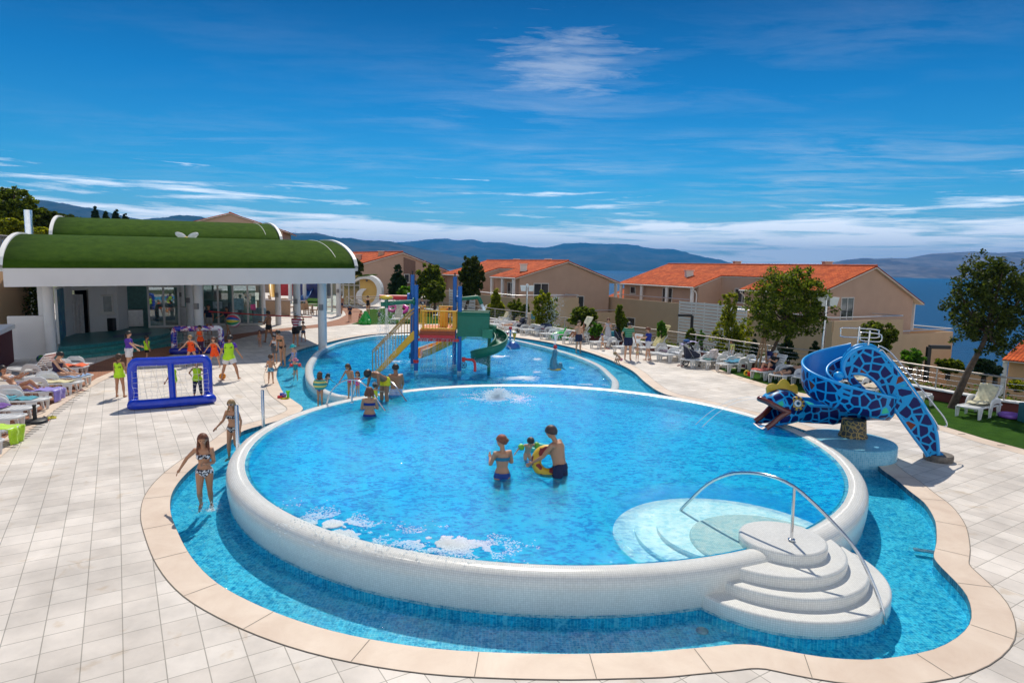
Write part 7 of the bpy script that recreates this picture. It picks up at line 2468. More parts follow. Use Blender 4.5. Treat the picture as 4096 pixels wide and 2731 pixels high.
def leaves(mb_, rr, c, n_, size, rad, el=1.6):
 for _ in range(n_):
  while True:
   q = Vector((rr.uniform(-1, 1), rr.uniform(-1, 1), rr.uniform(-1, 1)))
   if q.length < 1:
    break
  p = c + Vector((q.x * rad[0], q.y * rad[1], q.z * rad[2]))
  a_ = Vector((rr.gauss(0, 1), rr.gauss(0, 1), rr.gauss(0, 0.8))).normalized()
  b_ = a_.cross(Vector((rr.gauss(0, 1), rr.gauss(0, 1), rr.gauss(0, 1)))).normalized()
  s_ = size * rr.uniform(0.6, 1.25)
  k = len(mb_.v)
  mb_.v += [p - a_ * s_ * el * 0.5, p + b_ * s_ * 0.45, p + a_ * s_ * el * 0.5, p - b_ * s_ * 0.45]
  mb_.f.append((k, k + 1, k + 2, k + 3))
  mb_.sm.append(False)
def crown(rr, c, rad, n_cl, per, size, clr=0.30, shape='round', hollow=0.35, droop=0.0):
 """Leaf clumps spread through the crown's volume, denser towards the outside."""
 mb_ = MB()
 cl = []
 for _ in range(n_cl):
  while True:
   q = Vector((rr.uniform(-1, 1), rr.uniform(-1, 1), rr.uniform(-1, 1)))
   if shape == 'cone':
    w_ = (1 - q.z) / 2 * 0.95 + 0.05
    if hypot(q.x, q.y) < w_ and hypot(q.x, q.y) > hollow * w_:
     break
   else:
    l_ = q.length
    lump = 1.0 + 0.28 * noise.noise(q * 2.2 + c)
    if l_ < lump and l_ > hollow:
     break
  p = c + Vector((q.x * rad[0], q.y * rad[1], q.z * rad[2]))
  s_ = rr.uniform(0.55, 1.2) * clr
  cl.append(p)
  leaves(mb_, rr, p, per, size, (s_ * rad[0], s_ * rad[1], s_ * rad[2] * 0.8))
 return mb_, cl
def tree(base, cc, rad, lab, mat, n_cl=110, per=42, size=0.075, tr=0.10, group='trees round the terrace', name='tree', shape='round', seed=1, limbs=7, clr=0.27, cat='tree', hollow=0.35, bend=0.0):
 rr = random.Random(seed)
 base, cc = Vector(base), Vector(cc)
 g = thing(name, lab, cat, tuple(base), group)
 fork = base.lerp(Vector((cc.x, cc.y, cc.z - rad[2] * 0.55)), 0.95) if shape != 'cone' else base.lerp(cc, 1.0)
 tk = MB().tube(spline([base - Vector((0, 0, 0.2)), base.lerp(fork, 0.5) + Vector((bend, 0, 0)), fork, Vector((cc.x, cc.y, cc.z + rad[2] * 0.35))], n=5), [tr * (1 - 0.055 * i) for i in range(16)], 8)
 mb_, cl = crown(rr, cc, rad, n_cl, per, size, clr, shape, hollow)
 for i in range(limbs):
  e_ = rr.choice(cl)
  m_ = fork.lerp(e_, 0.5) + Vector((0, 0, -0.08 * rad[2]))
  tk.tube([fork.lerp(cc, rr.uniform(0, 0.5)), m_, e_], [tr * 0.45, tr * 0.3, tr * 0.1], 5)
 tk.build('trunk', BARK, g)
 mb_.build('crown', mat, g)
 return g
def px_tree(bx, by, Y, cx, cy, rx, ry, lab, mat, z0=None, **kw):
 """Crown centre and half sizes measured in the photograph at depth Y."""
 c = atd(cx, cy, Y)
 s_ = Y / F_PX
 b_ = atd(bx, by, Y)
 if z0 is not None:
  b_.z = z0
 return tree(b_, c, (rx * s_, rx * s_ * 0.9, ry * s_), lab, mat, **kw)
px_tree(3052, 1480, 28.0, 3146, 1212, 158, 142, 'round headed tree held by wooden stakes before the right house', LG, z0=0.0, n_cl=330, per=46, size=0.085, tr=0.11, seed=4, clr=0.17, limbs=12, hollow=0.25)
stk = thing('tree_stakes', 'wooden stakes and ties bracing the round headed tree', 'stakes', tuple(at(3040, 1490)))
for (x0, y0), (x1, y1) in (((3015, 1490), (3053, 1335)), ((3072, 1468), (3056, 1300)), ((3034, 1476), (3058, 1345))):
 a_, b_ = atd(x0, y0, 27.7), atd(x1, y1, 27.9)
 a_.z = 0.0
 MB().tube([a_, b_], 0.045, 8).build('stake', STAKE, stk)
MB().tube([atd(3046, 1372, 27.75), atd(3066, 1366, 27.9)], 0.02, 6).build('tie', STAKE, stk)
px_tree(3800, 1622, 21.2, 3965, 1215, 158, 198, 'dark leaning tree with a ragged crown against the sea', LD, z0=0.0, n_cl=300, per=44, size=0.075, tr=0.14, seed=11, clr=0.16, limbs=14, hollow=0.1)
px_tree(2935, 1440, 34.0, 2925, 1350, 78, 95, 'loose yellow green young tree left of the round headed one', LY, z0=-0.8, n_cl=120, per=40, size=0.10, seed=5, clr=0.20, hollow=0.1, tr=0.06)
px_tree(2935, 1400, 34.0, 2917, 1232, 36, 62, 'slender yellow green leading shoots above the young tree', LY, z0=-0.8, n_cl=45, per=32, size=0.09, seed=6, clr=0.25, hollow=0.0, tr=0.04)
px_tree(1590, 1200, 76, 1593, 1122, 52, 68, 'dark cone shaped conifer in front of the left house', LC, n_cl=240, per=30, size=0.28, seed=7, shape='cone', clr=0.13, hollow=0.1, tr=0.2)
px_tree(1712, 1215, 66, 1722, 1130, 54, 68, 'mid green tree left of the tower posts', LG, n_cl=220, per=34, size=0.20, seed=8, clr=0.17, tr=0.2)
px_tree(1738, 1245, 58, 1740, 1165, 40, 44, 'smaller green tree with a visible stem behind the tower', LG, n_cl=150, per=34, size=0.17, seed=9, clr=0.19, tr=0.14)
px_tree(1860, 1245, 60, 1886, 1110, 50, 82, 'tall narrow tree between the tower posts and the middle house', LD, n_cl=260, per=34, size=0.18, seed=10, clr=0.15, tr=0.2, hollow=0.15)
px_tree(1985, 1275, 52, 1984, 1205, 44, 62, 'bright green pyramid shaped young tree beyond the green box', LY, n_cl=190, per=34, size=0.15, seed=12, shape='cone', clr=0.17, hollow=0.1, tr=0.08)
px_tree(1640, 1190, 70, 1640, 1170, 46, 24, 'bright green low bush beside the cone shaped conifer', LB, n_cl=110, per=34, size=0.22, seed=13, clr=0.22, name='bush', cat='bush', hollow=0.0, limbs=2)
px_tree(1440, 1160, 80, 1432, 1080, 22, 40, 'thin tree top between pavilion and left house', LD, n_cl=60, per=30, size=0.22, seed=14, clr=0.2, hollow=0)
px_tree(2055, 1275, 49, 2060, 1228, 28, 38, 'small dark shrub with upright shoots near the lamp post', LG, n_cl=60, per=30, size=0.13, seed=15, clr=0.24, name='shrub', cat='shrub', hollow=0)
px_tree(2105, 1270, 47, 2098, 1240, 20, 30, 'thin shrub directly behind the twin headed lamp post', LG, n_cl=40, per=28, size=0.13, seed=16, clr=0.26, name='shrub', cat='shrub', hollow=0)
px_tree(2180, 1310, 43, 2180, 1235, 50, 72, 'loose yellow leaved shrub behind the hanging towels', LY, n_cl=150, per=30, size=0.13, seed=17, clr=0.2, name='shrub', cat='shrub', hollow=0)
px_tree(2330, 1330, 40, 2335, 1268, 58, 40, 'rounded dark green bush behind the sunbather', LG, n_cl=150, per=36, size=0.12, seed=18, clr=0.2, name='bush', cat='bush', hollow=0.1)
px_tree(2385, 1340, 38, 2388, 1320, 26, 28, 'small pointed bush next to the rounded one', LB, n_cl=50, per=30, size=0.10, seed=19, clr=0.24, name='bush', cat='bush', hollow=0)
px_tree(2475, 1350, 37, 2478, 1272, 15, 62, 'slim dark sapling in the gap between two houses', LG, n_cl=60, per=26, size=0.11, seed=20, clr=0.22, name='sapling', cat='sapling', hollow=0)
px_tree(2500, 1360, 36.5, 2498, 1300, 14, 44, 'second slim sapling beside the man in the green shirt', LG, n_cl=45, per=26, size=0.11, seed=21, clr=0.24, name='sapling', cat='sapling', hollow=0)
px_tree(2648, 1385, 34, 2648, 1318, 19, 30, 'small sapling with a leafy tuft above the railing', LB, n_cl=45, per=28, size=0.10, seed=22, clr=0.25, name='sapling', cat='sapling', hollow=0)
px_tree(2768, 1400, 33, 2768, 1348, 24, 34, 'leafy shrub in front of the slatted screen', LG, n_cl=50, per=28, size=0.10, seed=23, clr=0.25, name='shrub', cat='shrub', hollow=0)
px_tree(2808, 1400, 32.5, 2806, 1352, 13, 28, 'narrow light shrub right of the black lamp', LB, n_cl=30, per=26, size=0.09, seed=24, clr=0.28, name='shrub', cat='shrub', hollow=0)
px_tree(3018, 1440, 31, 3017, 1382, 22, 46, 'dark pointed conifer just left of the staked trunk', LC, n_cl=90, per=30, size=0.09, seed=25, shape='cone', clr=0.18, name='conifer', cat='conifer', hollow=0)
px_tree(3155, 1450, 29.5, 3150, 1385, 44, 46, 'dark conifer under the round headed crown', LC, n_cl=120, per=30, size=0.09, seed=26, shape='cone', clr=0.17, name='conifer', cat='conifer', hollow=0)
px_tree(3260, 1450, 28.5, 3262, 1400, 34, 40, 'dark conifer left of the lamp pole', LC, n_cl=90, per=30, size=0.09, seed=27, shape='cone', clr=0.18, name='conifer', cat='conifer', hollow=0)
px_tree(3510, 1450, 27.0, 3508, 1352, 66, 76, 'round dark green bush behind the top of the blue slide', LG, n_cl=170, per=36, size=0.085, seed=28, clr=0.19, name='bush', cat='bush', hollow=0.15)
px_tree(3640, 1480, 25, 3650, 1430, 40, 34, 'bright leafed shrub beside the black lamp by the sea', LB, n_cl=80, per=30, size=0.085, seed=29, clr=0.22, name='shrub', cat='shrub', hollow=0)
px_tree(3790, 1500, 25, 3800, 1462, 48, 32, 'bushy shrub left of the leaning trunk by the sea', LG, n_cl=100, per=30, size=0.085, seed=30, clr=0.2, name='shrub', cat='shrub', hollow=0)
px_tree(3935, 1510, 24, 3940, 1468, 42, 36, 'dark upright juniper right of the leaning trunk', LC, n_cl=100, per=30, size=0.075, seed=31, clr=0.18, name='shrub', cat='shrub', hollow=0)
px_tree(3980, 1520, 24, 3985, 1486, 22, 26, 'second dark juniper close to the right edge', LC, n_cl=50, per=30, size=0.075, seed=32, clr=0.22, name='shrub', cat='shrub', hollow=0)
px_tree(4070, 1545, 22, 4072, 1540, 34, 22, 'yellow green leaves above the big lounger at the right edge', LY, n_cl=60, per=30, size=0.075, seed=33, clr=0.24, name='shrub', cat='shrub', hollow=0)
# far left
px_tree(40, 1000, 48, 40, 830, 95, 78, 'big leafy tree at the far left above the roof', LG, n_cl=300, per=40, size=0.16, seed=40, clr=0.15, tr=0.25, z0=0)
px_tree(130, 1000, 50, 150, 885, 80, 50, 'dark green tree behind the metal flue pipe', LD, n_cl=220, per=40, size=0.17, seed=41, clr=0.17, tr=0.2, z0=0)
px_tree(20, 1000, 44, 28, 915, 66, 38, 'yellow green feathery bush at the left edge', LY, n_cl=150, per=36, size=0.14, seed=42, clr=0.2, z0=0, name='bush', cat='bush')
px_tree(175, 1000, 43, 172, 930, 34, 20, 'yellow green bush between the arch and the flue pipe', LY, n_cl=80, per=36, size=0.13, seed=43, clr=0.24, z0=0, name='bush', cat='bush')
px_tree(240, 950, 90, 250, 882, 66, 24, 'dark tree line top behind the upper vault', LD, n_cl=120, per=34, size=0.3, seed=44, clr=0.2, z0=0, hollow=0)
for i, (x_, y_, rx_, ry_, lab) in enumerate(((381, 856, 20, 30, 'first and largest of four dark cedars above the upper vault'), (424, 866, 16, 24, 'second of four dark cedars above the upper vault'), (463, 862, 20, 26, 'third of four dark cedars above the upper vault'), (500, 870, 16, 21, 'last and smallest of four dark cedars above the upper vault'))):
 px_tree(x_, 930, 105, x_, y_, rx_, ry_ * 1.15, lab, LC, n_cl=80, per=26, size=0.28, seed=50 + i, shape='cone', clr=0.16, z0=0, name='cedar', cat='cedar', hollow=0, group='cedars above the upper vault', limbs=3)
# dark hedge behind the covered end of the pavilion
rr = random.Random(77)
mb = MB()
for i in range(140):
 k_ = rr.random()
 p = atd(-60 + 240 * k_, 1200, 33 + 3 * rr.random())
 leaves(mb, rr, Vector((p.x, p.y, rr.uniform(0.6, 3.6))), 34, 0.12, (0.5, 0.5, 0.4))
tag(mb.build('hedge', LD), 'dark oleander hedge in shade behind the white garden wall', 'hedge')
# continuous low planting below the railing
rr = random.Random(78)
mb = MB()
for i in range(len(rs_) - 1):
 p = rs_[i] + FN * rr.uniform(0.7, 1.6)
 h_ = 0.25 + 0.35 * noise2(p.x, p.y, 0.5)
 for k2 in range(3 if p.y > 34 else 6):
  leaves(mb, rr, p + FN * 0.42 * k2 + Vector((rr.uniform(-.3, .3), rr.uniform(-.3, .3), h_ * rr.uniform(0.3, 1.5) - 0.10 * k2)), 26, 0.085, (0.42, 0.42, 0.30))
tag(mb.build('ground_planting', LG), kind='stuff')
rr = random.Random(79)
mb = MB()
for i in range(1500):
 p = FENCE[2].lerp(FENCE[-3], rr.random()) + FN * rr.uniform(2.0, 12)
 leaves(mb, rr, Vector((p.x, p.y, ground_z(p.x, p.y) + rr.uniform(0.0, 1.1))), 14, 0.13, (0.6, 0.6, 0.4))
tag(mb.build('slope_scrub', LD), kind='stuff')
# wind turbines on the far ridge
for x_, y_, h_, lb_ in ((1119, 932, 60, 'tallest and leftmost'), (1127, 932, 45, 'second from the left'), (1181, 932, 38, 'smallest, in the middle'), (1335, 944, 42, 'rightmost and separate')):
 p = atd(x_, y_, 9400)
 g = thing('wind_turbine', 'tiny white wind turbine on the far blue ridge, ' + lb_, 'wind turbine', tuple(p), 'wind turbines on the far ridge')
 MB().lathe(p, [(2.2, -10), (1.6, h_)], 8).build('tower', WHITE, g)
 bl_ = MB()
 for k2 in range(3):
  a_ = 0.5 + k2 * 2 * pi / 3
  bl_.tube([p + Vector((0, -3, h_)), p + Vector((cos(a_) * h_ * 0.5, -3, h_ + sin(a_) * h_ * 0.5))], [1.6, 0.8], 5)
 bl_.build('rotor', WHITE, g)
# ================================================================ people
import numpy as np
SKIN = {'l': M('skin_light', (0.62, 0.34, 0.21), 0.5, var=0.06, scale=3), 't': M('skin_tanned', (0.48, 0.225, 0.12), 0.5, var=0.06, scale=3), 'd': M('skin_dark_tan', (0.34, 0.155, 0.08), 0.5, var=0.06, scale=3)}
HAIR = {'bl': M('hair_blond', (0.34, 0.20, 0.085), 0.6, var=0.4, scale=30), 'br': M('hair_brown', (0.085, 0.042, 0.022), 0.6, var=0.4, scale=30), 'dk': M('hair_dark', (0.018, 0.013, 0.011), 0.5, var=0.3, scale=30), 'rd': M('hair_auburn', (0.16, 0.05, 0.022), 0.6, var=0.4, scale=30), 'gr': M('hair_grey', (0.12, 0.10, 0.09), 0.6, var=0.3, scale=30)}
CLO = {}
def cloth(n_, col=None, **kw):
 if col is None:
  return MATS["cloth_" + n_]
 return M('cloth_' + n_, col, kw.pop('rough', 0.85), var=kw.pop('var', 0.10), scale=kw.pop('scale', 6), bump=0.2, bscale=30, **kw)
def bandmat(name, c1, c2, size, horiz=True):
 if name in MATS:
  return MATS[name]
 mt, t, b = newmat(name)
 MATS[name] = mt
 tcn = _n(t, 'ShaderNodeTexCoord')
 s_ = _n(t, 'ShaderNodeSeparateXYZ')
 t.links.new(tcn.outputs['Object'], s_.inputs[0])
 m_ = _n(t, 'ShaderNodeMath', operation='MULTIPLY')
 t.links.new(s_.outputs['Z' if horiz else 'X'], m_.inputs[0])
 m_.inputs[1].default_value = 1 / size
 f_ = _n(t, 'ShaderNodeMath', operation='FRACT')
 t.links.new(m_.outputs[0], f_.inputs[0])
 rp = _n(t, 'ShaderNodeValToRGB')
 rp.color_ramp.interpolation = 'CONSTANT'
 rp.color_ramp.elements[0].color = tuple(c1) + (1,)
 rp.color_ramp.elements[1].position = 0.6 if name != 'shirt_green' else 0.82
 rp.color_ramp.elements[1].color = tuple(c2) + (1,)
 t.links.new(f_.outputs[0], rp.inputs[0])
 t.links.new(rp.outputs[0], b.inputs['Base Color'])
 b.inputs['Roughness'].default_value = 0.85
 return mt
def spotmat(name, c1, c2, sc=22, pos=0.5):
 if name in MATS:
  return MATS[name]
 mt, t, b = newmat(name)
 MATS[name] = mt
 tcn = _n(t, 'ShaderNodeTexCoord')
 nn = _n(t, 'ShaderNodeTexNoise', Scale=sc, Detail=1.0)
 t.links.new(tcn.outputs['Object'], nn.inputs['Vector'])
 rp = _n(t, 'ShaderNodeValToRGB')
 rp.color_ramp.interpolation = 'CONSTANT'
 rp.color_ramp.elements[0].color = tuple(c1) + (1,)
 rp.color_ramp.elements[1].position = pos
 rp.color_ramp.elements[1].color = tuple(c2) + (1,)
 t.links.new(nn.outputs[0], rp.inputs[0])
 t.links.new(rp.outputs[0], b.inputs['Base Color'])
 return mt
LIME = cloth('lime', (0.50, 0.82, 0.02))
ORNG = cloth('orange', (0.92, 0.09, 0.01))
GARM = {   # name: (segments with their range, how far it stands off, material)
 'bib': ([('torso', -0.35, 0.93), ('thigh', -1, 0.22)], 0.028),
 'shirt': ([('torso', -0.05, 0.97), ('uarm', -1, 0.55)], 0.014),
 'tank': ([('torso', -0.05, 0.90)], 0.012),
 'shorts': ([('torso', -1, 0.20), ('thigh', -1, 0.62)], 0.022),
 'trunks': ([('torso', -1, 0.15), ('thigh', -1, 0.38)], 0.010),
 'briefs': ([('torso', -1, 0.13), ('thigh', -1, 0.05)], 0.007),
 'bikini_top': ([('torso', 0.60, 0.76)], 0.008),
 'swimsuit': ([('torso', -1, 0.80), ('thigh', -1, 0.03)], 0.007),
 'leggings': ([('thigh', -1, 2), ('shin', -1, 0.72)], 0.007),
 'trousers': ([('torso', -1, 0.16), ('thigh', -1, 2), ('shin', -1, 0.95)], 0.014),
}
PEOPLE = []
TEXTS = []
STAND = dict(lean=0, legs=((2, 3, 4), (-2, 3, 2)), arms=((8, 8, 15, 0), (5, 8, 18, 0)))
def person(pos, h, face, sk, lab, wear=(), hair=('br', 'short'), pose=None, head=1.0, hipz=None, fat=1.0, fem=False, extra=None, vox=None, group=None, roll=0.0, look=0):
 """pos: where the feet (or, with hipz, the hips) stand; face: compass-like heading, 0 away from camera, 90 to the right."""
 po = dict(STAND)
 po.update(pose or {})
 pos = Vector(pos)
 Rz = Matrix.Rotation(-radians(face), 3, 'Z') @ Matrix.Rotation(radians(roll), 3, 'Y')
 k = (1 - 0.13 * head) / 0.87
 X, Y, Z = Vector((1, 0, 0)), Vector((0, 1, 0)), Vector((0, 0, 1))
 RT_ = Matrix.Rotation(-radians(po['lean']), 3, 'X')
 hw = 0.046 if not fem else 0.047
 J = {}
 hip = Vector((0, 0, 0))
 sp_ = lambda z_, x_=0, y_=0: hip + RT_ @ Vector((x_, y_, z_)) * k
 J['neck'] = sp_(0.30)
 for i, s_ in enumerate((-1, 1)):
  fw, out_, kn = po['legs'][i]
  th_ = Vector((s_ * sin(radians(out_)), sin(radians(fw)) * cos(radians(out_)), -cos(radians(fw)) * cos(radians(out_))))
  sh_ = Vector((s_ * sin(radians(out_)) * 0.6, sin(radians(fw - kn)), -cos(radians(fw - kn)))).normalized()
  J['hip%d' % i] = hip + Vector((s_ * hw, 0, -0.01)) * k
  J['knee%d' % i] = J['hip%d' % i] + th_ * 0.245 * k
  J['ank%d' % i] = J['knee%d' % i] + sh_ * 0.235 * k
  fy = Vector((s_ * 0.15, cos(radians(min(60, max(-70, fw - kn)))), sin(radians(min(60, max(-70, fw - kn)))))).normalized()
  J['toe%d' % i] = J['ank%d' % i] + fy * 0.10 * k + Vector((0, 0, -0.02 * k if abs(fw - kn) < 40 else 0))
  J['heel%d' % i] = J['ank%d' % i] - fy * 0.025 * k + sh_ * 0.022 * k
  fa, oa, el, inn = po['arms'][i]
  ua = RT_ @ Vector((s_ * sin(radians(oa)), sin(radians(fa)) * cos(radians(oa)), -cos(radians(fa)) * cos(radians(oa))))
  fo = RT_ @ Vector((s_ * sin(radians(oa)) * (1 - inn) - s_ * inn * 0.8, sin(radians(fa + el)), -cos(radians(fa + el)))).normalized()
  J['sho%d' % i] = sp_(0.272, s_ * (0.098 if not fem else 0.09))
  J['elb%d' % i] = J['sho%d' % i] + ua * 0.165 * k
  J['wri%d' % i] = J['elb%d' % i] + fo * 0.145 * k
  J['fo%d' % i] = fo
 mz = min(J[q % i].z for i in (0, 1) for q in ('toe%d', 'heel%d', 'ank%d')) - 0.016
 base = Vector((0, 0, -mz)) if hipz is None else Vector((0, 0, 0))
 root = Vector(pos) if hipz is None else Vector((pos.x, pos.y, hipz))
 def W(p):
  return root + (Rz @ ((p + base) * h))
 vx = vox or (0.0085 if pos.y < 16 else 0.012 if pos.y < 26 else 0.016)
 mb_ = MB()
 f = fat
 mb_.tube([W(sp_(-0.045)), W(sp_(-0.01)), W(sp_(0.05)), W(sp_(0.10)), W(sp_(0.17)), W(sp_(0.235)), W(sp_(0.272)), W(sp_(0.295))],
             [q * h * f * k for q in ((0.03, 0.080, 0.084, 0.064, 0.076, 0.086, 0.074, 0.035) if fem else (0.045, 0.078, 0.074, 0.072, 0.082, 0.094, 0.080, 0.035))], 18, flat=(0.62, 1.0))
 if fem and head < 1.15:
  for s_ in (-1, 1):
   mb_.ball(W(sp_(0.205, s_ * 0.038, 0.045)), 0.033 * h, 10, 8)
 hc = sp_(0.30) + RT_ @ Matrix.Rotation(-radians(po.get('nod', 0)), 3, 'X') @ Vector((0, 0.012, 0.105 * (0.6 + 0.4 * head)))
 hr = 0.0605 * head
 lk = Matrix.Rotation(-radians(look), 3, 'Z')
 HR = Rz @ RT_ @ Matrix.Rotation(-radians(po.get('nod', 0)), 3, 'X') @ lk
 mb_.tube([W(sp_(0.275)), W(sp_(0.305)), W(hc - Vector((0, 0, 0.01)))], [0.034 * h * f, 0.028 * h * f, 0.028 * h * f], 12)
 hq = lambda x_, y_, z_: W(hc) + HR @ Vector((x_, y_, z_)) * hr * h
 mb_.ball(hq(0, -0.05, 0.12), hr * h, 16, 12, (0.80, 0.98, 0.98), HR)
 mb_.ball(hq(0, 0.25, -0.42), hr * h * 0.66, 14, 10, (0.85, 0.95, 1.0), HR)
 mb_.ball(hq(0, 0.93, -0.15), hr * h * 0.17, 8, 6, (0.8, 1.1, 1.5), HR)
 for s_ in (-1, 1):
  mb_.ball(hq(s_ * 0.82, -0.05, -0.08), hr * h * 0.20, 8, 6, (0.5, 0.9, 1.3), HR)
 segs = [('torso', W(sp_(0.0)), W(sp_(0.30)), 0.075 * h * f), ('head', W(sp_(0.31)), W(hc), 0.06 * h * head)]
 for i, s_ in enumerate((-1, 1)):
  H0, K0, A0, T0, L0 = (J[q % i] for q in ('hip%d', 'knee%d', 'ank%d', 'toe%d', 'heel%d'))
  q = [0.026, 0.044, 0.053 if fem else 0.050, 0.050, 0.040, 0.030]
  mb_.tube([W(H0 + Vector((0, 0, 0.055))), W(H0 + Vector((0, 0, 0.02))), W(H0.lerp(K0, 0.08)), W(H0.lerp(K0, 0.25)), W(H0.lerp(K0, 0.6)), W(K0)], [r_ * h * f * k for r_ in q], 12)
  mb_.tube([W(K0), W(K0.lerp(A0, 0.28)), W(K0.lerp(A0, 0.65)), W(A0)], [r_ * h * (0.5 + 0.5 * f) * k for r_ in (0.031, 0.033, 0.023, 0.017)], 12)
  mb_.ball(W(K0), 0.031 * h * k, 10, 8)
  mb_.tube([W(L0), W(A0.lerp(T0, 0.35) + Vector((0, 0, -0.008))), W(T0)], [0.020 * h * k, 0.022 * h * k, 0.013 * h * k], 10)
  mb_.tube([W(A0), W(L0)], 0.018 * h * k, 8)
  S0, E0, R0, fo = J['sho%d' % i], J['elb%d' % i], J['wri%d' % i], J['fo%d' % i]
  mb_.tube([W(sp_(0.262, s_ * 0.05)), W(S0), W(S0.lerp(E0, 0.35)), W(E0)], [r_ * h * (0.4 + 0.6 * f) * k for r_ in (0.036, 0.032, 0.027, 0.021)], 12)
  mb_.tube([W(E0), W(E0.lerp(R0, 0.3)), W(R0)], [r_ * h * k for r_ in (0.021, 0.021, 0.0135)], 10)
  # hand: flat palm, four fingers of different length and a thumb leaving the palm's side
  sd = fo.cross(Vector((1, 0, 0)) * s_).normalized()
  if sd.length < 0.1:
   sd = Vector((0, 1, 0))
  lat = sd
  nr = fo.cross(lat).normalized()
  P0, P1 = R0, R0 + fo * 0.048 * k
  mb_.tube([W(P0), W(P0.lerp(P1, 0.5)), W(P1)], [0.013 * h * k, 0.0215 * h * k, 0.020 * h * k], 10, flat=(0.8, 1.0))
  fr_ = max(0.0056 * h, vx * 0.72)
  for q_, ln_ in ((-1.5, 0.036), (-0.5, 0.045), (0.5, 0.042), (1.5, 0.032)):
   b0 = P1 + lat * q_ * 0.0105 * k
   b1 = b0 + (fo * 0.6 + lat * q_ * 0.05) * ln_ * k
   b2_ = b1 + (fo * 0.45 + nr * 0.25 * s_) * ln_ * k
   mb_.tube([W(b0 - fo * 0.01), W(b1), W(b2_)], [fr_, fr_ * 0.95, fr_ * 0.8], 6)
  t0 = P0 + fo * 0.014 * k + lat * 0.012 * k
  mb_.tube([W(t0), W(t0 + (fo * 0.5 + lat * 0.7) * 0.026 * k), W(t0 + (fo * 1.1 + lat * 0.9) * 0.036 * k)], [fr_ * 1.2, fr_ * 1.1, fr_ * 0.9], 6)
  segs += [('thigh', W(H0), W(K0), 0.046 * h * f), ('shin', W(K0), W(A0), 0.026 * h), ('uarm', W(S0), W(E0), 0.027 * h), ('farm', W(E0), W(R0 + fo * 0.1), 0.018 * h), ('foot', W(A0), W(T0), 0.02 * h)]
 g = thing('person', lab, 'person', tuple(root if hipz is not None else pos), group)
 body = mb_.build('body', SKIN[sk], g)
 rm_ = body.modifiers.new('r', 'REMESH')
 rm_.mode = 'VOXEL'
 rm_.voxel_size = vx
 rm_.use_smooth_shade = True
 sm_ = body.modifiers.new('s', 'SMOOTH')
 sm_.factor = 0.5
 sm_.iterations = 3 if vx < 0.013 else 2
 rec = dict(g=g, body=body, segs=segs, wear=wear, h=h, W=W, hq=hq, HR=HR, hr=hr * h, sp=sp_, RZ=Rz @ RT_, J=J, head=head, vx=vx, pos=root)
 PEOPLE.append(rec)
 # hair
 hk, st_ = hair
 hm_ = HAIR.get(hk)
 if hm_:
  hb = MB()
  def cap(u_, v_, th0=0.0):
   a_ = 2 * pi * u_
   c_ = cos(a_)    # 1 at the front
   lim = radians(72 + 62 * (1 - c_) / 2)
   th = lim * v_
   r_ = 1.10 + 0.03 * noise.noise(Vector((a_ * 3, th * 4, h * 7)))
   return hq(0.86 * r_ * sin(th) * sin(a_), -0.06 + 1.0 * r_ * sin(th) * c_, 0.14 + 1.02 * r_ * cos(th))
  hb.solidgrid(cap, 26, 10, 0.10 * hr * h)
  if st_ in ('long', 'ponytail', 'bun', 'bob'):
   if st_ == 'long':
    for q_ in (-0.75, -0.4, 0, 0.4, 0.75):
     pts = [hq(q_, -0.75 + 0.5 * abs(q_), 0.2), hq(q_ * 1.15, -0.95 + 0.75 * abs(q_), -0.9), hq(q_ * 1.35, -0.75 + 1.15 * abs(q_), -1.9), hq(q_ * 1.3, -0.55 + 1.3 * abs(q_), -2.9)]
     hb.tube(spline(pts, n=4), [0.36 * hr * h * (1 - 0.045 * i) for i in range(13)], 8)
   elif st_ == 'bob':
    for q_ in (-0.85, -0.45, 0, 0.45, 0.85):
     hb.tube(spline([hq(q_, -0.7 + 0.6 * abs(q_), 0.2), hq(q_ * 1.1, -0.85 + 0.7 * abs(q_), -0.6), hq(q_ * 1.05, -0.75 + 0.8 * abs(q_), -1.25)], n=4), 0.34 * hr * h, 8)
   elif st_ == 'ponytail':
    hb.tube(spline([hq(0, -0.9, 0.4), hq(0, -1.35, -0.1), hq(0.05, -1.3, -1.3), hq(0.05, -1.15, -2.3)], n=4), [0.30 * hr * h * (1 - 0.05 * i) for i in range(13)], 8)
   else:
    hb.ball(hq(0, -1.15, 0.15), 0.42 * hr * h, 10, 8)
  hb.build('hair', hm_, g)
 # eyes and mouth
 for s_ in (-1, 1):
  MB().ball(hq(s_ * 0.32, 0.80, 0.02), 0.10 * hr * h, 8, 6, (1.2, 0.7, 0.8), HR).build('eye', M('eye_dark', (0.02, 0.015, 0.012), 0.2), g)
 MB().ball(hq(0, 0.86, -0.50), 0.11 * hr * h, 8, 6, (1.8, 0.5, 0.5), HR).build('mouth', M('lips', (0.35, 0.09, 0.08), 0.5), g)
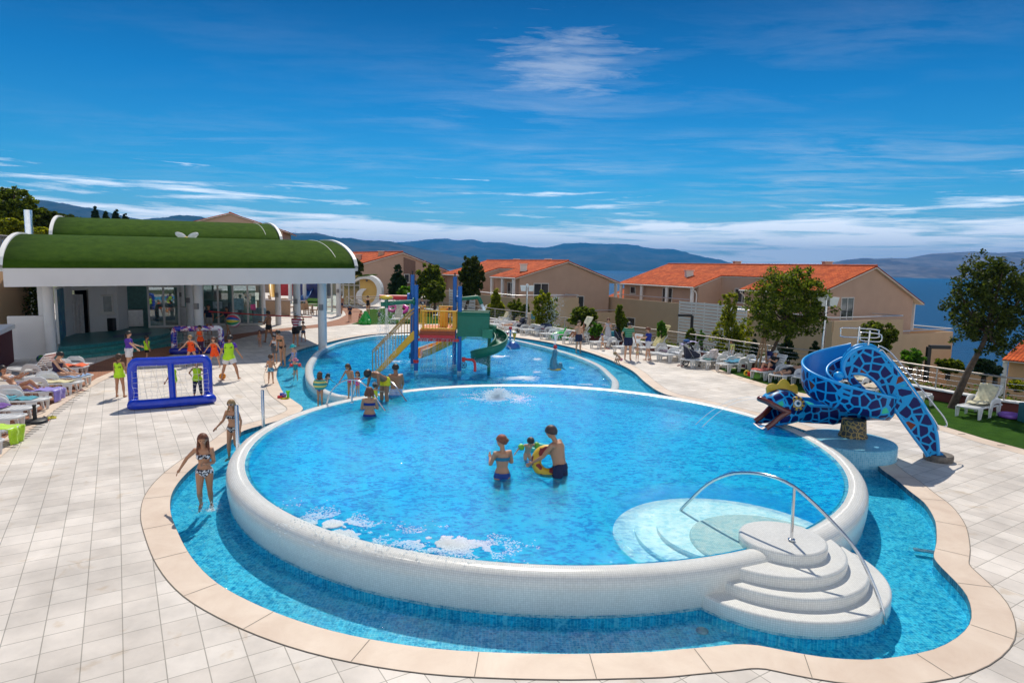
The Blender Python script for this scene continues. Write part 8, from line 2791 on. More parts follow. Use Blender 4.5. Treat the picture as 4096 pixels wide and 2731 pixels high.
 for x_ in (extra or ()):
  if x_[0] == 'hat':
   ht = MB()
   ht.solidgrid(lambda u_, v_: hq(1.12 * sin(v_ * 1.5) * 0.88 * sin(2 * pi * u_), -0.05 + 1.12 * sin(v_ * 1.5) * cos(2 * pi * u_), 0.22 + 1.08 * cos(v_ * 1.5)), 22, 7, 0.06 * hr * h)
   o_ = ht.build('hat', x_[1], g)
   b_ = x_[2]
   if b_ == 'brim':
    MB().solidgrid(lambda u_, v_: hq((0.98 + 0.6 * v_) * sin(2 * pi * u_), -0.05 + (1.08 + 0.6 * v_) * cos(2 * pi * u_), 0.30 - 0.28 * v_), 22, 2, 0.05 * hr * h).build('brim', x_[1], o_)
   elif b_ == 'peak':
    MB().solidgrid(lambda u_, v_: hq((u_ - 0.5) * 1.5, 0.85 + 0.75 * v_ * (1 - (2 * u_ - 1) ** 2 * 0.5), 0.34 - 0.12 * v_), 8, 4, 0.06 * hr * h).build('peak', x_[1], o_)
  elif x_[0] == 'shades':
   sg = MB()
   for s_ in (-1, 1):
    sg.ball(hq(s_ * 0.38, 0.86, 0.04), 0.27 * hr * h, 10, 6, (1.1, 0.35, 0.75), HR)
   o_ = sg.build('sunglasses', M('lens_dark', (0.012, 0.012, 0.015), 0.1), g)
   fr_ = MB().tube([hq(-0.8, 0.1, 0.14), hq(-0.74, 0.78, 0.14), hq(0, 0.98, 0.16), hq(0.74, 0.78, 0.14), hq(0.8, 0.1, 0.14)], 0.07 * hr * h, 6)
   fr_.build('frame', x_[1], o_)
  elif x_[0] == 'armbands':
   for i in (0, 1):
    a_, b_ = W(J['sho%d' % i]), W(J['elb%d' % i])
    MB().tube([a_.lerp(b_, 0.3), a_.lerp(b_, 0.5), a_.lerp(b_, 1.0)], [0.05 * h, 0.085 * h, 0.06 * h], 12).build('armband', x_[1], g)
  elif x_[0] == 'dress':
   m_ = MB()
   n_ = 14
   pr = [(0.30, 0.088), (0.24, 0.10), (0.12, 0.082), (0.0, 0.10), (-0.18, 0.12), (-0.40, 0.15)]
   m_.solidgrid(lambda u_, v_: W(sp_(0, 0, 0) + Vector((sin(2 * pi * u_) * 1.0, cos(2 * pi * u_) * 0.7, 0)) * (ip([q[1] for q in pr], v_) * (1 + 0.05 * sin(12 * pi * u_) * v_)) + Vector((0, 0, ip([q[0] for q in pr], v_)))), 24, 10, 0.008)
   m_.build('dress', x_[1], g)
  elif x_[0] == 'text':
   for back in x_[1]:
    cu = bpy.data.curves.new('lettering', 'FONT')
    cu.body = 'Zeus'
    cu.size = 0.085 * h
    cu.extrude = 0.002
    cu.shear = 0.3
    cu.align_x = 'CENTER'
    ob = bpy.data.objects.new('lettering', cu)
    COL.objects.link(ob)
    cu.materials.append(M('print_black', (0.012, 0.012, 0.012), 0.8))
    yy = -1 if back else 1
    R2 = (Rz @ RT_)
    ax = R2 @ Vector((-yy, 0, 0))
    az = R2 @ Vector((0, 0, 1))
    an = R2 @ Vector((0, yy, 0))
    mm_ = Matrix((ax, az, an)).transposed().to_4x4()
    pw = W(sp_(0.175, 0, 0)) + an * (0.078 * h * 0.62 * f + 0.034 + 0.004)
    mm_.translation = pw - ORG[g.name]
    TEXTS.append((ob, g, mm_))
 return rec
def dress_all():
 dg = bpy.context.evaluated_depsgraph_get()
 dg.update()
 for ob, g, mm_ in TEXTS:
  tm_ = bpy.data.meshes.new_from_object(ob.evaluated_get(dg))
  tm_.transform(mm_)
  o2 = bpy.data.objects.new('print', tm_)
  COL.objects.link(o2)
  o2.name = 'lettering'
  o2.parent = g
  bpy.data.objects.remove(ob)
 for r in PEOPLE:
  ob = r['body']
  me = bpy.data.meshes.new_from_object(ob.evaluated_get(dg))
  ob.modifiers.clear()
  me.materials.clear()
  me.materials.append(ob.data.materials[0])
  ob.data = me
  me.name = 'body'
  me.polygons.foreach_set('use_smooth', [True] * len(me.polygons))
  if not r['wear']:
   continue
  nv = len(me.vertices)
  co = np.empty(nv * 3, 'f')
  me.vertices.foreach_get('co', co)
  co = co.reshape(-1, 3)
  no = np.empty(nv * 3, 'f')
  me.vertices.foreach_get('normal', no)
  no = no.reshape(-1, 3)
  o0 = np.array(ORG[r['g'].name])
  D, TT = [], []
  for nm, a_, b_, rad in r['segs']:
   a_, b_ = np.array(a_) - o0, np.array(b_) - o0
   ab = b_ - a_
   t_ = ((co - a_) @ ab) / (ab @ ab)
   tc_ = np.clip(t_, 0, 1)
   D.append(np.linalg.norm(co - (a_ + tc_[:, None] * ab), axis=1) - rad)
   TT.append(t_)
  D, TT = np.array(D), np.array(TT)
  near = D.argmin(0)
  tv = TT[near, np.arange(nv)]
  names = np.array([s_[0] for s_ in r['segs']])[near]
  for gi, (kind, mat) in enumerate(r['wear']):
   rng, off = GARM[kind]
   off = off * (0.6 + 0.4 * min(1.2, r['h']))
   sel = np.zeros(nv, bool)
   for nm, t0, t1 in rng:
    sel |= (names == nm) & (tv >= t0) & (tv <= t1)
   keep = [list(p.vertices) for p in me.polygons if all(sel[i] for i in p.vertices)]
   if not keep:
    continue
   idx = sorted({i for p in keep for i in p})
   mp_i = {v_: i for i, v_ in enumerate(idx)}
   wob = 1.0
   vs = co[idx] + no[idx] * (off + 0.003 * gi)
   if kind in ('bib', 'shorts', 'shirt', 'trousers'):
    ph = vs * 26.0 / max(0.8, r['h'])
    vs = vs + no[idx] * (np.sin(ph[:, [2]] * 0.8 + ph[:, [0]] * 1.3) * 0.006)
   m2_ = bpy.data.meshes.new(kind)
   m2_.from_pydata(vs.tolist(), [], [[mp_i[i] for i in p] for p in keep])
   m2_.polygons.foreach_set('use_smooth', [True] * len(keep))
   m2_.materials.append(mat)
   ob2 = bpy.data.objects.new(kind, m2_)
   COL.objects.link(ob2)
   ob2.parent = r['g']
   sd_ = ob2.modifiers.new('t', 'SOLIDIFY')
   sd_.thickness = 0.004
   sd_.offset = 1.0
def fp(x_, y_, z=0.0):
 return at(x_, y_, z)
BK1 = spotmat('bikini_flower', (0.01, 0.012, 0.03), (0.72, 0.72, 0.75), 26)
BK2 = spotmat('bikini_stars', (0.012, 0.012, 0.02), (0.72, 0.70, 0.70), 34, 0.56)
NAVY, BLACK_, WHT = cloth('navy', (0.012, 0.018, 0.06)), cloth('black', (0.012, 0.012, 0.014)), cloth('white', (0.72, 0.70, 0.70))
TXT = [('text', (1, 0))]
# the two girls running in the shallow channel
person(fp(824, 2054, -0.2), 1.52, 160, 't', 'girl with loose wavy hair running through the channel in a flowered bikini', [('bikini_top', BK1), ('briefs', BK1)], ('rd', 'long'), dict(lean=5, legs=((-4, 1, 22), (14, 2, 50)), arms=((6, 8, 98, 0.9), (-28, 38, 42, 0))), fem=True, vox=0.008)
person(fp(936, 1838, -0.2), 1.46, 186, 't', 'blond girl in white sunglasses wearing a starred bikini beside the steel pole', [('bikini_top', BK2), ('briefs', BK2)], ('bl', 'long'), dict(lean=3, legs=((6, 1, 48), (10, 2, 12)), arms=((-12, 12, 30, 0.2), (-4, 26, 52, 0))), fem=True, vox=0.008, extra=[('shades', WHITE)])
# bathers in the large pool
person(fp(2008, 1911, 0.462) * 1.0 + Vector((0, 0, -0.82)), 1.64, 338, 't', 'woman with hair in a bun standing waist deep in a teal bikini', [('bikini_top', cloth('teal', (0.01, 0.16, 0.25))), ('briefs', cloth('blue_shorts', (0.01, 0.05, 0.22)))], ('rd', 'bun'), dict(legs=((2, 6, 3), (-3, 6, 3)), arms=((22, 12, 88, 0.5), (18, 18, 95, 0.6)), nod=12), fem=True, look=-40)
person(fp(2240, 1902, 0.462) + Vector((0, 0, -0.80)), 1.78, 300, 't', 'short haired man in navy trunks holding a yellow and red ring in the pool', [('trunks', NAVY)], ('dk', 'short'), dict(lean=14, legs=((4, 6, 8), (-6, 6, 4)), arms=((48, 8, 22, 0.1), (52, 10, 20, 0.1)), nod=8))
person(fp(2120, 1840, 0.462) + Vector((-0.06, 0.1, -0.34)), 0.92, 160, 'l', 'small boy with green arm bands swimming towards the man', [], ('dk', 'short'), dict(lean=22, arms=((20, 75, 12, 0), (30, 70, 10, 0)), legs=((30, 8, 50), (20, 8, 60)), nod=20), head=1.35, extra=[('armbands', M('armband_green', (0.18, 0.50, 0.05), 0.3))])
q = fp(2190, 1880, 0.47)
rg = thing('swim_ring', 'yellow and dark red swim ring held between the man and the boy', 'swim ring', tuple(q))
RM = spotmat('ring_print', (0.75, 0.46, 0.03), (0.25, 0.02, 0.02), 5, 0.53)
MB().torus(q + Vector((0.0, -0.05, 0.20)), 0.235, 0.10, 28, 12, Matrix.Rotation(1.15, 3, 'X')).build('ring', RM, rg)
q2 = fp(2152, 1808, 0.47)
tag(MB().torus(q2 + Vector((0, 0.15, 0.05)), 0.20, 0.06, 24, 10).build('swim_ring', M('ring_mint', (0.05, 0.50, 0.42), 0.3)), 'mint green float behind the small boy', 'swim ring')
person(fp(1478, 1663, 0.462) + Vector((0, 0, -0.86)), 1.62, 352, 't', 'woman with short brown hair seen from behind in a blue bikini in the pool', [('bikini_top', cloth('royal', (0.01, 0.03, 0.20))), ('briefs', cloth('royal', (0.01, 0.03, 0.20)))], ('rd', 'bob'), dict(arms=((12, 14, 70, 0.6), (12, 14, 70, 0.6)), nod=14), fem=True, fat=1.16)
person(fp(1540, 1622, 0.30) + Vector((0, 0, -0.15)), 1.76, 215, 'd', 'man in yellow trunks bending over a small child', [('trunks', cloth('yellow', (0.75, 0.62, 0.02)))], ('dk', 'short'), dict(lean=62, legs=((8, 6, 12), (2, 6, 8)), arms=((70, 10, 20, 0.3), (66, 10, 25, 0.3)), nod=18), fat=1.12)
person(fp(1500, 1640, 0.30) + Vector((0, 0, -0.05)), 0.86, 10, 'l', 'small child in a pale grey cap held by the bending man', [('tank', cloth('yellow_vest', (0.72, 0.62, 0.03)))], ('br', 'short'), dict(arms=((60, 20, 20, 0), (60, 20, 20, 0))), head=1.4, extra=[('hat', M('cap_grey', (0.42, 0.44, 0.42), 0.8, var=0.3, scale=12), 'peak')])
person(fp(1584, 1578, 0.46) + Vector((0, 0, -0.85)), 1.80, 345, 'd', 'heavy bald patched man with bare back behind the bending man', [('trunks', bandmat('trunks_stripe', (0.30, 0.38, 0.60), (0.6, 0.65, 0.72), 0.05))], ('dk', 'short'), dict(lean=8, arms=((22, 8, 40, 0.2), (20, 10, 45, 0.2)), nod=15), fat=1.30)
# children around the arched rails
person(fp(1403, 1596, 0.14), 1.20, 196, 't', 'dark haired child leaning with both hands on the arched rail', [('briefs', cloth('hotpink', (0.70, 0.02, 0.22)))], ('br', 'bob'), dict(lean=16, legs=((6, 3, 4), (0, 3, 2)), arms=((32, 22, 6, 0), (30, 26, 6, 0)), nod=6), head=1.15)
person(fp(1431, 1588, 0.12), 0.86, 200, 'l', 'toddler in a pink spotted swimsuit beside the arched rail', [('swimsuit', spotmat('pink_spots', (0.75, 0.03, 0.28), (0.8, 0.4, 0.5), 30, 0.6))], ('br', 'bob'), dict(arms=((50, 20, 20, 0), (30, 20, 20, 0))), head=1.4)
person(fp(1281, 1628, 0.05), 1.10, 8, 't', 'girl wrapped in a striped green and yellow towel in the channel', [('briefs', cloth('bluebrief', (0.05, 0.12, 0.35)))], ('br', 'long'), dict(arms=((30, 30, 100, 0.6), (30, 30, 100, 0.6))), head=1.15)
tc2 = PEOPLE[-1]
tm = MB().solidgrid(lambda u_, v_: tc2['W'](tc2['sp'](0.27 - 0.26 * v_, 0, 0) + Vector((sin(2 * pi * u_), cos(2 * pi * u_) * 0.8, 0)) * (0.12 + 0.05 * sin(pi * v_) + 0.012 * sin(9 * pi * u_ + 5 * v_))), 30, 12, 0.02)
tag(tm.build('wrapped_towel', bandmat('towel_stripe', (0.04, 0.30, 0.28), (0.72, 0.60, 0.16), 0.13)), 'striped towel wrapped round the girl in the channel', 'towel')
person(fp(1304, 1512, 0.04) + Vector((0, 0, -0.80)), 1.05, 140, 'l', 'swimming child with only head and shoulders above the oval pool', [('swimsuit', cloth('pinksuit', (0.5, 0.05, 0.15)))], ('dk', 'bob'), dict(lean=25, arms=((50, 40, 30, 0), (50, 40, 30, 0))), head=1.25)
person(fp(1183, 1524, -0.16), 0.92, 160, 'l', 'toddler with red arm bands and pink sun hat in the channel', [('swimsuit', cloth('tealsuit', (0.01, 0.26, 0.32)))], ('br', 'short'), dict(legs=((20, 4, 20), (-12, 4, 10)), arms=((8, 50, 18, 0), (8, 50, 18, 0)), nod=12), head=1.4, extra=[('armbands', M('armband_red', (0.78, 0.03, 0.03), 0.3)), ('hat', cloth('hat_pink', (0.70, 0.22, 0.30)), 'brim')])
person(fp(1178, 1498, -0.18), 1.28, 235, 'l', 'girl in a turquoise sun hat and patterned swimsuit', [('swimsuit', spotmat('suit_lilac', (0.12, 0.16, 0.45), (0.45, 0.5, 0.7), 30))], ('br', 'short'), dict(arms=((10, 10, 30, 0.1), (10, 10, 20, 0.1)), nod=14), head=1.15, extra=[('hat', cloth('hat_turq', (0.02, 0.50, 0.52)), 'brim')])
person(fp(1132, 1466), 1.66, 200, 't', 'dark haired woman in sunglasses and green bikini leaning to a boy', [('bikini_top', cloth('darkgreen', (0.02, 0.05, 0.03))), ('briefs', cloth('darkgreen2', (0.03, 0.02, 0.02)))], ('dk', 'bun'), dict(lean=20, arms=((14, 8, 20, 0.2), (10, 8, 10, 0)), nod=10), fem=True, extra=[('shades', BLK)])
person(fp(1100, 1453), 1.28, 176, 't', 'boy in a white sleeveless shirt holding a dark ball', [('tank', WHT), ('shorts', cloth('greyshorts', (0.10, 0.10, 0.11)))], ('dk', 'short'), dict(arms=((32, 8, 62, 0.4), (32, 8, 62, 0.4)), nod=14), head=1.12)
ball(1105, 1415, 0.11, 'dark round ball in the hands of the boy in white', (0.04, 0.04, 0.05), (0.4, 0.4, 0.4), P0=PEOPLE[-1]['W'](PEOPLE[-1]['sp'](0.12, 0, 0.17)))
person(fp(1084, 1533), 1.08, 350, 't', 'small boy in blue patterned trunks standing alone on the tiles', [('trunks', spotmat('trunk_blue', (0.01, 0.16, 0.30), (0.25, 0.5, 0.6), 24))], ('br', 'short'), dict(legs=((3, 5, 3), (-3, 5, 3)), arms=((6, 14, 20, 0), (6, 14, 12, 0)), nod=8), head=1.3)
person(fp(1040, 1388), 0.90, 188, 't', 'toddler in striped swim nappy in the pavilion shade', [('briefs', bandmat('nappy', (0.5, 0.15, 0.12), (0.7, 0.6, 0.55), 0.04))], ('br', 'short'), dict(legs=((4, 5, 4), (-2, 5, 4))), head=1.4)
person(fp(1076, 1371), 1.76, 282, 'd', 'bare chested man in black trunks in the pavilion shade', [('trunks', BLACK_)], ('dk', 'short'), dict(legs=((12, 4, 4), (-14, 4, 6)), arms=((20, 12, 70, 0.3), (12, 12, 60, 0.5))), fat=1.12)
person(fp(1184, 1384), 1.78, 12, 't', 'man in red striped shirt and white hat taking a picture', [('shirt', bandmat('shirt_redstripe', (0.36, 0.02, 0.06), (0.72, 0.68, 0.68), 0.14)), ('shorts', BLACK_)], ('br', 'short'), dict(legs=((2, 6, 3), (-4, 6, 3)), arms=((30, 20, 40, 0.2), (80, 45, 110, 0.7)), nod=8), extra=[('hat', WHT, 'brim')], fat=1.1)
person(fp(1214, 1366), 1.16, 195, 't', 'slim boy in dark trunks with a hand on his hip near the photographer', [('trunks', cloth('slate', (0.05, 0.07, 0.12)))], ('dk', 'short'), dict(legs=((4, 12, 4), (10, 4, 14)), arms=((10, 35, 70, 0.9), (8, 12, 12, 0))), head=1.15)
person(fp(838, 1338), 1.82, 170, 't', 'man in dark shirt and grey shorts before the shop glass', [('shirt', NAVY), ('shorts', cloth('lightgrey', (0.30, 0.30, 0.30)))], ('dk', 'short'), dict(arms=((10, 14, 25, 0.1), (10, 14, 35, 0.3))), fat=1.1)
person(fp(912, 1341), 1.70, 205, 't', 'long haired woman in a dark top carrying the big striped ball', [('shirt', cloth('plum', (0.06, 0.015, 0.06))), ('shorts', cloth('lightgrey'))], ('dk', 'long'), dict(legs=((14, 3, 8), (-12, 3, 12)), arms=((40, 20, 30, 0), (50, 15, 20, 0))), fem=True)
# the football game
person(fp(482, 1588), 1.42, 356, 't', 'girl with ponytail and lime bib seen from behind left of the big goal', [('bib', LIME)], ('br', 'ponytail'), dict(legs=((2, 6, 3), (-2, 8, 3)), arms=((5, 6, 10, 0), (5, 12, 15, 0))), head=1.12, extra=[('text', (1,))])
person(fp(520, 1487), 1.62, 70, 'l', 'woman in purple shirt and white shorts with a long black ponytail', [('shirt', cloth('purple', (0.10, 0.035, 0.36))), ('shorts', WHT)], ('dk', 'ponytail'), dict(legs=((4, 3, 3), (-4, 3, 3)), arms=((30, 10, 40, 0), (38, 14, 12, 0))), fem=True)
person(fp(590, 1446), 1.16, 60, 't', 'boy in lime bib standing near the teal steps', [('bib', LIME), ('shorts', BLACK_)], ('dk', 'short'), dict(arms=((10, 8, 12, 0), (10, 8, 12, 0))), head=1.2)
person(fp(768, 1462), 1.36, 168, 'l', 'blond boy in orange bib crouching ready for the ball', [('bib', ORNG)], ('bl', 'short'), dict(lean=14, legs=((12, 20, 16), (10, 18, 16)), arms=((20, 42, 40, 0), (18, 36, 50, 0))), head=1.12, extra=[('text', (0,))])
person(fp(804, 1418), 1.40, 180, 't', 'boy in orange bib standing as keeper inside the flamed goal', [('bib', ORNG), ('leggings', cloth('plumleg', (0.06, 0.02, 0.06)))], ('dk', 'short'), dict(arms=((28, 6, 70, 0.7), (28, 6, 70, 0.7)), nod=6), head=1.12)
person(fp(860, 1468), 1.30, 182, 'l', 'boy in orange bib and shorts with both arms spread', [('bib', ORNG), ('shorts', ORNG)], ('rd', 'short'), dict(lean=6, legs=((6, 20, 10), (4, 20, 10)), arms=((10, 38, 6, 0), (10, 40, 6, 0))), head=1.15, extra=[('text', (0,))])
person(fp(918, 1521), 1.72, 352, 't', 'man in lime bib and white shorts with the football at his foot', [('shirt', cloth('purple')), ('bib', LIME), ('shorts', WHT)], ('dk', 'short'), dict(lean=14, legs=((10, 16, 30), (-2, 24, 6)), arms=((10, 24, 30, 0), (10, 26, 30, 0)), nod=12), fat=1.08, extra=[('text', (1,))])
person(fp(792, 1590), 1.26, 172, 't', 'child in lime bib and navy leggings with hands on hips behind the goal net', [('bib', LIME), ('leggings', NAVY)], ('rd', 'short'), dict(legs=((2, 8, 2), (-2, 8, 2)), arms=((-5, 40, 80, 0.9), (-5, 40, 80, 0.9))), head=1.2)
person(fp(696, 1598), 1.24, 268, 't', 'child in lime bib hidden behind the strut of the big goal', [('bib', LIME)], ('dk', 'short'), dict(lean=6, arms=((15, 8, 20, 0), (15, 8, 20, 0))), head=1.2)
# far side walkers
person(fp(1366, 1257), 1.74, 190, 'd', 'bare chested man in navy trunks walking from the moon pavilion', [('trunks', NAVY)], ('dk', 'short'), dict(legs=((16, 3, 10), (-14, 3, 6))))
person(fp(1400, 1286), 1.30, 185, 't', 'boy in navy swim shirt and pale cap on the brown path', [('shirt', NAVY), ('trunks', NAVY)], ('br', 'short'), dict(arms=((25, 6, 80, 0.6), (25, 6, 80, 0.6)), nod=12), head=1.15, extra=[('hat', M('cap_grey'), 'peak')])
person(fp(1438, 1293), 0.98, 85, 'l', 'fair toddler with red arm floats walking to the frog', [('briefs', cloth('redbrief', (0.5, 0.03, 0.03)))], ('bl', 'short'), dict(lean=12, legs=((16, 3, 14), (-16, 3, 10)), arms=((30, 8, 20, 0), (30, 8, 20, 0)), nod=14), head=1.35, extra=[('armbands', M('armband_red'))])
person(fp(1472, 1258), 1.66, 178, 'l', 'woman in black swimsuit and sunglasses behind the frog', [('swimsuit', BLACK_)], ('dk', 'bun'), dict(arms=((5, 8, 15, 0), (30, 10, 110, 0.4))), fem=True, fat=1.08, extra=[('shades', BLK)])
person(fp(1517, 1283), 0.86, 190, 't', 'toddler in dark shirt behind the falling water', [('shirt', NAVY), ('trunks', NAVY)], ('bl', 'short'), dict(arms=((8, 40, 10, 0), (8, 20, 10, 0))), head=1.35)
person(fp(1689, 1270), 1.66, 178, 'l', 'woman in white top with navy shoulders behind the tower', [('shirt', NAVY), ('tank', WHT)], ('dk', 'short'), dict(arms=((10, 14, 50, 0.3), (10, 14, 50, 0.3))), fem=True)
# right side
person(fp(2313, 1413, -0.2), 1.80, 158, 'l', 'man in navy shorts shading his eyes while standing in the channel', [('shorts', NAVY)], ('br', 'short'), dict(arms=((6, 8, 12, 0), (62, 42, 120, 0.9))), fat=1.05)
person(fp(2430, 1384), 1.62, 190, 'l', 'woman in a long pale striped dress holding something to her mouth', [], ('rd', 'short'), dict(arms=((30, 8, 115, 0.5), (10, 18, 30, 0))), fem=True, extra=[('dress', bandmat('dress_stripe', (0.42, 0.46, 0.50), (0.60, 0.50, 0.52), 0.07)), ('shades', BLK)])
person(fp(2410, 1399), 0.90, 285, 'l', 'toddler in a blue cap walking past the long dress', [('briefs', WHT)], ('br', 'short'), dict(lean=6, legs=((18, 3, 8), (-16, 3, 12))), head=1.35, extra=[('hat', cloth('cap_royal', (0.01, 0.05, 0.40)), 'peak')])
person(fp(2510, 1438), 1.92, 182, 'l', 'tall man in a green striped polo shirt looking down', [('shirt', bandmat('shirt_green', (0.008, 0.20, 0.10), (0.40, 0.55, 0.42), 0.09)), ('shorts', NAVY)], ('dk', 'short'), dict(lean=4, arms=((8, 14, 12, 0), (2, 30, 50, 0.5)), nod=28), fat=1.12)
person(fp(2484, 1462), 1.05, 255, 'l', 'boy in pink patterned trunks squatting at the water edge', [('trunks', spotmat('trunk_pink', (0.35, 0.02, 0.14), (0.6, 0.2, 0.3), 24))], ('bl', 'short'), dict(lean=42, legs=((100, 10, 128), (92, 12, 124)), arms=((60, 6, 10, 0.1), (56, 6, 10, 0.1)), nod=20), head=1.2)
person(fp(2548, 1443), 0.86, 200, 'l', 'small toddler in yellow briefs eating beside the woman in white shorts', [('briefs', cloth('paleyellow', (0.66, 0.55, 0.25)))], ('bl', 'short'), dict(arms=((34, 8, 80, 0.6), (30, 8, 70, 0.5))), head=1.4)
person(fp(2590, 1442), 1.64, 282, 'l', 'woman in blue top and white shorts holding an ice cream', [('shirt', cloth('royalblue', (0.012, 0.03, 0.26))), ('shorts', WHT)], ('rd', 'bun'), dict(legs=((8, 3, 4), (-8, 3, 4)), arms=((40, 6, 50, 0.1), (36, 6, 62, 0.1)), nod=12), fem=True)
person(fp(2926, 1450, 0.01), 1.16, 280, 't', 'girl in a pale yellow shirt and white trousers by the railing', [('shirt', cloth('lemon', (0.70, 0.72, 0.20))), ('trousers', WHT)], ('br', 'long'), dict(nod=34, arms=((6, 6, 8, 0), (6, 6, 8, 0))), head=1.15)
# people on the loungers: dx along the lounger (positive towards the foot)
def on(key, dx, h, lab, wear, hair, pose, sk='l', z=0.47, flip=False, **kw):
 c, a_ = LOUNGERS[key]
 p = c + Vector((cos(a_) * dx, sin(a_) * dx, 0))
 face = 90 - math.degrees(a_) + (180 if flip else 0)
 return person(p, h, face, sk, lab, wear, hair, pose, hipz=z, **kw)
on('l7', -0.1, 1.66, 'woman in dark swimsuit sitting upright on a left lounger', [('swimsuit', cloth('aubergine', (0.035, 0.02, 0.06)))], ('dk', 'bun'), dict(lean=4, legs=((88, 5, 6), (86, 5, 4)), arms=((38, 8, 20, 0.1), (36, 8, 22, 0.1)), nod=24), fem=True, fat=1.25, extra=[('shades', BLK)])
on('l5', -0.25, 1.66, 'woman in white bikini lying back with one knee raised', [('bikini_top', WHT), ('briefs', WHT)], ('dk', 'bun'), dict(lean=-38, legs=((118, 3, 78), (96, 6, 40)), arms=((30, 8, 50, 0.3), (34, 8, 50, 0.4)), nod=18), sk='t', fem=True, extra=[('shades', BLK)])
on('l4', -0.85, 1.05, 'child in a hot pink swimsuit at the left edge of the picture', [('swimsuit', cloth('hotpink'))], ('br', 'bob'), dict(lean=5, legs=((80, 5, 70), (78, 5, 70)), arms=((40, 8, 90, 0.2), (30, 8, 40, 0.2))), head=1.2)
on('r5', -0.10, 1.64, 'woman in sun hat and dark shirt sitting with knees up', [('shirt', BLACK_), ('shorts', NAVY)], ('br', 'short'), dict(lean=-30, legs=((126, 7, 104), (118, 9, 96)), arms=((28, 8, 55, 0.4), (28, 8, 55, 0.4)), nod=22), fem=True, extra=[('hat', M('cap_grey'), 'brim'), ('shades', BLK)])
on('r6', -0.15, 1.74, 'man in black shorts lying face down on a lounger', [('shorts', BLACK_)], ('dk', 'short'), dict(lean=82, legs=((-84, 6, 4), (-86, 7, 6)), arms=((100, 30, 40, 0.3), (100, 30, 40, 0.3)), nod=-10), z=0.50, flip=True, fat=1.15)
on('f3', -0.15, 1.75, 'tanned sunbather in red shorts with knees raised', [('trunks', cloth('coral', (0.80, 0.06, 0.02)))], ('dk', 'short'), dict(lean=-40, legs=((130, 6, 96), (122, 8, 88)), arms=((60, 20, 100, 0.3), (60, 20, 100, 0.3)), nod=10), sk='d')
on('f9', -0.15, 1.66, 'woman lying on her back at the far railing', [('bikini_top', cloth('violet', (0.10, 0.03, 0.16))), ('briefs', cloth('violet'))], ('dk', 'short'), dict(lean=-80, legs=((88, 4, 4), (92, 5, 10)), arms=((160, 30, 60, 0.4), (160, 30, 60, 0.4))), sk='t', fem=True)
on('b4', 0.0, 1.7, 'bather with dark hat sitting with bare back behind the tower', [('trunks', NAVY)], ('dk', 'short'), dict(lean=14, legs=((80, 10, 80), (80, 10, 80)), arms=((30, 10, 30, 0.1), (30, 10, 30, 0.1))), sk='d', extra=[('hat', BLK, 'brim')])
on('b3', 0.25, 1.7, 'bather in blue trunks sitting on the lounger edge behind the yellow panel', [('trunks', cloth('blue2', (0.01, 0.10, 0.25)))], ('dk', 'short'), dict(lean=26, legs=((80, 8, 84), (80, 8, 84)), arms=((50, 8, 30, 0.2), (50, 8, 30, 0.2)), nod=20), sk='d')
dress_all()
# the photographer's shoulder bag and the ice cream cone
r_ = [q for q in PEOPLE if 'taking a picture' in q['g']['label']][0]
tag(MB().box(r_['W'](r_['sp'](0.02, 0.13, -0.02)), (0.26, 0.16, 0.24)).build('shoulder_bag', BLK, bevel=0.03), 'black camera bag at the hip of the photographer', 'bag')
r_ = [q for q in PEOPLE if 'ice cream' in q['g']['label']][0]
w_ = r_['W'](r_['J']['wri0'] + r_['J']['fo0'] * 0.09)
ic = thing('ice_cream', 'ice cream cone held by the woman in the blue top', 'ice cream', tuple(w_))
MB().lathe(w_, [(0.01, -0.06), (0.03, 0.05)], 10).build('cone', M('wafer', (0.55, 0.30, 0.10), 0.8), ic)
MB().ball(w_ + Vector((0, 0, 0.07)), 0.04, 10, 6).build('scoop', M('scoop', (0.75, 0.25, 0.10), 0.6), ic)
# ================================================================ moving water: foam, jets, curtains, drops
FOAM = bpy.data.materials.new('foam')
MATS['foam'] = FOAM
FOAM.use_nodes = True
t = FOAM.node_tree
b = t.nodes['Principled BSDF']
b.inputs['Base Color'].default_value = (0.95, 0.98, 1.0, 1)
b.inputs['Roughness'].default_value = 0.25
tl_ = _n(t, 'ShaderNodeBsdfTranslucent')
tl_.inputs[0].default_value = (0.85, 0.95, 1, 1)
ms_ = _n(t, 'ShaderNodeMixShader')
ms_.inputs[0].default_value = 0.55
t.links.new(b.outputs[0], ms_.inputs[1])
t.links.new(tl_.outputs[0], ms_.inputs[2])
tp_ = _n(t, 'ShaderNodeBsdfTransparent')
ms2 = _n(t, 'ShaderNodeMixShader')
ms2.inputs[0].default_value = 0.5
t.links.new(ms_.outputs[0], ms2.inputs[1])
t.links.new(tp_.outputs[0], ms2.inputs[2])
t.links.new(ms2.outputs[0], t.nodes['Material Output'].inputs[0])
rw_ = random.Random(99)
OCT_F = [(0, 2, 4), (2, 1, 4), (1, 3, 4), (3, 0, 4), (2, 0, 5), (1, 2, 5), (3, 1, 5), (0, 3, 5)]
def drop(mb_, p, r, sz=1.0):
 mb_.add([p + Vector(q) * r for q in ((1, 0, 0), (-1, 0, 0), (0, 1, 0), (0, -1, 0), (0, 0, sz), (0, 0, -sz))], OCT_F, True)
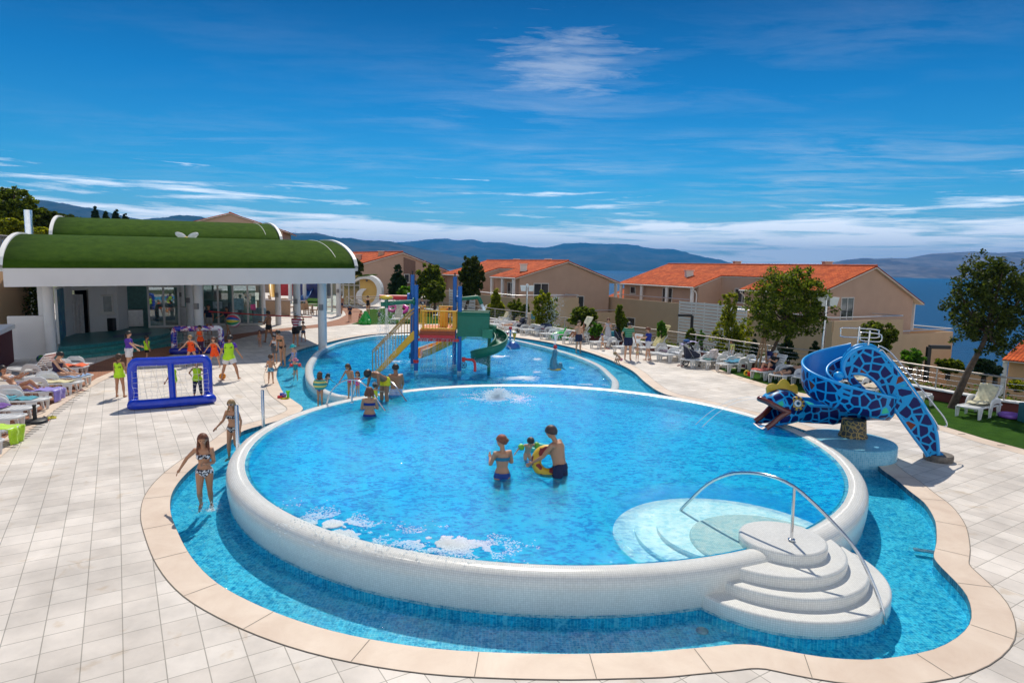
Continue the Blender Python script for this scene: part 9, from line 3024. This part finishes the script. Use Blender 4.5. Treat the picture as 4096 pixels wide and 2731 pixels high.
def foam_patch(c, rx, ry, n_, rz=0.0, hmax=0.10, r0=0.035, z=0.47):
 """Churned white water: flat flecks, thick in the middle, torn at the edge."""
 mb_ = MB()
 R_ = Matrix.Rotation(rz, 3, 'Z')
 for _ in range(n_):
  a_, d_ = rw_.uniform(0, 2 * pi), abs(rw_.gauss(0, 0.50))
  q = Vector((cos(a_) * d_ * rx, sin(a_) * d_ * ry, 0))
  nn_ = noise2(q.x * 2 + c.x, q.y * 2, 1.4, 3)
  if nn_ < -0.22 + 0.35 * (d_ - 0.4):
   continue
  p = Vector((c.x, c.y, z)) + R_ @ q
  hh = hmax * max(0, 1 - d_ * 1.6) * rw_.random()
  s_ = r0 * rw_.uniform(0.4, 1.3)
  k = len(mb_.v)
  m_ = 6
  mb_.v += [p + Vector((cos(2 * pi * j / m_) * s_ * rw_.uniform(0.7, 1.5), sin(2 * pi * j / m_) * s_ * rw_.uniform(0.5, 1.1), 0.002)) for j in range(m_)] + [p + Vector((0, 0, 0.008 + hh))]
  mb_.f += [(k + j, k + (j + 1) % m_, k + m_) for j in range(m_)]
  mb_.sm += [True] * m_
 return mb_
for (x_, y_, rx_, ry_, n_, rz_, hm_, z) in ((1360, 2110, 1.15, 0.50, 4200, -0.55, 0.025, 0.465), (1790, 2175, 1.1, 0.48, 4200, -0.2, 0.025, 0.465), (1990, 1590, 1.2, 0.9, 3600, 0, 0.02, 0.465), (2330, 1538, 1.0, 0.22, 500, 0.0, 0.01, 0.04), (2090, 1512, 1.1, 0.8, 900, 0, 0.03, 0.04), (1988, 1425, 0.9, 0.7, 500, 0, 0.03, 0.04), (2152, 1437, 0.35, 0.5, 160, 0, 0.02, 0.04), (1590, 1447, 0.9, 0.6, 320, 0, 0.02, 0.04), (838, 2040, 0.35, 0.3, 60, 0.3, 0.01, -0.08), (2285, 1472, 0.3, 0.3, 90, 0, 0.02, 0.04), (2150, 1488, 0.3, 0.3, 90, 0, 0.01, 0.04)):
 tag(foam_patch(at(x_, y_, z), rx_, ry_, int(n_ * (2.6 if y_ > 1560 else 1.2)), rz_, hm_, 0.013 if y_ > 1560 else 0.045, z + 0.004).build('foam', FOAM), kind='stuff')
# bubbling jet in the large pool
mb = MB()
jc = at(1990, 1590, 0.47)
for _ in range(1500):
 a_, d_ = rw_.uniform(0, 2 * pi), abs(rw_.gauss(0, 0.22))
 zz_ = (0.20 + 0.12 * noise2(a_, d_ * 9)) * max(0, 1 - (d_ / 0.55) ** 2) * rw_.uniform(0.2, 1.3)
 drop(mb, Vector((jc.x + cos(a_) * d_ * 1.4, jc.y + sin(a_) * d_, 0.47 + zz_)), rw_.uniform(0.008, 0.024), 0.8)
tag(mb.build('bubbling_jet', FOAM), kind='stuff')
# falling water under the mushroom
mb = MB()
mc_ = A_(427, 556, 26.1)
for _ in range(1300):
 a_, zz_ = rw_.uniform(0, 2 * pi), rw_.random() ** 0.8
 spd = 0.29 + 0.10 * zz_ + rw_.gauss(0, 0.03 + 0.05 * zz_)
 drop(mb, Vector((mc_.x + cos(a_) * spd, mc_.y + sin(a_) * spd, mc_.z - zz_ * (mc_.z - 0.05))), rw_.uniform(0.005, 0.013), rw_.uniform(1, 3))
tag(mb.build('falling_water', FOAM), kind='stuff')
# curtain from the water tray
mb = MB()
for i in range(46):
 x_ = px0 + 0.02 + (px1 - px0 - 0.04) * rw_.random()
 z1 = PZ - 0.33
 z0 = rw_.uniform(0.05, 0.9) if rw_.random() < 0.6 else 0.04
 pts = [Vector((x_ + 0.03 * sin(3.3 * j + i), py0 - 0.02 - 0.05 * j / 8, z1 + (z0 - z1) * j / 8)) for j in range(9)]
 mb.tube(pts, [0.003 + 0.003 * rw_.random() for _ in range(9)], 4)
for _ in range(420):
 drop(mb, Vector((rw_.uniform(px0, px1), py0 - 0.06 + rw_.gauss(0, 0.03), rw_.uniform(0.05, 1.2))), rw_.uniform(0.004, 0.011), 1.8)
tag(mb.build('water_curtain', FOAM), kind='stuff')
# splashes round the green slide
mb = MB()
for (cx_, cy_, Y, rx_, rz_, n_) in ((1715, 1075, 27.4, 0.24, 0.16, 420), (1600, 1300, 26.5, 0.28, 0.14, 420), (1660, 1340, 26.5, 0.3, 0.10, 200)):
 c_ = A_(cx_, cy_, Y)
 for _ in range(n_):
  drop(mb, c_ + Vector((rw_.gauss(0, rx_), rw_.gauss(0, 0.12), rw_.gauss(0, rz_))), rw_.uniform(0.004, 0.013), 1.2)
for (p0, p1, hh, n_) in (((1600, 1085), (1465, 1285), 0.25, 110), ((1800, 1110), (1900, 1180), 0.1, 60)):
 a_, b_ = A_(p0[0], p0[1], 26.8), A_(p1[0], p1[1], 26.4)
 for i in range(n_):
  k_ = rw_.random()
  drop(mb, a_.lerp(b_, k_) + Vector((0, 0, hh * 0.8 * k_ * (1 - k_) * 4)) + Vector((rw_.gauss(0, 0.012),) * 3), rw_.uniform(0.006, 0.014), 1.2)
tag(mb.build('splash_drops', FOAM), kind='stuff')
# green pipe outlet
mb = MB()
a_, b_ = A_(1545, 640, 28.0), A_(1582, 738, 28.0)
mb.tube([a_, a_.lerp(b_, 0.5) + Vector((0.03, 0, 0.03)), b_], [0.07, 0.06, 0.055], 8)
tag(mb.build('water_jet', FOAM), kind='stuff')
# fountain spray behind the seal, thin jets above the seal's ball
mb = MB()
fc = Vector((1.87, 27.6, 0))
for _ in range(1000):
 k_ = rw_.random()
 z_ = 1.15 + 2.2 * k_
 sp2 = 0.03 + 0.26 * sin(pi * min(1, k_ * 0.85)) ** 1.3
 drop(mb, Vector((fc.x + rw_.gauss(0, sp2), fc.y + rw_.gauss(0, sp2), z_)), rw_.uniform(0.003, 0.011), 1.6)
tag(mb.build('fountain_spray', FOAM), kind='stuff')
mb = MB()
for s_ in (-1, 0, 1):
 mb.tube(spline([c_0 for c_0 in [Vector((1.90, 27.55, 1.12)), Vector((1.90 + s_ * 0.05, 27.55, 1.5)), Vector((1.92 + s_ * 0.10, 27.5, 1.62)), Vector((1.92 + s_ * 0.16, 27.5, 1.35))]], n=4), 0.008, 5)
tag(mb.build('seal_jets', FOAM), kind='stuff')
mb = MB()
for _ in range(160):
 drop(mb, at(832, 2040, -0.05) + Vector((rw_.gauss(0, 0.12), rw_.gauss(0, 0.08), abs(rw_.gauss(0, 0.12)))), rw_.uniform(0.003, 0.009), 1.4)
tag(mb.build('splash_drops', FOAM), kind='stuff')
# thin jets from the snake's lip
mb = MB()
for dy, L_ in ((0.0, 1.5), (0.25, 1.6)):
 p0 = Vector((6.48, 16.15 + dy, 1.20))
 mb.tube([p0 + Vector((-L_ * i / 12, -0.1 * i / 12, 0.22 * (i / 12) - 0.95 * (i / 12) ** 2)) for i in range(13)], 0.006, 5)
tag(mb.build('lip_jets', FOAM), kind='stuff')
# sheet of spill over the rim at the front
mb = MB()
for _ in range(260):
 a_ = radians(rw_.uniform(232, 262))
 r_ = RIM_R + rw_.uniform(-0.22, 0.12)
 p = Vector((RIM_C.x + r_ * cos(a_), RIM_C.y + r_ * sin(a_), 0.502 - 0.9 * max(0, abs(r_ - RIM_R) - 0.06) ** 1.2))
 drop(mb, p, rw_.uniform(0.006, 0.02), 0.5)
tag(mb.build('spill_foam', FOAM), kind='stuff')
